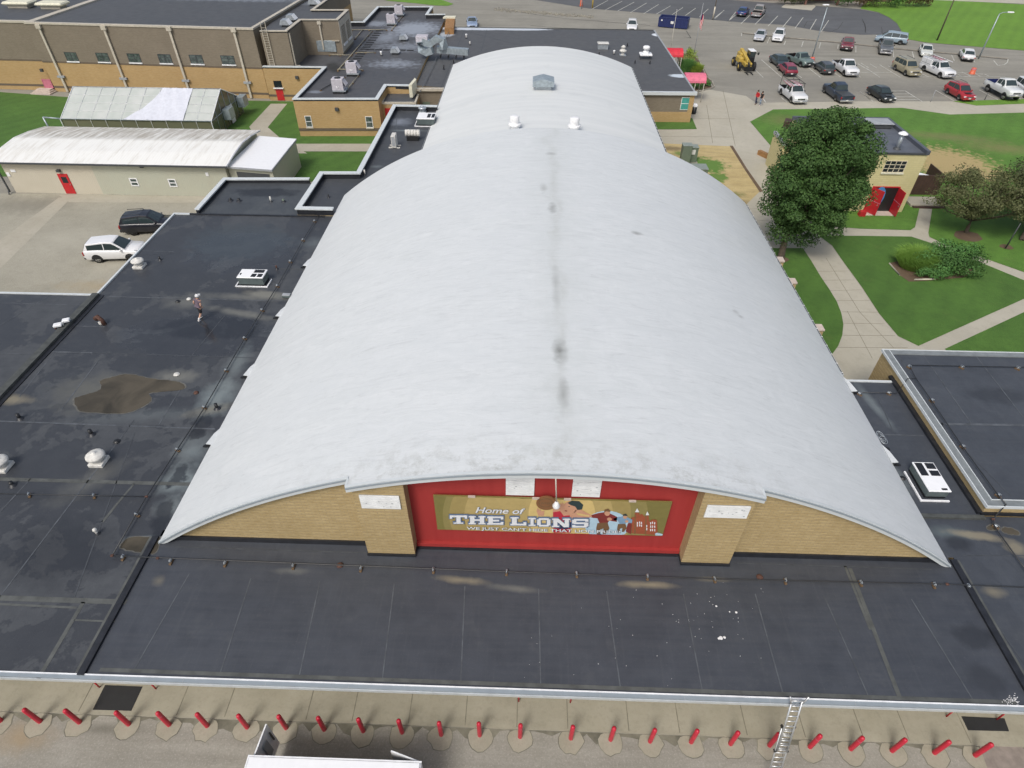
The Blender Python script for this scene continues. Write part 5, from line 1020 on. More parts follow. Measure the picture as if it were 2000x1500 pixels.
    def endglass(a, b, nm):
        k0, k1 = .10, .90; p, q = lerp(a, b, k0), lerp(a, b, k1); dx, dz = b[0]-a[0], b[1]-a[1]; l_ = math.hypot(dx, dz); nx, nz = (-dz/l_, dx/l_) if (-dz*(1 if a[0] > 0 else -1)) else (0, 0)
        s = 1 if (nm == 'windscreen') else -1
        nx = abs(dz)/l_*s; nz = abs(dx)/l_; e = .035; m_ = MB()
        def row(pt, f): w3 = wz(pt[1])*f; return [(pt[0]+nx*e, -w3, pt[1]+nz*e+.035), (pt[0]+nx*(e+.02), 0, pt[1]+nz*e+.058), (pt[0]+nx*e, w3, pt[1]+nz*e+.035)]
        r0, r1 = row(p, .88), row(q, .86); v_ = r0+r1; v_ += [(x-nx*.05, y, z-nz*.05) for x, y, z in v_]
        m_.add(v_, [(0, 1, 4, 3), (1, 2, 5, 4), (6, 9, 10, 7), (7, 10, 11, 8), (0, 3, 9, 6), (2, 8, 11, 5), (3, 4, 10, 9), (4, 5, 11, 10), (0, 6, 7, 1), (1, 7, 8, 2)], 'car_glass'); obj(nm, m_, t_)
    endglass(P[-1], P[-2], 'windscreen'); endglass(P[0], P[1], 'rear_window')
    # side windows
    nwin = 3 if kind in ('bigsuv', 'van') else (1 if kind == 'pickup_short' else 2)
    x_lo, x_hi = P[0][0], P[-1][0]
    def topz(x):
        for i in range(len(P)-1):
            if P[i][0] <= x <= P[i+1][0]: k = (x-P[i][0])/(P[i+1][0]-P[i][0]+1e-6); return P[i][1]+(P[i+1][1]-P[i][1])*k
        return zb_
    xa, xb_ = x_lo+.16*(3.2 if kind == 'sedan' else 2.2 if kind == 'suv' else 1), x_hi-.30; cuts = [xa+(xb_-xa)*i/nwin for i in range(nwin+1)]
    for s in (-1, 1):
        for i in range(nwin):
            a, b = cuts[i]+.035, cuts[i+1]-.035; k_ = 6; lo = []; hi = []
            for j in range(k_+1):
                x = a+(b-a)*j/k_; zt = topz(x)-.075; zl = max(V(belt, x/L+.5)+lift+.035, zb_+.02)
                zt = max(zt, zl+.005); lo.append((x, s*(wz(zl)+.012), zl)); hi.append((x, s*(wz(zt)+.012), zt))
            m_ = MB(); v_ = lo+hi; q_ = k_+1; v2 = [(x, y-s*.04, z) for x, y, z in v_]
            f_ = [(j, j+1, q_+j+1, q_+j) for j in range(k_)]+[(2*q_+j+1, 2*q_+j, 3*q_+j, 3*q_+j+1) for j in range(k_)]+[(j, 2*q_+j, 2*q_+j+1, j+1) for j in range(k_)]+[(q_+j, q_+j+1, 3*q_+j+1, 3*q_+j) for j in range(k_)]
            m_.add(v_+v2, f_, 'car_glass'); obj('side_window', m_, t_)
        m_ = MB(); x = P[-1][0]-.32; m_.box((x, s*(hw*.93+.12), V(belt, x/L+.5)+lift+.06), (.14, .2, .14), pk if kind not in ('pickup', 'pickup_short') else 'blackish', 0, .03); obj('wing_mirror', m_, t_)
    # wheels, arches
    wc = -.5*L+(L-WBs*scale)*(.52 if not truck else .58); rw_ = wr+(lift*.35)
    for x in (wc, wc+WBs*scale):
        for s in (-1, 1):
            w_ = thing('wheel', '', 'x'); del w_['label']; del w_['category']; w_.location = (x, s*(hw-.12), rw_); w_.parent = t_; LOC[w_.name] = Vector((x, s*(hw-.12), rw_))
            m_ = MB()
            def disc(m_, y0, y1, r, mt, rr=None):
                m_.tube([(x, y0, rw_), (x, y1, rw_)], [r, rr or r], mt, 18)
            m_.tube([(x, s*(hw-.25), rw_), (x, s*(hw-.235), rw_), (x, s*(hw-.03), rw_), (x, s*(hw-.015), rw_)], [rw_*.94, rw_, rw_, rw_*.94], 'rubber', 20); obj('tyre', m_, w_)
            m_ = MB(); m_.tube([(x, s*(hw-.02), rw_), (x, s*(hw-.008), rw_)], rw_*.64, 'rim_metal' if col != (.012, .013, .02) else 'blackish', 16)
            for k in range(5):
                a_ = k*1.2566; m_.tube([(x+math.cos(a_+.6)*rw_*.38, s*(hw-.01), rw_+math.sin(a_+.6)*rw_*.38), (x+math.cos(a_+.6)*rw_*.38, s*(hw-.003), rw_+math.sin(a_+.6)*rw_*.38)], rw_*.14, 'blackish', 6)
            obj('rim', m_, w_)
            m_ = MB(); zc = rw_+.02; ra = wr*1.22; vs_ = [(x+math.cos(k*math.pi/10)*ra, s*(hw+.004), zc+max(-.05, math.sin(k*math.pi/10)*ra*.98)) for k in range(11)]
            vs_ = [(x-ra, s*(hw+.004), z0+.06)]+vs_[::-1]+[(x+ra, s*(hw+.004), z0+.06)]; v2 = [(a_, b_-s*.03, c_) for a_, b_, c_ in vs_]; q_ = len(vs_)
            m_.add(vs_+v2, [tuple(range(q_)), tuple(range(2*q_-1, q_-1, -1))]+[(k, (k+1) % q_, q_+(k+1) % q_, q_+k) for k in range(q_)], 'blackish')
            # keep the arch ring thin so the tyre shows through in front of it
            obj('wheel_arch', m_, t_)
    # nose and tail
    zf = V(belt, .97)+lift; m_ = MB(); m_.box((L/2-.01, 0, (zf+z0)/2+.08), (.06, W_*.50, (zf-z0)*.30), grille, 0, .02); m_.box((L/2-.0, 0, (zf+z0)/2+.10), (.07, W_*.44, .03), 'chrome'); obj('grille', m_, t_)
    for s in (-1, 1):
        m_ = MB(); m_.box((L/2-.07, s*W_*.36, (zf+z0)/2+.13), (.16, .30, .15), 'lamp_glass', -s*.25, .03); obj('headlight', m_, t_)
        zt = V(belt, .02)+lift; m_ = MB(); m_.box((-L/2+.05, s*W_*.43, zt-.2), (.12, .16 if truck else .26, .32 if kind in ('pickup', 'pickup_short', 'suv', 'bigsuv', 'van') else .16), 'tail_red', 0, .03); obj('tail_light', m_, t_)
    bm_ = 'chrome' if truck and plain_bumper else 'bumper_black'
    for s in (-1, 1): m_ = MB(); m_.box((s*(L/2+.0), 0, z0+.12), (.16, W_*.90, .24), bm_ if (truck or s < 0) else pk, 0, .05); m_.box((s*(L/2+.085), 0, z0+.2), (.012, .32, .15), 'plate'); obj('bumper', m_, t_)
    m_ = MB(); m_.box((0, 0, z0-.06), (L*.86, W_*.7, .16), 'blackish'); 
    for x in (wc, wc+WBs*scale): m_.box((x, 0, rw_), (.14, W_*.8, .14), 'blackish')
    obj('chassis', m_, t_)
    if hood: m_ = MB(); m_.box(((.83-.5)*L, 0, V(belt, .83)+lift+.035), (.16*L, W_*.5, .02), hood, 0, .008); obj('hood_panel', m_, t_)
    if roof_rails:
        for s in (-1, 1): m_ = MB(); m_.tube([(P[1][0]+.2, s*wz(zt_)*.85, zt_+.06), (P[1][0]+.3, s*wz(zt_)*.85, zt_+.11), (P[2][0], s*wz(zt_)*.85, zt_+.13), (P[2][0]+.1, s*wz(zt_)*.85, zt_+.06)], .025, 'blackish', 6); obj('roof_rail', m_, t_)
    if extra: extra(t_, L, W_, P, bz if truck else 0, pk)
    t_.location = loc; t_.rotation_euler = (0, 0, ang); LOC[t_.name] = Vector(); return t_
def rack(t_, L, W_, P, bz, pk):
    m_ = MB(); zt = 2.22
    for x in (-L*.47, -L*.14, .9):
        for s in (-1, 1): m_.tube([(x, s*W_*.43, bz if x < 0 else 1.6), (x, s*W_*.40, zt)], .035, 'blackish', 6)
        m_.tube([(x, -W_*.40, zt), (x, W_*.40, zt)], .035, 'blackish', 6)
    for s in (-1, 1): m_.tube([(-L*.5, s*W_*.40, zt), (1.2, s*W_*.40, zt)], .03, 'blackish', 6)
    obj('roof_rack', m_, t_)
def topper(t_, L, W_, P, bz, pk):
    m_ = MB(); x0, x1 = -L/2+.05, -.12*L; m_.box(((x0+x1)/2, 0, bz+.42), (x1-x0, W_*.93, .84), pk, 0, .06); 
    for s in (-1, 1): m_.box(((x0+x1)/2, s*W_*.466, bz+.42), (.03, .012, .75), 'blackish'); m_.box(((x0+x1)/2, s*W_*.468, bz+.2), ((x1-x0)*.96, .012, .03), 'blackish')
    obj('topper', m_, t_); m_ = MB()
    for k in range(6): m_.box((x0+.2+k*.55, 0, bz+.98 if x0+.2+k*.55 < x1 else 2.03), (.05, W_*.8, .05), 'blackish')
    for s in (-1, 1): m_.box(((x0+1.4)/2, s*W_*.4, bz+1.02), (1.4-x0, .05, .06), 'white_metal')
    obj('roof_rack', m_, t_)
    m_ = MB(); 
    for s in (-1,): m_.add([(-.1, s*W_*.502, 1.15), (.6, s*W_*.502, 1.15), (.25, s*W_*.502, .85)], [(0, 1, 2)], 'navy'); m_.add([(.02, s*W_*.504, 1.1), (.48, s*W_*.504, 1.1), (.25, s*W_*.504, .96)], [(0, 1, 2)], 'plate')
    obj('door_emblem', m_, t_)
def tonneau(t_, L, W_, P, bz, pk): m_ = MB(); m_.box((-L*.31, 0, bz+.03), (L*.36, W_*.84, .06), 'dark_grey', 0, .02); obj('bed_cover', m_, t_)
def near_side(a, b, hwid, sgn=1):   # from ground contacts of the two wheels on the visible side, rear then front
    p, q = at(*a), at(*b); d = (q-p); ang = math.atan2(d.y, d.x); d.normalize(); n = Vector((-d.y, d.x, 0))
    c = (p+q)/2; s = 1 if n.dot(c-Vector((0, 0, 0))) > 0 else -1     # hidden side is away from the camera
    c += n*s*hwid; c.z = 0; return c, ang
def near_end(a, b, direction, half, rear=False):  # the two wheels of the end that faces the camera; direction = image line pointing forwards
    p, q = at(*a), at(*b); u, v = at(*direction[0]), at(*direction[1]); d = (v-u).normalized(); c = (p+q)/2-d*half*(1 if not rear else -1); c.z = 0; return c, math.atan2(d.y, d.x)
WHT = (.72, .73, .74)
def car_ns(a, b, kind, **k): c, ang = near_side(a, b, SPEC[kind][1]/2-.1); make_car(kind=kind, loc=c, ang=ang, **k)
def car_ne(a, b, dr, kind, rear=False, **k): c, ang = near_end(a, b, dr, SPEC[kind][2]/2, rear); make_car(kind=kind, loc=c, ang=ang, **k)
car_ns(ZA(790, 775), ZA(852, 822), 'sedan', name='parked_car', label='dark teal sedan parked beside the old green pickup truck', cat='car', col=(.035, .055, .065))
car_ns(ZA(1010, 765), ZA(1112, 808), 'pickup_short', name='pickup_truck', label='old grey-green pickup truck with an empty open bed', cat='pickup truck', col=(.14, .19, .18), scale=.88, plain_bumper=False)
car_ns(ZA(942, 922), ZA(880, 862), 'hatch', name='parked_car', label='crimson hatchback seen from behind, next to the dark teal sedan', cat='car', col=(.24, .02, .045))
car_ns(ZA(1392, 902), ZA(1322, 848), 'hatch', name='parked_car', label='dark grey hatchback seen from behind, beside the big white pickup', cat='car', col=(.055, .06, .065))
car_ns(ZA(1550, 845), ZA(1655, 920), 'pickup', name='pickup_truck', label='big clean white crew cab pickup with black grille, middle row', cat='pickup truck', col=WHT, bed='bumper_black')
car_ns(ZA(903, 1160), ZA(1012, 1250), 'pickup', name='pickup_truck', label='white work pickup with a black ladder rack carrying red ladders', cat='pickup truck', col=WHT, extra=rack, scale=.97)
car_ns(ZA(1560, 1232), ZA(1450, 1150), 'pickup', name='pickup_truck', label='dark blue pickup seen from behind with a covered bed', cat='pickup truck', col=(.022, .035, .06), extra=tonneau)
car_ns(ZB(120, 1168), ZB(220, 1230), 'sedan', name='parked_car', label='black sedan in the front row beside the hatched bays', cat='car', col=(.018, .022, .022), hood='dark_grey')
car_ns(ZB(425, 862), ZB(530, 920), 'bigsuv', name='parked_suv', label='tan gold large SUV with roof rails, middle row', cat='suv', col=(.30, .27, .18), roof_rails=True)
car_ns(ZB(770, 872), ZB(938, 945), 'pickup', name='service_truck', label='white service truck with a white topper, roof rack and door emblem', cat='pickup truck', col=WHT, extra=topper)
car_ns(ZB(1055, 1150), ZB(1185, 1222), 'suv', name='parked_suv', label='bright red SUV with a dark panel on its hood, front row', cat='suv', col=(.36, .022, .03), hood='blackish', roof_rails=True)
car_ns(ZB(1535, 1118), ZB(1715, 1212), 'pickup', name='pickup_truck', label='lifted white pickup on large tyres with a blue bed liner', cat='pickup truck', col=(.70, .72, .72), lift=.35, bed='navy')
car_ns(ZB(1880, 1110), ZB(2000, 1195), 'bigsuv', name='parked_suv', label='white SUV cut off by the right edge beside the lifted pickup', cat='suv', col=WHT)
car_ns(ZB(485, 548), ZB(245, 522), 'van', name='minivan', label='silver-blue minivan driving on the road behind the kerb', cat='minivan', col=(.26, .34, .40))
DA = (ZA(1180, 505), ZA(1160, 570)); DB = (ZA(1608, 545), ZA(1600, 595)); DC = (ZA(1822, 560), ZA(1822, 640)); DD = (ZB(635, 630), ZB(655, 705)); DE = (ZB(1115, 670), ZB(1150, 745))
car_ne(ZA(578, 498), ZA(690, 503), (ZA(775, 450), ZA(738, 530)), 'sedan', name='parked_car', label='silver sedan facing the camera, leftmost car along the kerb', cat='car', col=(.48, .50, .54))
car_ne(ZA(803, 505), ZA(912, 510), DA, 'suv', name='parked_suv', label='white SUV facing the camera beside the silver sedan', cat='suv', col=WHT)
car_ne(ZA(1630, 612), ZA(1768, 622), DB, 'pickup_short', name='pickup_truck', label='maroon pickup facing the camera alone along the kerb', cat='pickup truck', col=(.17, .035, .05), plain_bumper=False, scale=.92)
car_ne(ZB(222, 655), ZB(372, 668), DC, 'pickup', name='pickup_truck', label='dark grey pickup with a chrome bumper in front of the minivan', cat='pickup truck', col=(.12, .13, .14))
car_ne(ZB(722, 688), ZB(858, 695), DD, 'sedan', name='parked_car', label='cream white sedan along the kerb behind the service truck', cat='car', col=(.62, .64, .60))
car_ne(ZB(1222, 738), ZB(1368, 748), (DE[1], DE[0]), 'sedan', rear=True, name='parked_car', label='white sedan with its rear to the camera, rightmost along the kerb', cat='car', col=WHT)
car_ne(ZA(370, 200), ZA(470, 203), (ZA(420, 290), ZA(530, 185)), 'sedan', rear=True, name='parked_car', label='blue coupe in the far dark asphalt lot', cat='car', col=(.02, .045, .16), scale=.95)
car_ne(ZA(552, 212), ZA(655, 213), (ZA(590, 300), ZA(715, 175)), 'pickup', rear=True, name='pickup_truck', label='silver-brown pickup seen from behind in the far dark lot', cat='pickup truck', col=(.30, .28, .27), scale=.92)
car_ne((911, 57), (934, 57), ((920, 30), (921, 55)), 'pickup_short', name='pickup_truck', label='light blue pickup beyond the roof with pale puddles, top centre', cat='pickup truck', col=(.26, .34, .48))
car_ne((1226, 62), (1240, 62), ((1232, 40), (1231, 62)), 'suv', name='parked_suv', label='white vehicle mostly hidden behind the rear roof edge', cat='suv', col=WHT, scale=.95)
SPEC['suv'] = (4.65, 1.86, 2.7, [(0, .95), (.03, 1.12), (.25, 1.14), (.70, 1.08), (.93, .98), (1, .74)], [(.015, 0), (.085, 1.60), (.42, 1.74), (.55, 1.69), (.75, 0)], .36)
c, ang = near_side((197, 513), (257, 511), .83); make_car('parked_suv', 'white SUV with dark windows parked beside the left wing roof', 'suv', 'suv', (.78, .79, .80), c, ang, roof_rails=False, group='vehicles by the left wing')
c, ang = near_side((264, 460), (322, 457), .83); make_car('parked_suv', 'black SUV with black wheels parked beside the left wing roof', 'suv', 'suv', (.012, .013, .02), c, ang, roof_rails=True, group='vehicles by the left wing')
# ladders lying on the racks
for (a, b, zz, col, lab) in ((ZA(955, 980), ZA(1050, 1055), 2.28, 'faded_pink', 'red ladder on the left side of the work pickup rack'), (ZA(1040, 975), ZA(1155, 1045), 2.28, 'faded_pink', 'red ladder on the right side of the work pickup rack'), (ZB(880, 680), ZB(1015, 735), 2.2, 'faded_pink', 'faded red ladder on the roof rack of the white service truck')):
    p, q = at(a[0], a[1], zz), at(b[0], b[1], zz); d = (q-p).normalized(); n = Vector((-d.y, d.x, 0))*.2; mb = MB()
    for s in (-1, 1): mb.tube([p+n*s, q+n*s], .04, col, 5)
    for k in range(9): c = p.lerp(q, (k+.5)/9); mb.tube([c-n, c+n], .025, 'aluminium', 5)
    tag(obj('ladder', mb), lab, 'ladder')
# telehandler
c, ang = near_side(ZA(335, 800), ZA(400, 862), .95); tl = thing('telehandler', 'yellow telehandler with big black tyres, folded boom and lowered forks', 'telehandler', (0, 0, 0))
mb = MB(); mb.box((0, 0, .95), (4.6, 1.1, .6), 'yellow_machine', 0, .08); mb.box((-1.5, .1, 1.55), (1.8, 1.3, .75), 'yellow_machine', 0, .12); mb.box((-.1, -.75, 1.25), (1.7, .75, .8), 'yellow_machine', 0, .1); obj('body', mb, tl)
mb = MB(); mb.slab((-2.0, -.3, 2.35), (2.2, -.3, 1.45), (2.2, .15, 1.45), (-2.0, .15, 2.35), .36, 'yellow_machine'); mb.slab((2.0, -.22, 1.55), (2.75, -.22, .8), (2.75, .08, .8), (2.0, .08, 1.55), .35, 'blackish'); mb.box((-1.95, -.08, 2.0), (.35, .5, .7), 'yellow_machine', 0, .05); obj('boom', mb, tl)
mb = MB(); mb.box((.2, .75, 1.35), (1.5, .85, .9), 'blackish', 0, .06); mb.box((.2, .75, 2.15), (1.35, .8, .75), 'car_glass', 0, .05); mb.box((.2, .75, 2.58), (1.5, .9, .12), 'white_metal', 0, .03)
for x in (-.45, .85):
    for y in (.36, 1.14): mb.box((x, y, 2.1), (.07, .07, .9), 'blackish')
cb_ = obj('cab', mb, tl); mb = MB(); mb.tube([(.9, 1.15, 2.3), (1.15, 1.45, 2.35)], .03, 'blackish', 5); mb.box((1.15, 1.5, 2.3), (.05, .25, .35), 'blackish'); obj('mirror', mb, cb_)
mb = MB(); mb.box((2.8, -.05, .6), (.12, 1.3, .6), 'blackish'); mb.box((2.8, -.05, 1.05), (.08, 1.3, .08), 'blackish')
for y in (-.4, .3): mb.box((3.4, y, .12), (1.2, .13, .06), 'blackish')
for y in (-.6, -.3, 0, .3, .5): mb.box((2.82, y, .95), (.05, .05, .8), 'blackish')
obj('fork_carriage', mb, tl)
for x in (-1.45, 1.45):
    for s in (-1, 1):
        mb = MB(); mb.tube([(x, s*.95, .62), (x, s*.98, .62), (x, s*1.28, .62), (x, s*1.31, .62)], [.55, .62, .62, .55], 'rubber', 18); wl = obj('wheel', mb, tl); mb = MB(); mb.tube([(x, s*1.29, .62), (x, s*1.33, .62)], .3, 'yellow_machine', 12); obj('rim', mb, wl)
tl.location = c; tl.rotation_euler = (0, 0, ang)
# dumpster
P_ = PZ([(1285, 53), (1341, 58)], 0); W_ = Wall(*P_); ln = (P_[1]-P_[0]).length; b_ = Vector((-W_.n.x, -W_.n.y, 0))*2.4; ht = W_.at(1286, 33)[1]; ht = max(1.6, min(2.6, ht))
dm = thing('skip_container', 'navy blue open-top waste container on the asphalt', 'skip', (P_[0].x, P_[0].y, 0))
q = [P_[0], P_[1], P_[1]+b_, P_[0]+b_]; mb = MB(); mb.ribbon(q, .08, .12, ht, 'navy', True); mb.poly([(p.x, p.y, .25) for p in q], 'blackish')
mb.ribbon(offpath(q, -.05, True), .16, ht-.1, ht+.03, 'navy', True)
for i in range(9): W_.box(mb, ln*i/8-.05, ln*i/8+.05, .1, ht-.1, .0, .09, 'navy')
obj('body', mb, dm); mb = MB(); W_.box(mb, ln*.42, ln*.52, ht*.45, ht*.7, .09, .11, 'plate'); W_.box(mb, ln*.08, ln*.13, ht*.65, ht*.8, .09, .11, 'plate'); obj('notice', mb, dm)
# orange barrels and lamp posts
def barrel_(p, lb):
    t_ = thing('traffic_barrel', lb, 'barrel', p, 'orange barrels round the lamp posts'); mb = MB(); mb.lathe(p, [(.45, 0), (.45, .1), (.38, .12), (.36, .55), (.34, .58), (.33, .80), (.29, .84)], 'orange_plastic', 16); obj('body', mb, t_)
    mb = MB(); mb.lathe(p+Vector((0, 0, .62)), [(.346, 0), (.342, .14)], 'faded_pink', 16); obj('band', mb, t_)
barrel_(at(1584.5, 123, 0), 'faded orange barrel between the old green pickup and the dark grey hatchback'); barrel_(at(1898, 144, 0), 'faded orange barrel at the foot of a lamp post right of the service truck')
def lamp(base, top, arm, lb, m='duct_metal', r=.09):
    B = at(*base, 0)
    best = min((abs((H+((top[1]-750)/FPX*DN+(top[0]-1000)/FPX*RT+fw).z*(z_ := 1))-0), 0) for _ in (0,)); 
    d = (top[0]-1000)/FPX*RT+(top[1]-750)/FPX*DN+fw; k = B.y/d.y; h = H+d.z*k
    t_ = thing('street_lamp', lb, 'street lamp', B); mb = MB(); mb.tube([B, B+Vector((0, 0, h))], [r*1.3, r*.8], m, 8); obj('pole', mb, t_)
    e = B+Vector((arm, -.1, h+.25)); mb = MB(); mb.tube([B+Vector((0, 0, h)), B+Vector((arm*.4, 0, h+.2)), e], r*.6, m, 6); obj('arm', mb, t_)
    mb = MB(); mb.box((e.x+(.35 if arm > 0 else -.35), e.y, e.z), (.95, .4, .18), 'white_metal', 0, .07); obj('lamp_head', mb, t_); return B, h
def pole(base, top, r, m, name, lb, cat):
    B = at(*base, 0); d = (top[0]-1000)/FPX*RT+(top[1]-750)/FPX*DN+fw; k = B.y/d.y; h = H+d.z*k
    t_ = thing(name, lb, cat, B); mb = MB(); mb.tube([B, B+Vector((0, 0, h))], [r, r*.6], m, 8); obj('pole', mb, t_); return t_, B, h
lamp((1585, 116), (1617, 13), .0, 'tall grey lamp post rising by the faded orange barrel, double head', r=.08)
lamp((1911, 115), (1950, 27), 1.2, 'tall grey lamp post with a curved arm at the edge of the bright lawn')
pole((1830, 79), (1863, -10), .14, 'bark', 'utility_pole', 'wooden utility pole in a bare patch of the bright lawn', 'utility pole')
t_, B, h = pole((1392, 38), (1399, -18), .11, 'bark', 'utility_pole', 'wooden utility pole at the edge of the far dark lot', 'utility pole')
mb = MB(); mb.tube([B+Vector((0, 0, .1)), B+Vector((0, 0, 2.2))], .15, 'tan_cap', 8); obj('sleeve', mb, t_)
pole((1135.5, 17), (1137, -30), .1, 'grey_paint', 'utility_pole', 'grey pole with a yellow base beside the far road', 'utility pole')
B = at(1157, 15.5, 0); t_ = thing('bollard', 'yellow post standing at the front of the far dark lot', 'bollard', B); mb = MB(); mb.tube([B, B+Vector((0, 0, 2.4))], .14, 'yellow_machine', 8); obj('post', mb, t_)
B = at(1135, 12, 0); mb = MB(); mb.lathe(B, [(.35, 0), (.3, .3), (.22, 1.1), (.1, 1.2)], 'orange_plastic', 10); tag(obj('traffic_barrel', mb), 'orange and white barrel at the foot of the grey pole', 'barrel')
t_, B, h = pole((1306, 120), (1314.5, 20), .05, 'beige_pole', 'flagpole', 'thin pale flagpole beside the red canopy', 'flagpole'); mb = MB(); mb.lathe(B+Vector((0, 0, h)), [(.0, -.02), (.1, .05), (.0, .15)], 'chrome', 8); obj('finial', mb, t_)
t_, B, h = pole((1353, 118), (1372, 6), .05, 'grey_paint', 'flagpole', 'tall thin flagpole with a flag between the two canopies', 'flagpole')
mb = MB(); f0 = B+Vector((0, 0, h-3.2)); vs = []; 
for j in range(8):
    for i in range(6): vs.append((f0.x+.06+i*.09+.03*math.sin(j), f0.y+.08*math.sin(i*1.4), f0.z+1.9-j*.28-i*.10))
fsr = [(j*6+i, j*6+i+1, (j+1)*6+i+1, (j+1)*6+i) for j in range(7) for i in range(5)]
mb.add(vs, fsr, 'plate')
for k in range(len(mb.mi)):
    mb.mi[k] = mb.mat('navy') if (k//5 < 3 and k % 5 < 2) else (mb.mat('red_canvas') if (k % 5) % 2 == 0 else mb.mat('plate'))
obj('flag', mb, t_, recalc=False)
pole((1923, 195), (1929, 180), .05, 'dark_grey', 'sign_post', 'short dark post leaning at the kerb by the lifted pickup', 'post'); pole((1817.5, 199), (1827, 176), .04, 'grey_paint', 'sign_post', 'thin grey sign post between the black sedan and the red SUV', 'post')
pole((1963, 486), (1992, 436), .07, 'dark_grey', 'lamp_post', 'short dark lamp post on the lawn under the right hand tree', 'lamp post')
B = at(1354.5, 222, 0); t_ = thing('litter_bin', 'dark litter bin with a white top at the corner of the rear wing', 'bin', B); mb = MB(); mb.lathe(B, [(.3, 0), (.32, .9)], 'blackish', 14); obj('body', mb, t_); mb = MB(); mb.lathe(B+Vector((0, 0, .9)), [(.34, 0), (.34, .2), (.2, .35)], 'white_metal', 14); obj('lid', mb, t_)
# entrance canopies: barrel awnings
def awning(px, w0, lb, m, n_posts):
    a, b = at(px[0], px[1], 3.0), at(px[2], px[3], 3.0); c = thing('entrance_canopy', lb, 'canopy', ((a.x+b.x)/2, a.y, 0)); mb = MB(); n = 12; vs = []
    for x in (a.x, b.x):
        for k in range(n+1): t1 = math.pi*k/n; vs.append((x, a.y+w0*(1-math.cos(t1)), 2.5+1.0*math.sin(t1)*.9))
    q = n+1; mb.add(vs, [(k, k+1, q+k+1, q+k) for k in range(n)]+[tuple(range(q)), tuple(range(2*q-1, q-1, -1))], m, False)
    for k in range(5): x = a.x+(b.x-a.x)*k/4; mb.box((x, a.y+w0, 2.42), (.05, 2*w0, .1), m)
    obj('cover', mb, c)
    for x in (a.x+.2, (a.x+b.x)/2, b.x-.2)[3-n_posts:]:
        for y in (a.y+.1, a.y+2*w0-.1): mb = MB(); mb.tube([(x, y, 0), (x, y, 2.5)], .045, 'beige_pole', 6); obj('post', mb, c)
awning((1340, 154, 1381, 155), 1.25, 'faded pink curved canopy over the walk at the front corner', 'pink_canvas', 2); awning((1304, 104, 1336, 105), 1.25, 'bright red curved canopy further back along the rear wing', 'red_canvas', 2)
# transformers
B = at(1344, 318, 0)
for i, (px, sz, lb) in enumerate((((1337, 322), (1.0, .9, 2.0), 'tall green electrical cabinet behind the arched roof'), ((1352, 318), (.8, .9, 1.6), 'shorter green electrical cabinet with a panel, right of the tall one'), ((1362, 350), (1.7, 1.4, 1.1), 'low wide green transformer box with a pale top'))):
    p = at(*px, 0); t_ = thing('electrical_cabinet', lb, 'cabinet', p); mb = MB(); mb.box((p.x, p.y+.4, sz[2]/2+.05), sz, 'box_green', 0, .03); obj('body', mb, t_); mb = MB(); mb.box((p.x, p.y+.4, sz[2]+.09), (sz[0]+.08, sz[1]+.08, .08), 'box_green_top', 0, .02); obj('lid', mb, t_)
    if i == 1: mb = MB(); mb.box((p.x-.1, p.y-.07, sz[2]*.75), (.4, .06, .5), 'plate'); obj('meter', mb, t_)
    mb = MB(); mb.box((p.x, p.y+.4, .03), (sz[0]+.3, sz[1]+.3, .06), 'kerb_stone'); obj('base', mb, t_)

# ---------------------------------------------------------------- banner over the red wall
WSg = Wall((-20, 14.70), (20, 14.70)); tlc, brc = WSg.at(846, 968), WSg.at(1296, 1047); trc = WSg.at(1313, 981)
s0, s1, sz1, sz0 = tlc[0], trc[0], (tlc[1]+trc[1])/2, (WSg.at(852, 1034)[1]+brc[1])/2; SW, SH = s1-s0, sz1-sz0
ban = thing('banner', 'long gold painted banner with block lettering, sportsmen and a red brick school', 'banner', WSg.pt(s0, sz0))
for nm, c in (('ban_olive', (.20, .175, .055)), ('ban_olive2', (.26, .22, .08)), ('ban_gold', (.34, .265, .10)), ('ban_gold2', (.44, .34, .14)), ('ban_cream', (.62, .47, .19)), ('ban_white', (.72, .74, .76)), ('ban_blue', (.12, .17, .27)), ('ban_skin', (.55, .30, .19)), ('ban_red', (.45, .03, .05)), ('ban_hair', (.03, .05, .05)), ('ban_sky', (.42, .58, .68)), ('ban_maroon', (.20, .035, .03)), ('ban_brown', (.17, .095, .045)), ('ban_ball', (.22, .105, .045)), ('ban_brick', (.32, .085, .04)), ('ban_shirt', (.20, .32, .45)), ('ban_navy', (.03, .04, .09))): simple(nm, c, .45, var=.06, scale=4, obj=False)
U = lambda x, y: (x/2000*1.0, 1-y/468)       # helper: coordinates inside the banner close-up
def bpt(x, y, d):   # x,y in the close-up of the banner (2000x468 over 840..1310, 950..1060)
    t_, z_ = WSg.at(840+x/4.255, 950+y/4.255); return WSg.pt(min(max(t_, s0+.02), s1-.02), min(max(z_, sz0+.02), sz1-.02 if d < .05 else 99), d)
def bpoly(mb, pts, m, d, th=.004):
    P_ = [bpt(x, y, d) for x, y in pts]; n = len(P_); tri = geometry.tessellate_polygon([[Vector((p.x, p.z, 0)) for p in P_]])
    Q = [p+Vector((0, th, 0)) for p in P_]; mb.add(P_+Q, [tuple(t_) for t_ in tri]+[(k, (k+1) % n, n+(k+1) % n, n+k) for k in range(n)], m)
def circ(cx, cy, rx, ry=None, n=28, a0=0, a1=6.2832): ry = ry or rx; return [(cx+rx*math.cos(a0+(a1-a0)*k/n), cy+ry*math.sin(a0+(a1-a0)*k/n)) for k in range(n if a1-a0 > 6 else n+1)]
mb = MB(); WSg.box(mb, s0, s1, sz0, sz1, -.06, 0, 'ban_olive'); obj('board', mb, ban)
mb = MB()
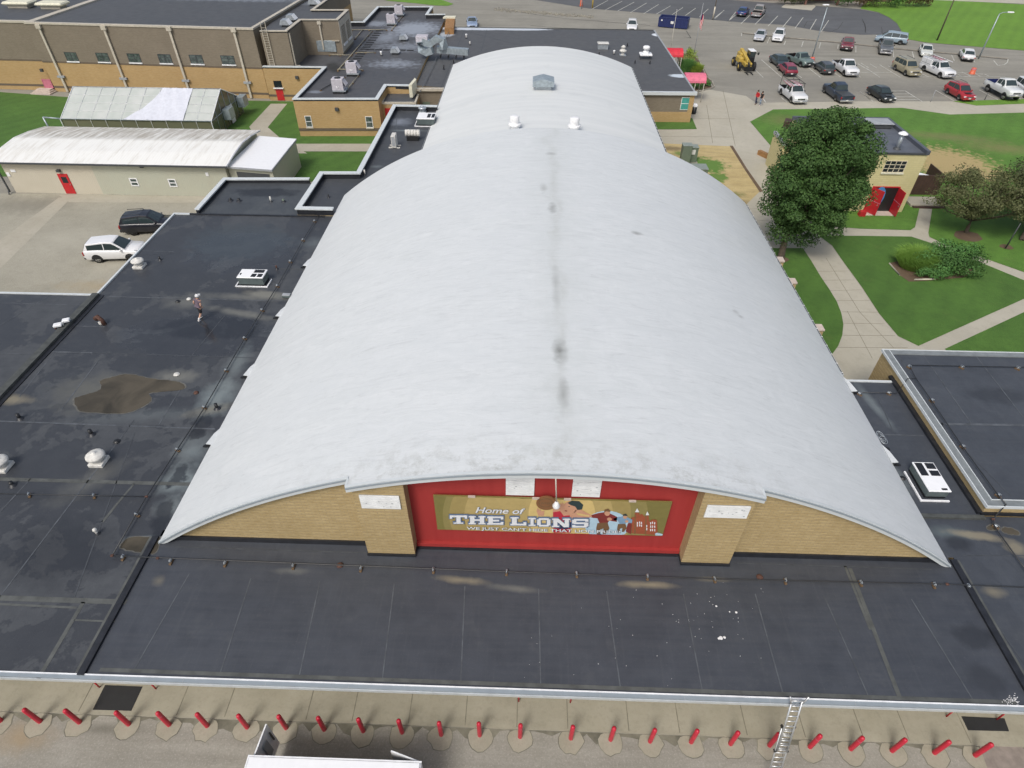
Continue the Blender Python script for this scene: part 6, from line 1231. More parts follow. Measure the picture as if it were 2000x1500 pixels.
def band(cx, r, m, d):
    pts = [(x, y) for x, y in circ(cx, 235, r, r*1.0, 60)]; pts = [(x, min(max(y, 60), 430)) for x, y in pts]; bpoly(mb, pts, m, d)
for cx, r, m, d in ((490, 385, 'ban_olive2', .004), (490, 330, 'ban_gold', .008), (560, 275, 'ban_gold2', .012), (1250, 560, 'ban_olive2', .005), (1200, 470, 'ban_gold', .009), (1120, 400, 'ban_gold2', .013)): band(cx, r, m, d)
bpoly(mb, [(560, 90), (1120, 110), (1120, 400), (560, 370)], 'ban_gold2', .0125)
band(1095, 278, 'ban_cream', .017)
bpoly(mb, [(x, min(max(y, 60), 398)) for x, y in circ(1470, 320, 185, 120)], 'ban_sky', .021)
obj('painted_ground', mb, ban)
mb = MB()      # figures and school, flat painted shapes
bpoly(mb, [(1020, 180), (1100, 130), (1160, 190), (1210, 260), (1160, 300), (1160, 380), (1030, 380), (1020, 270)], 'ban_skin', .026)
bpoly(mb, [(1022, 210), (1080, 200), (1110, 240), (1160, 235), (1165, 300), (1170, 380), (1025, 380)], 'ban_red', .030)
bpoly(mb, circ(1165, 170, 58, 52), 'ban_skin', .034); bpoly(mb, [(1140, 130), (1180, 112), (1240, 118), (1272, 148), (1262, 185), (1225, 190), (1205, 160), (1170, 150)], 'ban_hair', .038)
bpoly(mb, [(1210, 190), (1260, 190), (1340, 235), (1345, 250), (1290, 258), (1220, 250), (1160, 290), (1165, 250)], 'ban_skin', .034)
bpoly(mb, [(1215, 215), (1320, 235), (1320, 245), (1230, 232)], 'ban_cream', .038); bpoly(mb, [(1120, 192), (1140, 196), (1138, 203), (1118, 199)], 'ban_maroon', .039); bpoly(mb, [(1150, 158), (1162, 160), (1161, 165), (1149, 163)], 'ban_hair', .039)
bpoly(mb, [(885, 200), (895, 170), (905, 195), (915, 180), (925, 205), (950, 195), (945, 240), (900, 240)], 'ban_skin', .030)
bpoly(mb, [(1010, 300), (1180, 290), (1190, 330), (1130, 350), (1060, 345), (1010, 330)], 'ban_navy', .034)
# two footballers
for (ox, s, top, bot) in ((1430, 1.0, 'ban_maroon', 'ban_brown'), (1590, .72, 'ban_shirt', 'ban_brown')):
    f = lambda x, y: (ox+x*s, (205 if s == 1 else 240)+y*s)
    bpoly(mb, [f(-95, 30), f(-30, 12), f(20, 5), f(75, 20), f(125, 45), f(120, 85), f(60, 75), f(40, 100), f(-20, 100), f(-40, 55), f(-90, 50)], top, .030)
    bpoly(mb, [f(-40, 95), f(45, 90), f(60, 140), f(30, 185), f(5, 185), f(10, 140), f(-20, 150), f(-15, 185), f(-45, 188), f(-50, 140)], bot, .032)
    bpoly(mb, [f(*p) for p in circ(42, 10, 24, 24, 14)], 'ban_skin', .034); bpoly(mb, [f(15, 5), f(20, -18), f(50, -26), f(70, -5), f(60, 0), f(35, -4)], 'ban_hair' if s < 1 else 'ban_brown', .037)
    bpoly(mb, [f(*p) for p in circ(60, 62, 20, 14, 14)], 'ban_skin', .036); bpoly(mb, [f(-35, 185), f(-10, 185), f(-8, 192), f(-40, 192)], 'ban_navy', .034)
bpoly(mb, [(1675, 385), (1675, 255), (1700, 250), (1700, 215), (1738, 215), (1740, 235), (1760, 225), (1785, 250), (1787, 240), (1815, 240), (1818, 290), (1850, 270), (1885, 275), (1890, 400)], 'ban_brick', .026)
bpoly(mb, [(1670, 395), (1625, 370), (1640, 310), (1675, 260)], 'ban_maroon', .0255)
for x, y, r in ((1720, 195, 18), (1805, 220, 15)): bpoly(mb, [(x-r, y+14), (x, y-18), (x+r, y+14)], 'ban_white', .030)
for x, y in ((1722, 300), (1740, 296), (1756, 300), (1722, 270+50), (1740, 318), (1756, 322), (1832, 302), (1848, 298), (1866, 302), (1832, 330), (1848, 330), (1866, 330), (1832, 358), (1848, 358), (1866, 358), (1800, 325), (1800, 350)): bpoly(mb, [(x-4, y-9), (x+4, y-9), (x+4, y+9), (x-4, y+9)], 'ban_white', .030)
for x in (1700, 1788): bpoly(mb, [(x, 225), (x+12, 225), (x+8, 390), (x-6, 390)], 'ban_ball', .029)
bpoly(mb, [(1870, 385), (1890, 380), (1935, 392), (1940, 404), (1870, 402)], 'ban_sky', .030)
obj('painted_figures', mb, ban)
mb = MB(); bpoly(mb, circ(966, 132, 84, 56, 30), 'ban_ball', .05, .05); bpoly(mb, circ(960, 128, 60, 38, 24), 'ban_brown', .054); bpoly(mb, circ(960, 128, 50, 31, 24), 'ban_ball', .058)
for k in range(5): bpoly(mb, [(925+k*15, 118+((k*7) % 11)), (935+k*15, 116+((k*5) % 9)), (933+k*15, 140-((k*3) % 9)), (924+k*15, 138)], 'ban_brown', .062)
obj('painted_ball', mb, ban)
# block lettering, built from strokes on a 0..1 grid with slab serifs
ST = {'T': [(0, .78, 1, 1), (.38, 0, .62, .8), (.22, 0, .78, .14), (0, .62, .14, .8), (.86, .62, 1, .8)],
 'H': [(.08, 0, .34, 1), (.66, 0, .92, 1), (.3, .4, .7, .6), (0, 0, .42, .14), (.58, 0, 1, .14), (0, .86, .42, 1), (.58, .86, 1, 1)],
 'E': [(.08, 0, .36, 1), (0, 0, 1, .2), (0, .8, 1, 1), (.3, .4, .74, .6), (.84, 0, 1, .34), (.84, .66, 1, 1)],
 'L': [(.1, 0, .4, 1), (0, 0, 1, .2), (0, .86, .52, 1), (.82, 0, 1, .4)], 'I': [(.3, 0, .7, 1), (.05, 0, .95, .16), (.05, .84, .95, 1)],
 'O': [(0, .15, .27, .85), (.73, .15, 1, .85), (.12, 0, .88, .2), (.12, .8, .88, 1)], 'N': [(.08, 0, .30, 1), (.70, 0, .92, 1), (0, 0, .4, .14), (0, .86, .32, 1), (.6, .86, 1, 1), 'diag'],
 'S': [(0, .45, .26, .88), (.74, .12, 1, .55), (.1, .8, .9, 1), (.1, .4, .9, .6), (.1, 0, .9, .2), (0, 0, .2, .3), (.8, .7, 1, 1)]}
def letter(mb, ch, x0, y0, x1, y1, m, d, grow=0, skew=.0):
    w_, h_ = x1-x0, y1-y0
    for j_, r in enumerate(ST[ch]):
        if r == 'diag': q = [(.08, 1), (.36, 1), (.92, 0), (.64, 0)]
        else: q = [(r[0], r[1]), (r[2], r[1]), (r[2], r[3]), (r[0], r[3])]
        cxm = sum(p[0] for p in q)/4; cym = sum(p[1] for p in q)/4
        bpoly(mb, [(x0+p[0]*w_+(grow if p[0] > cxm else -grow), y1-p[1]*h_-(grow if p[1] > cym else -grow)) for p in q], m, d+.0022*j_, .002)
for gi, (m, gr, d) in enumerate((('ban_blue', 8, .042), ('ban_white', 0, .066))):
    mb = MB()
    for i, (ch, a, b, yt, yb_) in enumerate((('T', 165, 310, 230, 298), ('H', 322, 462, 234, 302), ('E', 475, 610, 238, 306), ('L', 668, 800, 244, 312), ('I', 815, 880, 249, 317), ('O', 890, 1000, 252, 321), ('N', 1012, 1165, 255, 325), ('S', 1180, 1315, 258, 328))):
        letter(mb, ch, a, yt, b, yb_, m, d+.0006*i, gr)
    obj('lettering', mb, ban)
def text(body, x, y, size_px, width_px, m, d, shear=0, off=.0, slope=0.0):
    cu = bpy.data.curves.new('t', 'FONT'); cu.body = body; cu.size = 1; cu.shear = shear; cu.offset = off; cu.extrude = 0
    o = bpy.data.objects.new('t', cu); COL.objects.link(o); bpy.context.view_layer.update()
    me = o.to_mesh(); vs = [v.co.copy() for v in me.vertices]; fs = [tuple(p.vertices) for p in me.polygons]; o.to_mesh_clear(); bpy.data.objects.remove(o)
    x0, x1 = min(v.x for v in vs), max(v.x for v in vs); k = width_px/(x1-x0); mb = MB()
    out = []
    for v in vs: px_ = x+(v.x-x0)*k; out.append(bpt(px_, y-v.y*size_px+(px_-x)*slope, d))
    mb.add(out, fs, m); return mb
mb = text('Home of', 378, 212, 66, 415, 'ban_blue', .040, .25, .035, .03); obj('lettering', mb, ban, recalc=False)
mb = text('Home of', 378, 210, 66, 412, 'ban_white', .048, .25, .012, .03); obj('lettering', mb, ban, recalc=False)
mb = text("WE JUST CAN'T HIDE THAT LION PRIDE!", 308, 346, 31, 1275, 'ban_blue', .078, 0, .018, .026); obj('lettering', mb, ban, recalc=False)
mb = text("WE JUST CAN'T HIDE THAT LION PRIDE!", 305, 343, 31, 1275, 'ban_white', .085, 0, .012, .026); obj('lettering', mb, ban, recalc=False)
mb = MB()
for x in (346, 880, 1145, 1690): a = bpt(x-30, 80, .02); b = bpt(x+30, 80, .02); mb.box(((a.x+b.x)/2, a.y, sz1+.03), (b.x-a.x, .06, .09), 'pinkish_stone')
obj('bracket', mb, ban)
# lamp hanging in front of the banner
a = zat(1085, 934, 14.12); b = zat(1087, 982, 14.12); lp = thing('hanging_lamp', 'small pale lamp on a thin rod hanging before the banner', 'lamp', (a.x, a.y, a.z))
mb = MB(); mb.tube([(a.x, 14.12, a.z+.1), (b.x, 14.12, b.z)], .028, 'beige_pole', 6); obj('rod', mb, lp); mb = MB(); mb.lathe((b.x, 14.12, b.z-.28), [(.03, 0), (.13, .03), (.15, .1), (.09, .24), (.05, .34)], 'white_metal', 14); obj('shade', mb, lp)

# ---------------------------------------------------------------- rooftop equipment
def mushroom(px, py, z, d, lb, name='roof_fan', cat='roof fan', m='white_metal', grp=None):
    p = at(px, py, z); p.y += d*.3; t_ = thing(name, lb, cat, p, grp); r = d/2; mb = MB(); mb.box((p.x, p.y, z+.1*d), (d*.82, d*.82, .22*d), m, 0, .02); obj('curb', mb, t_)
    mb = MB(); mb.lathe(p, [(r*.5, .2*d), (r*.72, .3*d), (r*.74, .42*d), (r*.55, .5*d)], m, 22); obj('neck', mb, t_)
    mb = MB(); mb.lathe(p, [(r*.5, .52*d), (r*.96, .50*d), (r, .56*d), (r*.97, .64*d), (r*.7, .72*d), (r*.3, .76*d), (r*.22, .80*d), (r*.2, .83*d)], m, 26); obj('hood', mb, t_); return t_
simple('worn_white', (.62, .61, .57), .55, var=.2, scale=5)
mushroom(189, 911, 4.2, .86, 'white mushroom fan in the middle of the near left roof', m='worn_white'); mushroom(0, 922, 4.2, .86, 'white mushroom fan cut by the left edge of the picture', m='worn_white'); mushroom(270, 525, 4.2, .85, 'grey-white mushroom fan at the white roof edge by the parked cars', m='worn_white')
mushroom(825, 222, 4.2, .9, 'grey mushroom fan on the narrow link roof behind the air conditioner', m='galvanised')
def can_fan(px, py, Y, lb):
    p = zat(px, py, Y); r = arc(p.x, WX0, WX1, 4.25, 6.6); p = Vector((p.x, Y, r-.05)); t_ = thing('can_fan', lb, 'roof fan', p, 'fans on the rear arched roof')
    mb = MB(); mb.lathe(p, [(.42, 0), (.42, .35), (.5, .40)], 'white_metal', 20); obj('base', mb, t_); mb = MB(); mb.lathe(p, [(.48, .34), (.60, .42), (.60, .60), (.50, .64)], 'white_metal', 24); obj('collar', mb, t_)
    mb = MB(); mb.lathe(p, [(.42, .6), (.44, .7), (.44, 1.15), (.41, 1.24), (.36, 1.27)], 'white_metal', 22); obj('drum', mb, t_)
# pixel base y -> depth on the arch
def on_arch(px, py, x0, x1, zs, za):
    best = None
    for i in range(400):
        Y = 45+i*.12; p = zat(px, py, Y); e = abs(p.z-arc(p.x, x0, x1, zs, za))
        if best is None or e < best[0]: best = (e, Y)
    return best[1]
for px, py, lb in ((1005, 252, 'white drum-shaped roof fan, the left one of the pair on the rear arch'), (1121, 256, 'white drum-shaped roof fan, the right one of the pair on the rear arch')): can_fan(px, py, max(50.2, on_arch(px, py, WX0, WX1, 4.25, 6.6)), lb)
Y = on_arch(1061, 176, WX0, WX1, 4.25, 6.6); p = zat(1061, 176, Y); p.z = arc(p.x, WX0, WX1, 4.25, 6.6)-.05; t_ = thing('gable_vent', 'grey-blue gabled vent box on the crest of the rear arched roof', 'roof vent', p)
mb = MB(); mb.box((p.x, p.y+.6, p.z+.25), (1.7, 1.3, .5), 'galvanised'); obj('base', mb, t_); mb = MB(); mb.add([(p.x+a, p.y+.6+b, p.z+c) for a, b, c in ((-1.15, -1, .45), (1.15, -1, .45), (1.15, 1, .45), (-1.15, 1, .45), (-1.15, -1, .95), (1.15, -1, .95), (1.15, 1, .95), (-1.15, 1, .95), (0, -1, 1.22), (0, 1, 1.22))], [(3, 2, 1, 0), (0, 1, 5, 8, 4), (2, 3, 7, 9, 6), (1, 2, 6, 5), (3, 0, 4, 7), (4, 8, 9, 7), (8, 5, 6, 9)], 'duct_metal'); obj('hood', mb, t_)
def rtu(cx, cy, z, sx, sy, h, lb, along='x', holes=None):
    # packaged rooftop unit: white lid with three black fan openings, dark green-grey sides, light kerb flashing
    t_ = thing('rooftop_unit', lb, 'rooftop unit', (cx, cy, z)); mb = MB(); mb.box((cx, cy, z+h/2+.08), (sx*.96, sy*.96, h-.1), 'box_green_dark', 0, .02); obj('cabinet', mb, t_)
    mb = MB(); mb.box((cx, cy, z+h+.05), (sx, sy, .08), 'white_bright', 0, .02); ld = obj('lid', mb, t_)
    for (u0, v0, u1, v1) in holes: mb = MB(); mb.box((cx+sx*((u0+u1)/2-.5), cy+sy*((v0+v1)/2-.5), z+h+.095), (sx*(u1-u0), sy*(v1-v0), .02), 'grille_black'); obj('fan_opening', mb, ld)
    mb = MB(); mb.ribbon([(cx-sx*.62, cy+sy*.3), (cx-sx*.62, cy-sy*.62), (cx+sx*.62, cy-sy*.62), (cx+sx*.62, cy+sy*.3)] if along == 'x' else [(cx-sx*.75, cy+sy*.4), (cx-sx*.75, cy-sy*.6), (cx+sx*.55, cy-sy*.6)], .07, z+.02, z+.1, 'white_metal'); mb.box((cx, cy, z+.05), (sx*.92, sy*.92, .1), 'blackish'); obj('kerb', mb, t_)
simple('box_green_dark', (.09, .115, .115), .4)
a, b, c_, d_ = (at(*q, 4.2+.68) for q in ((471.5, 525.6), (521.5, 527), (514.5, 543.7), (462.7, 542)))
rtu((a.x+b.x+c_.x+d_.x)/4, (a.y+c_.y)/2, 4.2, b.x-a.x, (a.y-d_.y), .62, 'white-topped rooftop unit with black openings on the left roof near the walking man', 'x', [(.54, .58, .93, .92), (.52, .08, .70, .44), (.76, .08, .94, .44), (.06, .3, .11, .5)])
a, b, c_, d_ = (at(*q, 4.78) for q in ((1781, 902.6), (1822, 902.6), (1859, 959), (1815.6, 959.8)))
rtu((a.x+b.x)/2, (a.y+d_.y)/2, 4.22, b.x-a.x, (a.y-d_.y), .50, 'white-topped rooftop unit on the narrow roof right of the arch', 'y', [(.06, .52, .40, .96), (.52, .76, .94, .96), (.52, .52, .94, .70), (.6, .04, .85, .1)])
a, d_ = at(818, 221, 4.9), at(816, 233, 4.9); b = at(852, 223, 4.9); rtu((a.x+b.x)/2, (a.y+d_.y)/2, 4.2, b.x-a.x, max(1.2, a.y-d_.y), .68, 'white-topped rooftop unit on the far end of the link roof', 'x', [(.56, .2, .74, .8), (.8, .2, .97, .8)])
def condenser(px, py, z, lb, s=1.0):
    p = at(px, py, z); p.y += .7; t_ = thing('condenser', lb, 'condenser', p, 'condensers on the annex roof'); w_, h_ = 1.35*s, 1.25*s
    mb = MB(); mb.box((p.x, p.y, z+.12), (w_*1.0, 1.2, .24), 'blackish'); mb.box((p.x+.1, p.y, z+.3), (w_*1.15, 1.25, .14), 'galvanised'); obj('stand', mb, t_)
    mb = MB(); mb.box((p.x, p.y, z+.36+h_/2), (w_, 1.15, h_), 'pale_cabinet', 0, .03); cb = obj('cabinet', mb, t_); mb = MB(); mb.tube([(p.x, p.y, z+.36+h_), (p.x, p.y, z+.40+h_)], .38, 'blackish', 16); obj('fan_grille', mb, cb)
    mb = MB(); mb.slab((p.x+w_/2, p.y-.5, z+.36+h_*.85), (p.x+w_/2+.35, p.y-.5, z+.36+h_*.45), (p.x+w_/2+.35, p.y+.5, z+.36+h_*.45), (p.x+w_/2, p.y+.5, z+.36+h_*.85), .05, 'pale_cabinet'); obj('hood', mb, t_)
    mb = MB()
    for q in (((-.15, .30), (-.15, .62)), ((-.15, .62), (.12, .35)), ((.12, .35), (.12, .68))): mb.tube([(p.x+q[0][0], p.y-.59, z+.2+q[0][1]), (p.x+q[1][0], p.y-.59, z+.2+q[1][1])], .022, 'white_bright', 4)
    obj('door_mark', mb, t_)
simple('pale_cabinet', (.50, .48, .52), .5)
for px, py, lb in ((661, 184, 'pale cabinet condenser nearest the white parapet of the annex'), (687.5, 150, 'second pale condenser, just behind the nearest one'), (764, 51, 'pale condenser beside the shiny wet patch on the annex'), (779, 33, 'pale condenser furthest back, at the rear parapet of the annex')): condenser(px, py, 3.9, lb)
def hoodvent(px, py, z, lb, s=1.0, grp='angled hood vents'):
    p = at(px, py, z); p.y += .5*s; t_ = thing('hood_vent', lb, 'roof vent', p, grp); mb = MB(); mb.box((p.x, p.y, z+.12), (.8*s, .8*s, .24), 'dark_grey'); obj('kerb', mb, t_)
    mb = MB(); v_ = [(p.x+a*s, p.y+b*s, z+c) for a, b, c in ((-.6, -.6, .24), (.6, -.6, .24), (.6, .6, .24), (-.6, .6, .24), (-.42, -.6, .8), (.22, -.6, .8), (.22, .6, .8), (-.42, .6, .8))]
    mb.add(v_, [(3, 2, 1, 0), (4, 5, 6, 7), (0, 1, 5, 4), (1, 2, 6, 5), (2, 3, 7, 6), (3, 0, 4, 7)], 'galvanised'); mb.add([v+Vector((.015, 0, .02)) for v in map(Vector, (v_[1], v_[2], v_[6], v_[5]))], [(0, 1, 2, 3)], 'white_bright'); obj('hood', mb, t_, recalc=False)
for px, py, z, s, lb in ((771, 107, 3.9, 1, 'angled hood vent on the annex roof, the nearer of two'), (787.5, 81, 3.9, 1, 'angled hood vent on the annex roof, the further of two'), (557, 53, 7.98, 1.1, 'white hood vent by the ladder on the brick upper block, nearer of two'), (568, 43, 7.98, 1.1, 'white hood vent on the brick upper block behind its twin'), (612, 12, 7.98, 1.3, 'large hood vent at the back of the brick upper block')): hoodvent(px, py, z, lb, s)
for px, py, lb in ((42, 14, 'pale roof hatch box at the top left corner, the left one'), (106, 16, 'pale roof hatch box at the top left corner, the right one')):
    p = at(px, py, 8.35); t_ = thing('roof_hatch', lb, 'roof hatch', p, 'roof hatches at the top left'); mb = MB(); mb.box((p.x, p.y, 8.55), (2.8, 1.6, .4), 'tan_cap', 0, .03); obj('base', mb, t_); mb = MB(); mb.box((p.x, p.y, 8.95), (3.8, 2.3, .4), 'cream_paint', 0, .15); obj('cover', mb, t_)
# big insulated duct and air handler
p = at(640, 108, 3.9); t_ = thing('air_handler', 'grey-blue air handler with a sloping duct beside the brick upper block', 'air handler', p); mb = MB(); mb.box((p.x-.2, p.y+1, 5.0), (3.0, 1.8, 1.4), 'duct_metal', 0, .04); mb.slab((p.x+.9, p.y+.1, 5.72), (p.x+1.9, p.y+.1, 5.72), (p.x+1.9, p.y+1.9, 5.72), (p.x+.9, p.y+1.9, 5.72), .08, 'tan_cap'); obj('cabinet', mb, t_)
mb = MB(); mb.box((p.x-3.0, p.y+1.3, 5.5), (2.7, 1.1, .8), 'duct_metal'); obj('duct', mb, t_); mb = MB(); mb.box((p.x-.2, p.y+1, 4.1), (2.4, 1.4, .4), 'blackish'); obj('stand', mb, t_)
dc = thing('roof_duct', 'large curving silver-blue duct with an elbow on the annex roof', 'duct', at(850, 100, 3.9)); Q = lambda x, y, z: at(500+x/4, y/4, z)
mb = MB()
def rduct(pts, w_, h_, m='duct_metal'):
    pts = [Vector(p) for p in pts]; vs = []
    for i, p in enumerate(pts):
        d = (pts[min(i+1, len(pts)-1)]-pts[max(i-1, 0)]).normalized(); u = d.cross(Vector((0, 0, 1))); u = u.normalized() if u.length > .1 else Vector((0, 1, 0)); v = u.cross(d)
        vs += [p+u*w_/2+v*h_/2, p-u*w_/2+v*h_/2, p-u*w_/2-v*h_/2, p+u*w_/2-v*h_/2]
    mb.add(vs, [(i*4+j, i*4+(j+1) % 4, i*4+4+(j+1) % 4, i*4+4+j) for i in range(len(pts)-1) for j in range(4)]+[(3, 2, 1, 0), tuple(len(vs)-4+j for j in range(4))], m)
a = Q(1290, 400, 4.8); b = Q(1380, 390, 5.0); c = Q(1415, 385, 4.9); e = Q(1660, 405, 4.7)
rduct([a+Vector((-.1, 0, 1.2)), a+Vector((0, 0, .2)), a+Vector((.8, 0, -.1)), b], 1.2, .8); rduct([b+Vector((-1.4, .4, 1.0)), b+Vector((-.3, .4, .7)), b+Vector((.6, .4, 1.3)), b+Vector((1.4, .4, 1.1)), b+Vector((1.5, .3, 0))], 1.1, .8); rduct([c, e], .9, .75)
mb.box((a.x+.2, a.y+.6, 6.1), (1.6, 1.4, 1.0), 'pale_cabinet', 0, .03); obj('duct', mb, dc)
mb = MB()
for k in range(4): q = c.lerp(e, (k+.4)/4); mb = MB(); mb.box((q.x, q.y, 4.13), (.12, .9, .5), 'blackish'); mb.box((q.x, q.y, 4.72), (.06, 1.0, .85), 'galvanised'); obj('duct_support', mb, dc)
# gas pipes on the annex
for i, (pts, z, r, lb) in enumerate((([Z2(905, 242), Z2(640, 548)], 4.05, .06, 'long pale gas pipe running down the annex roof'), ([Z2(750, 232), Z2(1020, 232)], 4.05, .06, 'pale pipe crossing the back of the annex roof'), ([Z2(1140, 130), Z2(1060, 232)], 4.05, .05, 'short pale pipe beside the furthest condensers'),
    ([Z2(575, 428), Z2(745, 430)], 4.05, .05, 'thin pale pipe from the air handler towards the long pipe'), ([Z2(800, 590), Z2(705, 705)], 4.05, .05, 'short pale pipe beside the nearest condensers'), ([Z2(640, 540), Z2(832, 545)], 4.05, .06, 'pale branch pipe behind the second condenser'), ([Z2(832, 230), Z2(775, 300)], 4.05, .06, 'short pipe stub near the tall louvres'), ([Z2(690, 600), Z2(505, 702)], 4.02, .05, 'thin dark pipe by the nearest condenser'), ([Z2(930, 408), Z2(780, 410)], 4.02, .05, 'thin pale pipe beside the nearer hood vent'))):
    P_ = [at(*q, z) for q in pts]; mb = MB(); mb.tube(P_, r, 'pipe_yellow' if i != 7 else 'pipe_black', 6)
    n = max(2, int((P_[1]-P_[0]).length/2.5))
    for k in range(n+1): c = P_[0].lerp(P_[1], k/n); mb.box((c.x, c.y, z-.11), (.25, .25, .1), 'wood_block')
    tag(obj('gas_pipe', mb), lb, 'pipe')
for k in range(14):
    p = Q(965-k*14.5, 242+k*18, 3.91); mb = MB(); mb.box((p.x, p.y, 3.925), (1.15, .55, .03), 'rubber_mat'); tag(obj('walkway_pad', mb), 'black rubber walkway pad in the long row across the annex roof', 'mat', 'walkway pads on the annex')
for k in range(6):
    p = Q(895+k*62, 388+k*1, 3.91); mb = MB(); mb.box((p.x, p.y, 3.925), (.95, .5, .03), 'rubber_mat'); tag(obj('walkway_pad', mb), 'black rubber walkway pad in the short row leading to the silver duct', 'mat', 'walkway pads by the duct')
# link roof and rear roof pieces
p = at(770, 290, 4.2); t_ = thing('split_air_conditioner', 'slim upright white air conditioner on the link roof', 'air conditioner', p); mb = MB(); mb.box((p.x, p.y+.4, 4.85), (.42, .95, 1.15), 'worn_white', 0, .03); cb = obj('cabinet', mb, t_); mb = MB(); mb.box((p.x, p.y-.08, 4.9), (.3, .02, .9), 'grey_paint'); obj('grille', mb, cb); mb = MB(); mb.box((p.x, p.y+.1, 4.25), (1.1, .1, .09), 'worn_white'); mb.box((p.x, p.y+.7, 4.25), (1.1, .1, .09), 'worn_white'); obj('feet', mb, t_)
p = at(806, 275, 4.2); t_ = thing('ribbed_skylight', 'ribbed white rounded vent box on a black kerb', 'skylight', p); mb = MB(); mb.box((p.x, p.y+.35, 4.42), (1.15, .85, .44), 'blackish'); obj('kerb', mb, t_); mb = MB(); 
for k in range(5): mb.tube([(p.x-.72+k*.29, p.y+.35, 4.85), (p.x-.45+k*.29, p.y+.35, 4.85)], .33, 'worn_white', 12)
obj('cover', mb, t_)
def pipe_vent(px, py, z, r, h, m, lb, cap=None, grp='pipe vents on the roofs'):
    p = at(px, py, z); t_ = thing('pipe_vent', lb, 'pipe vent', p, grp); mb = MB(); mb.lathe(p, [(r*2.2, 0), (r*1.8, .03), (r*1.05, .12)], 'black_flashing_and_shade', 12); obj('boot', mb, t_)
    mb = MB(); mb.tube([p, p+Vector((0, 0, h))], r, m, 10); obj('pipe', mb, t_)
    if cap: mb = MB(); mb.lathe(p+Vector((0, 0, h)), [(r*1.3, -.05), (r*1.7, .03), (r*1.5, .1), (r*.6, .14)], cap, 12); obj('cap', mb, t_)
for px, py, r, h, m, cap, lb in ((313, 508, .07, .28, 'blackish', None, 'small black pipe vent between the fan and the roof middle'), (541, 526, .06, .3, 'rust', None, 'small rusty pipe stub beside the white-topped unit'), (424.6, 798, .09, .35, 'blackish', None, 'black pipe vent near the end of the brown puddle'),
    (39.6, 818, .09, .35, 'blackish', None, 'black pipe vent near the left picture edge'), (180, 849, .09, .35, 'blackish', None, 'black pipe vent above the near mushroom fan'), (25, 948, .09, .25, 'blackish', None, 'black pipe vent below the cut-off mushroom fan'), (191, 1043, .055, .26, 'worn_white', 'worn_white', 'short white pipe vent alone on the near left roof'),
    (450.5, 392, .12, .22, 'blackish', None, 'black pipe vent on the grey block roof, first of three in the row'), (467, 392.5, .12, .22, 'blackish', None, 'black pipe vent on the grey block roof, second of the row'), (529.6, 394, .07, .45, 'worn_white', None, 'thin white pipe vent on the grey block roof'), (554, 394, .1, .22, 'box_green', None, 'greenish pipe vent on the grey block roof, right of the white one'),
    (642, 386, .06, .3, 'blackish', None, 'tiny black pipe by the tan stain on the link roof'), (713, 342, .07, .5, 'worn_white', None, 'thin white pipe vent at the near end of the link roof')): pipe_vent(px, py, 4.2 if not 440 < px < 560 or py > 420 else 4.15, r, h, m, lb, cap)
for px, py, z, r, h, m, cap, lb in ((1225, 91, 3.6, .08, .5, 'blackish', None, 'black pipe vent at the back of the rear roof'), (1170, 108, 3.6, .08, .4, 'blackish', None, 'black pipe vent close to the rear arch'), (1240, 124, 3.6, .08, .45, 'blackish', None, 'black pipe vent left of the turbine fan'), (1269, 125, 3.6, .08, .45, 'blackish', None, 'black pipe vent right of the turbine fan'),
    (1199, 106, 3.6, .1, .4, 'worn_white', 'white_bright', 'small white pipe vent beside the double vent'), (745, 109, 3.9, .1, .45, 'worn_white', 'white_bright', 'short white pipe vent on the annex roof'), (911, 75, 3.6, .1, .5, 'worn_white', 'white_bright', 'small white pipe vent near the pale puddle'), (918, 88, 3.6, .1, .5, 'worn_white', None, 'white pipe vent at the tip of the silver duct'), (886, 124, 3.6, .08, .6, 'blackish', None, 'black pipe vent touching the corner of the rear arch'), (867, 136, 3.6, .09, .6, 'blackish', None, 'black pipe vent on the strip left of the rear arch')): pipe_vent(px, py, z, r, h, m, lb, cap)
p = at(1177.6, 97, 3.6); t_ = thing('vent_box', 'pale grey vent box on the rear roof', 'roof vent', p); mb = MB(); mb.box((p.x, p.y+.5, 3.95), (1.5, 1.0, .7), 'galvanised', 0, .03); obj('body', mb, t_); mb = MB(); mb.box((p.x, p.y+.5, 4.36), (1.65, 1.2, .12), 'worn_white', 0, .04); obj('lid', mb, t_)
p = at(1216, 108, 3.6); t_ = thing('double_vent', 'stacked white round vent on the rear roof beside the vent box', 'roof vent', p); mb = MB(); mb.lathe(p, [(.4, 0), (.4, .1), (.25, .15), (.25, .45), (.52, .5), (.5, .68), (.3, .75), (.28, 1.0), (.4, 1.05), (.1, 1.3)], 'worn_white', 16); obj('body', mb, t_); mb = MB(); mb.box((p.x, p.y, p.z+.06), (.9, .9, .1), 'galvanised'); obj('base', mb, t_)
p = at(1260, 114, 3.6); t_ = thing('turbine_fan', 'white square-based turbine fan standing on legs on the rear roof', 'roof fan', p); mb = MB(); mb.box((p.x, p.y, 4.15), (1.7, 1.5, .2), 'white_bright', 0, .04); obj('base', mb, t_); mb = MB(); mb.lathe(p, [(.42, .62), (.42, .9), (.3, 1.0), (.3, 1.15), (.48, 1.2), (.48, 1.5), (.3, 1.6)], 'white_bright', 18); obj('turbine', mb, t_)
for sx in (-.7, .7): mb = MB(); mb.box((p.x+sx, p.y-.6, 3.82), (.08, .08, .45), 'dark_grey'); mb.box((p.x+sx, p.y+.6, 3.82), (.08, .08, .45), 'dark_grey'); obj('leg', mb, t_)
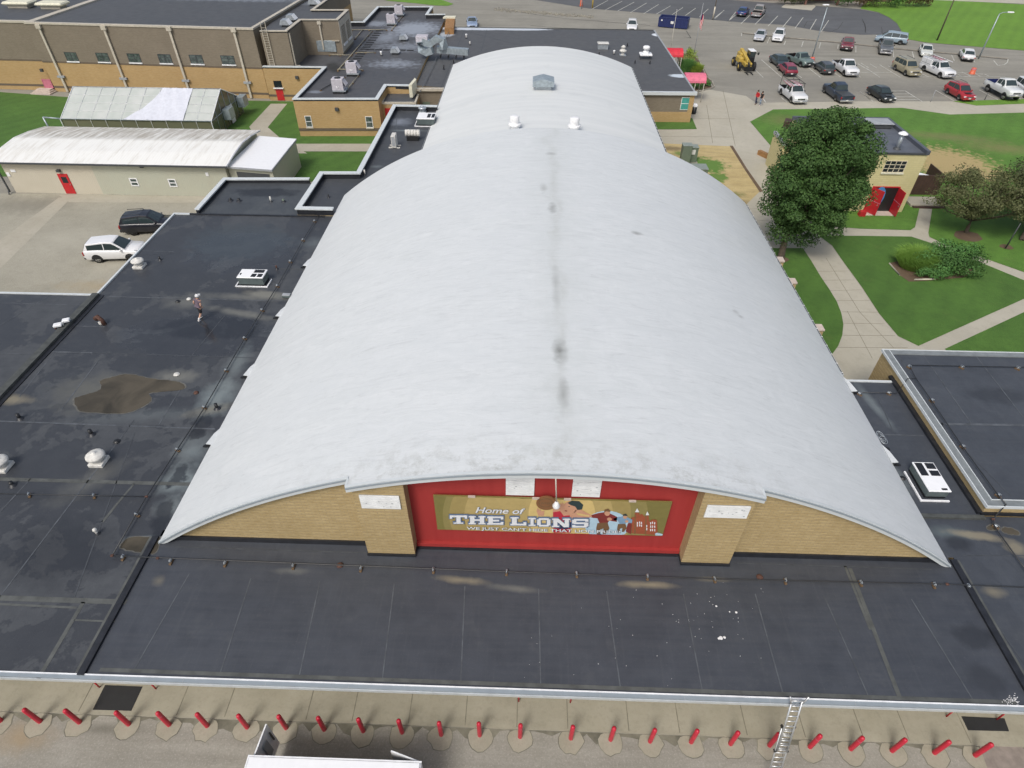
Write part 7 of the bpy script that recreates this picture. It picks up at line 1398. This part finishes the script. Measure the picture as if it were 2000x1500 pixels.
# drains, discs, rusty fitting, white fittings at the joint, odd boxes
for px, py, m, r, lb in ((345, 731, 'worn_white', .16, 'pale round roof drain cover at the head of the brown puddle'), (369, 584, 'worn_white', .14, 'pale round drain cover just left of the walking man'), (383, 767, 'rust', .13, 'rusty roof drain strainer near the puddle tip'), (347, 588.5, 'blackish', .14, 'dark roof drain beside the pale drain cover'), (228, 862, 'blackish', .15, 'dark roof drain above the near mushroom fan'), (664, 1104, 'rust', .13, 'rusty roof drain behind the gas line on the front roof'), (1484, 1127, 'rust', .13, 'rusty roof drain right of the banner on the front roof'), (1732, 877, 'blackish', .14, 'dark roof drain in the worn strip beside the arch'), (1763, 934, 'blackish', .13, 'dark roof drain left of the right hand rooftop unit')):
    p = at(px, py, 4.23); mb = MB(); mb.lathe(p, [(r*1.1, 0), (r, .02), (r*.85, .05), (r*.5, .08)], m, 14); tag(obj('roof_drain', mb), lb, 'drain')
p = at(205, 634, 4.2); t_ = thing('rusty_fitting', 'rusty bent pipe hood leaning on the left roof', 'pipe hood', p); mb = MB(); mb.tube([p, p+Vector((-.05, 0, .35)), p+Vector((-.25, .05, .55)), p+Vector((-.42, .05, .40))], [.12, .12, .14, .17], 'rust', 10); obj('hood', mb, t_); mb = MB(); mb.box((p.x-.25, p.y, 4.32), (.16, .12, .18), 'worn_white'); obj('plate', mb, t_)
p = at(124, 636, 4.35); t_ = thing('white_fittings', 'cluster of white metal boxes perched on the roof joint at the left', 'fitting', p); mb = MB(); mb.box((p.x+.12, p.y+.25, 4.58), (.42, .32, .16), 'white_metal', .4, .03); mb.box((p.x-.15, p.y-.2, 4.55), (.46, .34, .15), 'white_metal', .4, .03); obj('boxes', mb, t_); mb = MB(); mb.tube([(p.x, p.y, 4.35), (p.x, p.y, 4.6)], .07, 'worn_white', 8); mb.tube([(p.x-.35, p.y-.3, 4.3), (p.x-.2, p.y-.2, 4.5)], .05, 'rust', 6); obj('stem', mb, t_)
p = at(560, 578, 4.3); mb = MB(); mb.box((p.x, p.y, 4.32), (.55, .3, .18), 'box_green_dark', 0, .02); mb.box((p.x, p.y, 4.42), (.5, .26, .03), 'grey_paint'); tag(obj('small_box', mb), 'small dark box against the left edge of the arched roof', 'box')
p = at(1719, 850, 4.23)
for k in range(4): mb = MB(); c = p+Vector((random.uniform(-.05, .05), -.12*k, .012*k)); mb.tube([c+Vector((.17*math.cos(i*.45+k)+.02*i/10, .28*math.sin(i*.45+k), 0)) for i in range(14)], .016, 'galvanised', 5); o = obj('cable_coil', mb, None); tag(o, 'loop of grey cable in the heap coiled beside the arched roof at right', 'cable', 'heap of cable loops')
# brown puddles
def puddle(px, z, lb=None):
    P_ = PZ(px, z); c = sum(P_, Vector())/len(P_); n = len(P_); S_ = []
    for i in range(n):      # Catmull-Rom smoothing
        a, b, d, e = P_[i-1], P_[i], P_[(i+1) % n], P_[(i+2) % n]
        for k in range(5): t_ = k/5; S_.append(.5*((2*b)+(d-a)*t_+(2*a-5*b+4*d-e)*t_*t_+(-a+3*b-3*d+e)*t_**3)+Vector((random.gauss(0, .015), random.gauss(0, .015), 0)))
    mb = MB(); mb.poly([(v.x+(v.x-c.x)*.02+(.03 if v.x > c.x else -.03), v.y+(.04 if v.y > c.y else -.04), z+.010) for v in S_], 'puddle_rim'); mb.poly([(v.x, v.y, z+.014) for v in S_], 'puddle'); o = struct('water', mb)
puddle([(145, 781), (157, 803), (190, 806), (230, 808), (260, 803), (290, 788), (296, 778), (292, 768), (330, 764), (352, 762), (362, 757), (354, 748), (336, 744), (320, 742), (290, 739), (262, 732), (240, 732), (215, 738), (196, 745), (198, 758), (185, 766), (160, 773)], 4.2)
puddle([(236, 1066), (255, 1050), (300, 1050), (312, 1052), (303, 1080), (270, 1078), (248, 1074)], 4.2)
puddle([(1955, 1035), (1965, 1030), (1985, 1036), (1990, 1043), (1975, 1044), (1962, 1040)], 4.19)
puddle([(1928, 1030), (1940, 1024), (1952, 1030), (1946, 1036), (1932, 1035)], 4.19)

# gas line round the gymnasium with its supports
def gas(pts, z, lb, m='pipe_black', r=.028, joints=(), dr=.16):
    P_ = [at(q[0], q[1], z+dr) if len(q) == 2 else at(q[0], q[1], q[2]) for q in pts]; o0 = P_[0]; t_ = thing('gas_line', lb, 'gas pipe', P_[0])
    mb = MB(); mb.tube(P_, r, m, 6); obj('pipe', mb, t_)
    for j in joints: p = at(j[0], j[1], z+dr); mb = MB(); mb.box(p, (.13, .1, .09), 'rust', 0, .02); obj('coupling', mb, t_)
gas([(-60, 963), (286, 970)], 4.2, 'thin black gas line crossing the near left roof', joints=((286, 970),))
gas([(622, 420), (615, 431), (592, 468), (542, 558), (478, 660), (400, 795), (346, 878), (286, 970), (219, 1085)], 4.2, 'black gas line running down beside the left edge of the arched roof')
gas([(219, 1085), (306, 1089), (700, 1105), (1000, 1117), (1400, 1131), (1850, 1141), (2080, 1150)], 4.2, 'long black gas line crossing the front roof below the banner', joints=((219, 1085), (308, 1090), (1850, 1141)))
gas([(2100, 719), (1776, 713), (1788, 737), (1820, 783), (1880, 872), (1949, 966), (1965, 985)], ZN-.1, 'black gas line along the edge of the raised right block'); 
gas([(1965, 985, 4.9), (1940, 1013, 4.35), (1943, 1029, 4.35), (2030, 1150, 4.35)], 4.2, 'black gas line dropping from the raised block and running off to the right', joints=((1940, 1014),))
gas([(1662, 766, 4.35), (1752, 768, 4.35), (1773, 739, 4.95), (1791, 739, 4.9)], 4.2, 'thin black gas line climbing from the link roof onto the raised block', r=.02)
sup = None
def support(px, py, z, rz, lb, grp, first=[None]):
    p = at(px, py, z)
    if first[0] is None:
        t_ = thing('pipe_support', lb, 'pipe support', (0, 0, 0), grp); mb = MB(); mb.box((0, 0, .04), (.10, .27, .08), 'wood_block', 0, .01); obj('block', mb, t_); mb = MB(); mb.box((0, .03, .13), (.07, .14, .09), 'galvanised', 0, .01); mb.tube([(0, -.07, .09), (0, -.07, .22), (0, .07, .22), (0, .07, .09)], .014, 'galvanised', 5); obj('clamp', mb, t_)
        first[0] = t_; t_.location = p; t_.rotation_euler = (0, 0, rz); return
    dup(first[0], p, rz, lb, grp)
for i, (px, py) in enumerate(((242, 1091), (335, 1099), (441, 1103), (573.6, 1108), (705.6, 1113), (846.8, 1116), (989.6, 1120), (1126, 1124), (1264, 1129), (1394.7, 1134), (1533, 1137), (1679.6, 1141), (1822.7, 1145), (1889, 1148))): support(px, py, 4.2, .1*math.sin(i*3), '%s pipe support from the left under the gas line on the front roof' % ORD[i], 'pipe supports on the front roof')
for i, (px, py) in enumerate(((615, 434), (592.6, 471), (567.7, 513), (542.5, 561), (513, 608), (478.8, 663), (442.8, 726), (400, 798), (348, 881), (269, 1008))): support(px, py, 4.2, 1.2, '%s pipe support counting from the far end, left of the arched roof' % ORD[i], 'pipe supports left of the arch')
for i, (px, py) in enumerate(((58.8, 969), (185, 971))): support(px, py, 4.2, .5, 'pipe support below the %s' % ('cut-off mushroom fan at the left edge', 'near mushroom fan')[i], 'pipe supports on the left roof')
for i, (px, py) in enumerate(((1775, 719), (1877, 719.6), (1986, 721.7), (1819, 785), (1879, 875), (1948, 970))): support(px, py, ZN-.1, .6, ('pipe support at the back corner of the raised block', 'pipe support in the middle of the back pipe on the raised block', 'pipe support at the right end of the back pipe on the raised block', 'pipe support highest up along the raised block edge', 'pipe support halfway along the raised block edge', 'pipe support at the near corner of the raised block')[i], 'pipe supports on the raised block')
for i, (px, py, lb) in enumerate(((1678, 772, 'pipe support on the link roof next to the arch'), (1735, 771, 'pipe support on the link roof next to the brick wall'), (1943, 1031, 'pipe support standing in the small puddle at the right'))): support(px, py, 4.2, .8, lb, 'pipe supports on the right roofs')

# ---------------------------------------------------------------- the front yard
def bollard(p, lb, ring, i):
    t_ = thing('bollard', lb, 'bollard', p, 'red bollards along the kerb'); z0 = 0; mb = MB(); mb.lathe(p, [(.092, 0), (.092, 1.2), (.085, 1.26), (.056, 1.30), (.02, 1.315)], 'sleeve_red', 18); obj('post', mb, t_)
    rnd = random.Random(i+40); mb = MB(); n = 15; r = .52
    pts = [(p.x+math.cos(k*2*math.pi/n)*r*rnd.uniform(.85, 1.08)*.98, p.y-.1+math.sin(k*2*math.pi/n)*r*rnd.uniform(.85, 1.12)*.9) for k in range(n)]; pts = [(x, min(y, 9.06)) for x, y in pts]; cx_ = sum(q[0] for q in pts)/n; cy_ = sum(q[1] for q in pts)/n; mb.poly([(cx_+(x-cx_)*1.06, min(9.07, cy_+(y-cy_)*1.07), .011) for x, y in pts], 'grime'); mb.poly([(x, y, .015) for x, y in pts], 'concrete_collar'); obj('footing', mb, t_)
    if ring: mb = MB(); mb.lathe(p+Vector((0, 0, ring)), [(.094, 0), (.095, .012), (.094, .024)], 'faded_pink', 18); obj('scratch', mb, t_)
BX = [(2, 1411), (78.7, 1412.5), (155.8, 1414), (252, 1417.8), (330.8, 1418.8), (405, 1421), (483, 1423.7), (559, 1425), (633.5, 1428), (709.5, 1431), (785.5, 1433.5), (861.8, 1437.7), (937, 1438.8), (1015.8, 1442), (1114.8, 1445), (1192.5, 1447.5), (1269.5, 1451), (1349.5, 1452.5), (1426.4, 1456), (1502.7, 1459), (1581.4, 1462), (1661, 1466), (1741.6, 1469.6), (1824.5, 1473.5), (1904, 1478.4)]
NORD = ORD+['twenty-fifth']
for i, (x, y) in enumerate(BX):
    p = at(x, y-3, 0); p.z = 0; ring = {4: 1.0, 7: 1.05, 11: .95, 13: 1.0, 20: .95, 21: .98}.get(i, 0)
    bollard(p, 'red bollard%s, %s from the left along the kerb' % (' with a scuffed ring' if ring else '', NORD[i]), ring, i)
for i, (px, lb) in enumerate((([(205, 1338), (278, 1341), (256, 1388), (181, 1386)], 'black rubber mat on the pavement at the left under the roof edge'), ([(1878, 1399), (1962, 1403), (1971, 1428), (1891, 1426)], 'black mat on the pavement at the right under the roof edge'))):
    q = PZ(px, .09); mb = MB(); mb.prism([(v.x, v.y) for v in q], .071, .09, 'rubber_mat'); tag(obj('floor_mat', mb), lb, 'mat')
q = PZ([(1912, 1455), (1990, 1457), (2100, 1520), (1935, 1520)], 0); mb = MB(); mb.poly([(v.x, v.y, .016) for v in q], 'brick_paving'); struct('paving', mb)
for i, (x, y, lb) in enumerate(((178, 1343, 'red handrail end left of the black mat'), (290, 1346, 'red handrail end right of the black mat'), (1013, 1371, 'red handrail end under the roof edge near the middle'), (1116, 1373, 'red post foot under the roof edge right of the middle'), (1866, 1401, 'red handrail end left of the right hand mat'), (1966, 1407, 'red handrail end right of the right hand mat'))):
    p = at(x, y, .6); p.y += .22; t_ = thing('handrail', lb, 'handrail', p, 'red handrails under the roof edge'); mb = MB(); mb.tube([(p.x, p.y, .07), (p.x, p.y, .62), (p.x, p.y+.1, .72), (p.x, p.y+1.6, .9), (p.x, p.y+1.7, .07)], .032, 'red_paint', 8); obj('rail', mb, t_)
# extension ladder
A_, B_ = at(1583-20, 1366, 4.75), at(1518, 1505, .95); B0 = at(1507, 1545, 0); A_ = Vector((A_.x, 8.9, 4.85)); q = at(1559.5, 1372, 4.45); xt = at(1564, 1361, 4.85).x; xb_ = at(1521, 1497, 1.0).x
T_ = Vector((at(1563, 1362, 4.9).x, 8.95, 4.9)); F_ = Vector((at(1521, 1497, 1.05).x-.03, 7.55, 0))
ex = thing('extension_ladder', 'aluminium extension ladder leaning from the gravel to the metal roof edge', 'ladder', F_); d_ = (T_-F_); n_ = Vector((1, .0, 0)); nn = n_-d_.normalized()*n_.dot(d_.normalized()); nn.normalize(); up = nn.cross(d_.normalized())
mb = MB()
def rail(a, b, m='aluminium', w_=.035): mb.tube([a, b], w_, m, 5)
for s in (-1, 1): rail(F_+nn*s*.21, F_.lerp(T_, .62)+nn*s*.21); rail(F_.lerp(T_, .38)+nn*s*.18+up*.07, F_.lerp(T_, .93)+nn*s*.18+up*.07)
obj('rails', mb, ex)
mb = MB()
for k in range(18):
    c = F_.lerp(T_, (k+.6)/19)
    if k < 12: mb.tube([c-nn*.21, c+nn*.21], .024, 'aluminium', 6)
    if k > 6: c2 = c+up*.07; mb.tube([c2-nn*.18, c2+nn*.18], .024, 'aluminium', 6)
obj('rungs', mb, ex)
mb = MB()
for s in (-1, 1): a = F_.lerp(T_, .90)+nn*s*.18+up*.08; mb.tube([a, a+nn*s*.14+d_.normalized()*.42+up*.05], .03, 'aluminium', 6)
mb.tube([F_.lerp(T_, .93)-nn*.2+up*.08, F_.lerp(T_, .93)+nn*.2+up*.08], .03, 'aluminium', 6); obj('stand_off', mb, ex)
mb = MB()
for s in (-1, 1):
    for f in (.37, .64): c = F_.lerp(T_, f)+nn*s*.23; mb.box(c, (.06, .1, .1), 'blackish')
obj('rung_lock', mb, ex)
# trailer with open rear doors
zt = 2.55; a, b = at(492, 1476, zt), at(822, 1487, zt); tr_ = thing('cargo_trailer', 'white enclosed trailer at the bottom edge with both rear doors swung open', 'trailer', (a.x, a.y, 0)); L_ = 6.0; y1 = (a.y+b.y)/2
mb = MB(); x0, x1 = a.x-.12, b.x+.02; mb.box(((x0+x1)/2, y1-L_/2, 1.5), (x1-x0, L_, 2.06), 'white_bright', 0, .06)
obj('body', mb, tr_); mb = MB(); mb.box(((x0+x1)/2, y1-L_/2, 2.56), (x1-x0-.1, L_-.1, .04), 'white_bright', 0, .01); mb.ribbon([(x1+.01, y1+.01), (x0-.01, y1+.01), (x0-.01, y1-L_), (x1+.01, y1-L_)], .05, 2.50, 2.575, 'white_metal')
obj('roof', mb, tr_)
mb = MB(); mb.box(((x0+x1)/2, y1+.005, 1.5), (x1-x0-.3, .02, 1.8), 'blackish'); obj('opening', mb, tr_)
h1 = Vector((x0+.18, y1+.03, 0)); e1 = at(521, 1414, 2.45); e1 = Vector((e1.x, e1.y, 0)); h2 = Vector((x1-.02, y1+.03, 0)); e2 = at(764, 1465, 2.45); e2 = Vector((e2.x, e2.y, 0))
for h_, e_ in ((h1, e1), (h2, e2)):
    mb = MB(); mb.slab((h_.x, h_.y, .5), (e_.x, e_.y, .5), (e_.x, e_.y, 2.45), (h_.x, h_.y, 2.45), .05, 'white_metal'); dd = (e_-h_); nrm = Vector((dd.y, -dd.x, 0)).normalized()
    dl = obj('door', mb, tr_); mb = MB()
    for s in (.06, -.012):
        p1, p2 = h_+dd*.35+nrm*s, h_+dd*.62+nrm*s; mb.slab((p1.x, p1.y, 1.0), (p2.x, p2.y, 1.0), (p2.x, p2.y, 2.1), (p1.x, p1.y, 2.1), .012, 'grey_paint')
    obj('door_panel', mb, dl); mb = MB(); c = h_+dd*.85+nrm*.06; mb.box((c.x, c.y, 1.7), (.05, .05, .7), 'dark_grey'); obj('latch', mb, dl)
for s in (x0, x1):
    for yy in (-2.4, -3.4): mb = MB(); xs2 = s+(.12 if s == x0 else -.12); mb.tube([(xs2-.12, y1+yy, .36), (xs2+.12, y1+yy, .36)], .36, 'rubber', 16); obj('wheel', mb, tr_)

# ---------------------------------------------------------------- people
def person(name, label, loc, rz, J, cols, hat=None, hair='hair_brown', sleeves='short', shorts=False, h=1.78, grp=None, tilt=0):
    t_ = thing(name, label, 'person', (0, 0, 0), grp)
    def skin(nm, verts, edges, radii, m, root=0, lev=2, parent=t_):
        me = bpy.data.meshes.new(nm); me.from_pydata([Vector(v) for v in verts], edges, []); me.materials.append(MATS[m]); o = bpy.data.objects.new(nm, me); COL.objects.link(o); o.parent = parent
        md = o.modifiers.new('skin', 'SKIN'); md.use_smooth_shade = True; me.skin_vertices[0]
        for i, r in enumerate(radii): me.skin_vertices[0].data[i].radius = (r, r) if not isinstance(r, tuple) else r
        for i in range(len(verts)): me.skin_vertices[0].data[i].use_root = (i == root)
        sb = o.modifiers.new('sub', 'SUBSURF'); sb.levels = sb.render_levels = lev; return o
    K = list(J.keys()); E_ = [('pelvis', 'belly'), ('belly', 'chest'), ('chest', 'neck'), ('neck', 'head'), ('head', 'crown')]
    for s in 'LR': E_ += [('chest', 'sh'+s), ('sh'+s, 'el'+s), ('el'+s, 'wr'+s), ('wr'+s, 'ha'+s), ('pelvis', 'hip'+s), ('hip'+s, 'kn'+s), ('kn'+s, 'an'+s), ('an'+s, 'toe'+s)]
    Rr = {'pelvis': .115, 'belly': .105, 'chest': .12, 'neck': .06, 'head': .092, 'crown': .075}
    for s in 'LR': Rr.update({'sh'+s: .072, 'el'+s: .045, 'wr'+s: .032, 'ha'+s: .036, 'hip'+s: .10, 'kn'+s: .062, 'an'+s: .042, 'toe'+s: .035})
    body = skin('body', [J[k] for k in K], [(K.index(a), K.index(b)) for a, b in E_], [Rr[k] for k in K], 'skin', K.index('pelvis'))
    # fingers
    for s in 'LR':
        hv = (Vector(J['ha'+s])-Vector(J['wr'+s])).normalized(); side = Vector((0, 1, 0)) if abs(hv.y) < .8 else Vector((1, 0, 0)); b0 = Vector(J['ha'+s])
        mb = MB()
        for f in range(5):
            o_ = b0+side*(-.028+.016*f)*(1)+(hv*-.04 if f == 4 else Vector()); l_ = (.07, .08, .085, .075, .055)[f]
            d2 = (hv+(side*.8 if f == 4 else Vector())+Vector((.25, 0, 0))).normalized(); mb.tube([o_, o_+d2*l_*.55, o_+d2*l_*.85+hv*l_*.1, o_+d2*l_+Vector((-.008, 0, 0))], [.011, .010, .009, .006], 'skin', 6)
        o = obj('fingers', mb, t_)
    def L_(a, b, k): return Vector(J[a]).lerp(Vector(J[b]), k)
    vs, es, rs = [J['belly'], L_('chest', 'neck', .1), L_('chest', 'neck', .62)], [(0, 1), (1, 2)], [(.175, .145), (.19, .14), .085]
    vs.append(L_('pelvis', 'belly', .15)); es.append((0, 3)); rs.append((.172, .145))
    for s in 'LR':
        k = len(vs); vs += [J['sh'+s], L_('sh'+s, 'el'+s, .55 if sleeves == 'short' else 1)]; es += [(1, k), (k, k+1)]; rs += [.095, .078]
        if sleeves == 'long': vs.append(L_('el'+s, 'wr'+s, .9)); es.append((k+1, k+2)); rs.append(.05)
    skin('shirt', vs, es, rs, cols[0], 0)
    vs, es, rs = [J['pelvis'], L_('pelvis', 'belly', .35)], [(0, 1)], [(.168, .14), (.16, .135)]
    for s in 'LR':
        k = len(vs); vs += [J['hip'+s], L_('hip'+s, 'kn'+s, .5)]; es += [(0, k), (k, k+1)]; rs += [.118, .105]
        if shorts: vs.append(L_('hip'+s, 'kn'+s, .92)); es.append((k+1, k+2)); rs.append(.10)
        else: vs += [J['kn'+s], L_('kn'+s, 'an'+s, .92)]; es += [(k+1, k+2), (k+2, k+3)]; rs += [.078, .065]
    skin('shorts' if shorts else 'trousers', vs, es, rs, cols[1], 0)
    for s in 'LR':
        a, b = Vector(J['an'+s]), Vector(J['toe'+s]); d = (b-a); d.z = 0; d.normalize(); skin('shoe', [a-d*.05+Vector((0, 0, -.05)), a+d*.06+Vector((0, 0, -.055)), b+d*.02+Vector((0, 0, -.01))], [(0, 1), (1, 2)], [.05, .052, .042], cols[2], 0)
        if shorts: skin('sock', [L_('kn'+s, 'an'+s, .55), a], [(0, 1)], [.06, .052], 'cloth_white', 0)
    hd = Vector(J['head']); cwn = Vector(J['crown']); upv = (cwn-hd).normalized(); mb = MB(); mb.tube([hd+upv*.02-Vector((.03, 0, 0)), cwn+upv*.02-Vector((.02, 0, 0)), cwn+upv*.075-Vector((.015, 0, 0)), cwn+upv*.1], [.108, .108, .075, .02], hair if not hat else hat, 14)
    if hat: mb.tube([cwn+Vector((.06, 0, -.02)), cwn+Vector((.19, 0, -.035))], [.085, .06], hat, 8)
    obj('cap' if hat else 'hair', mb, t_)
    if hat: mb = MB(); mb.tube([hd-Vector((.04, 0, .03)), hd-Vector((.035, 0, -.03))], [.085, .1], hair, 12); obj('hair', mb, t_)
    mb = MB()
    for y in (-.033, .033): mb.box(hd+Vector((.088, y, .03)), (.012, .022, .012), 'blackish')
    mb.tube([hd+Vector((.088, 0, .03)), hd+Vector((.112, 0, -.008))], [.008, .015], 'skin', 6); mb.box(hd+Vector((.088, 0, -.042)), (.012, .045, .010), 'faded_pink')
    for y in (-.093, .093): mb.box(hd+Vector((0, y, .01)), (.03, .018, .055), 'skin', 0, .006)
    obj('face', mb, t_)
    t_.location = loc; t_.rotation_euler = (Matrix.Rotation(rad(tilt), 3, 'Y') @ Matrix.Rotation(rz, 3, 'Z')).to_euler(); t_.scale = (h/1.78,)*3; LOC[t_.name] = Vector(); return t_
WALK = dict(pelvis=(0, 0, .95), belly=(.01, 0, 1.12), chest=(.03, 0, 1.34), neck=(.05, 0, 1.50), head=(.08, 0, 1.60), crown=(.085, 0, 1.69),
  shL=(.03, .19, 1.42), elL=(-.06, .25, 1.15), wrL=(.08, .24, .93), haL=(.12, .235, .87), shR=(.03, -.19, 1.42), elR=(-.02, -.25, 1.15), wrR=(.20, -.20, 1.05), haR=(.27, -.18, 1.03),
  hipL=(0, .10, .90), knL=(.20, .10, .52), anL=(.10, .10, .11), toeL=(.23, .11, .05), hipR=(0, -.10, .90), knR=(-.02, -.10, .48), anR=(-.26, -.10, .16), toeR=(-.16, -.10, .05))
pd = at(392, 625, 4.2); person('person', 'man in white cap, grey T-shirt, black shorts and white socks walking on the black roof', pd+Vector((.0, .05, .0)), rad(68), dict(WALK, haR=(.16, -.14, .84), wrR=(.12, -.17, .92), elR=(-.05, -.26, 1.14)), ('shirt_purple', 'cloth_black', 'cloth_white'), hat='cloth_white', shorts=True, h=1.88, tilt=9)
p = at(1475.5, 204, 0); person('person', 'person in a red top and dark trousers walking beside another near the parked cars', p, rad(205), WALK, ('cloth_red', 'denim_dark', 'cloth_black'), h=1.85, sleeves='long'); p = at(1484, 206.5, 0); person('person', 'person in a black top and light blue jeans walking beside the one in red', p, rad(205), WALK, ('cloth_black', 'denim', 'cloth_white'), h=1.85)
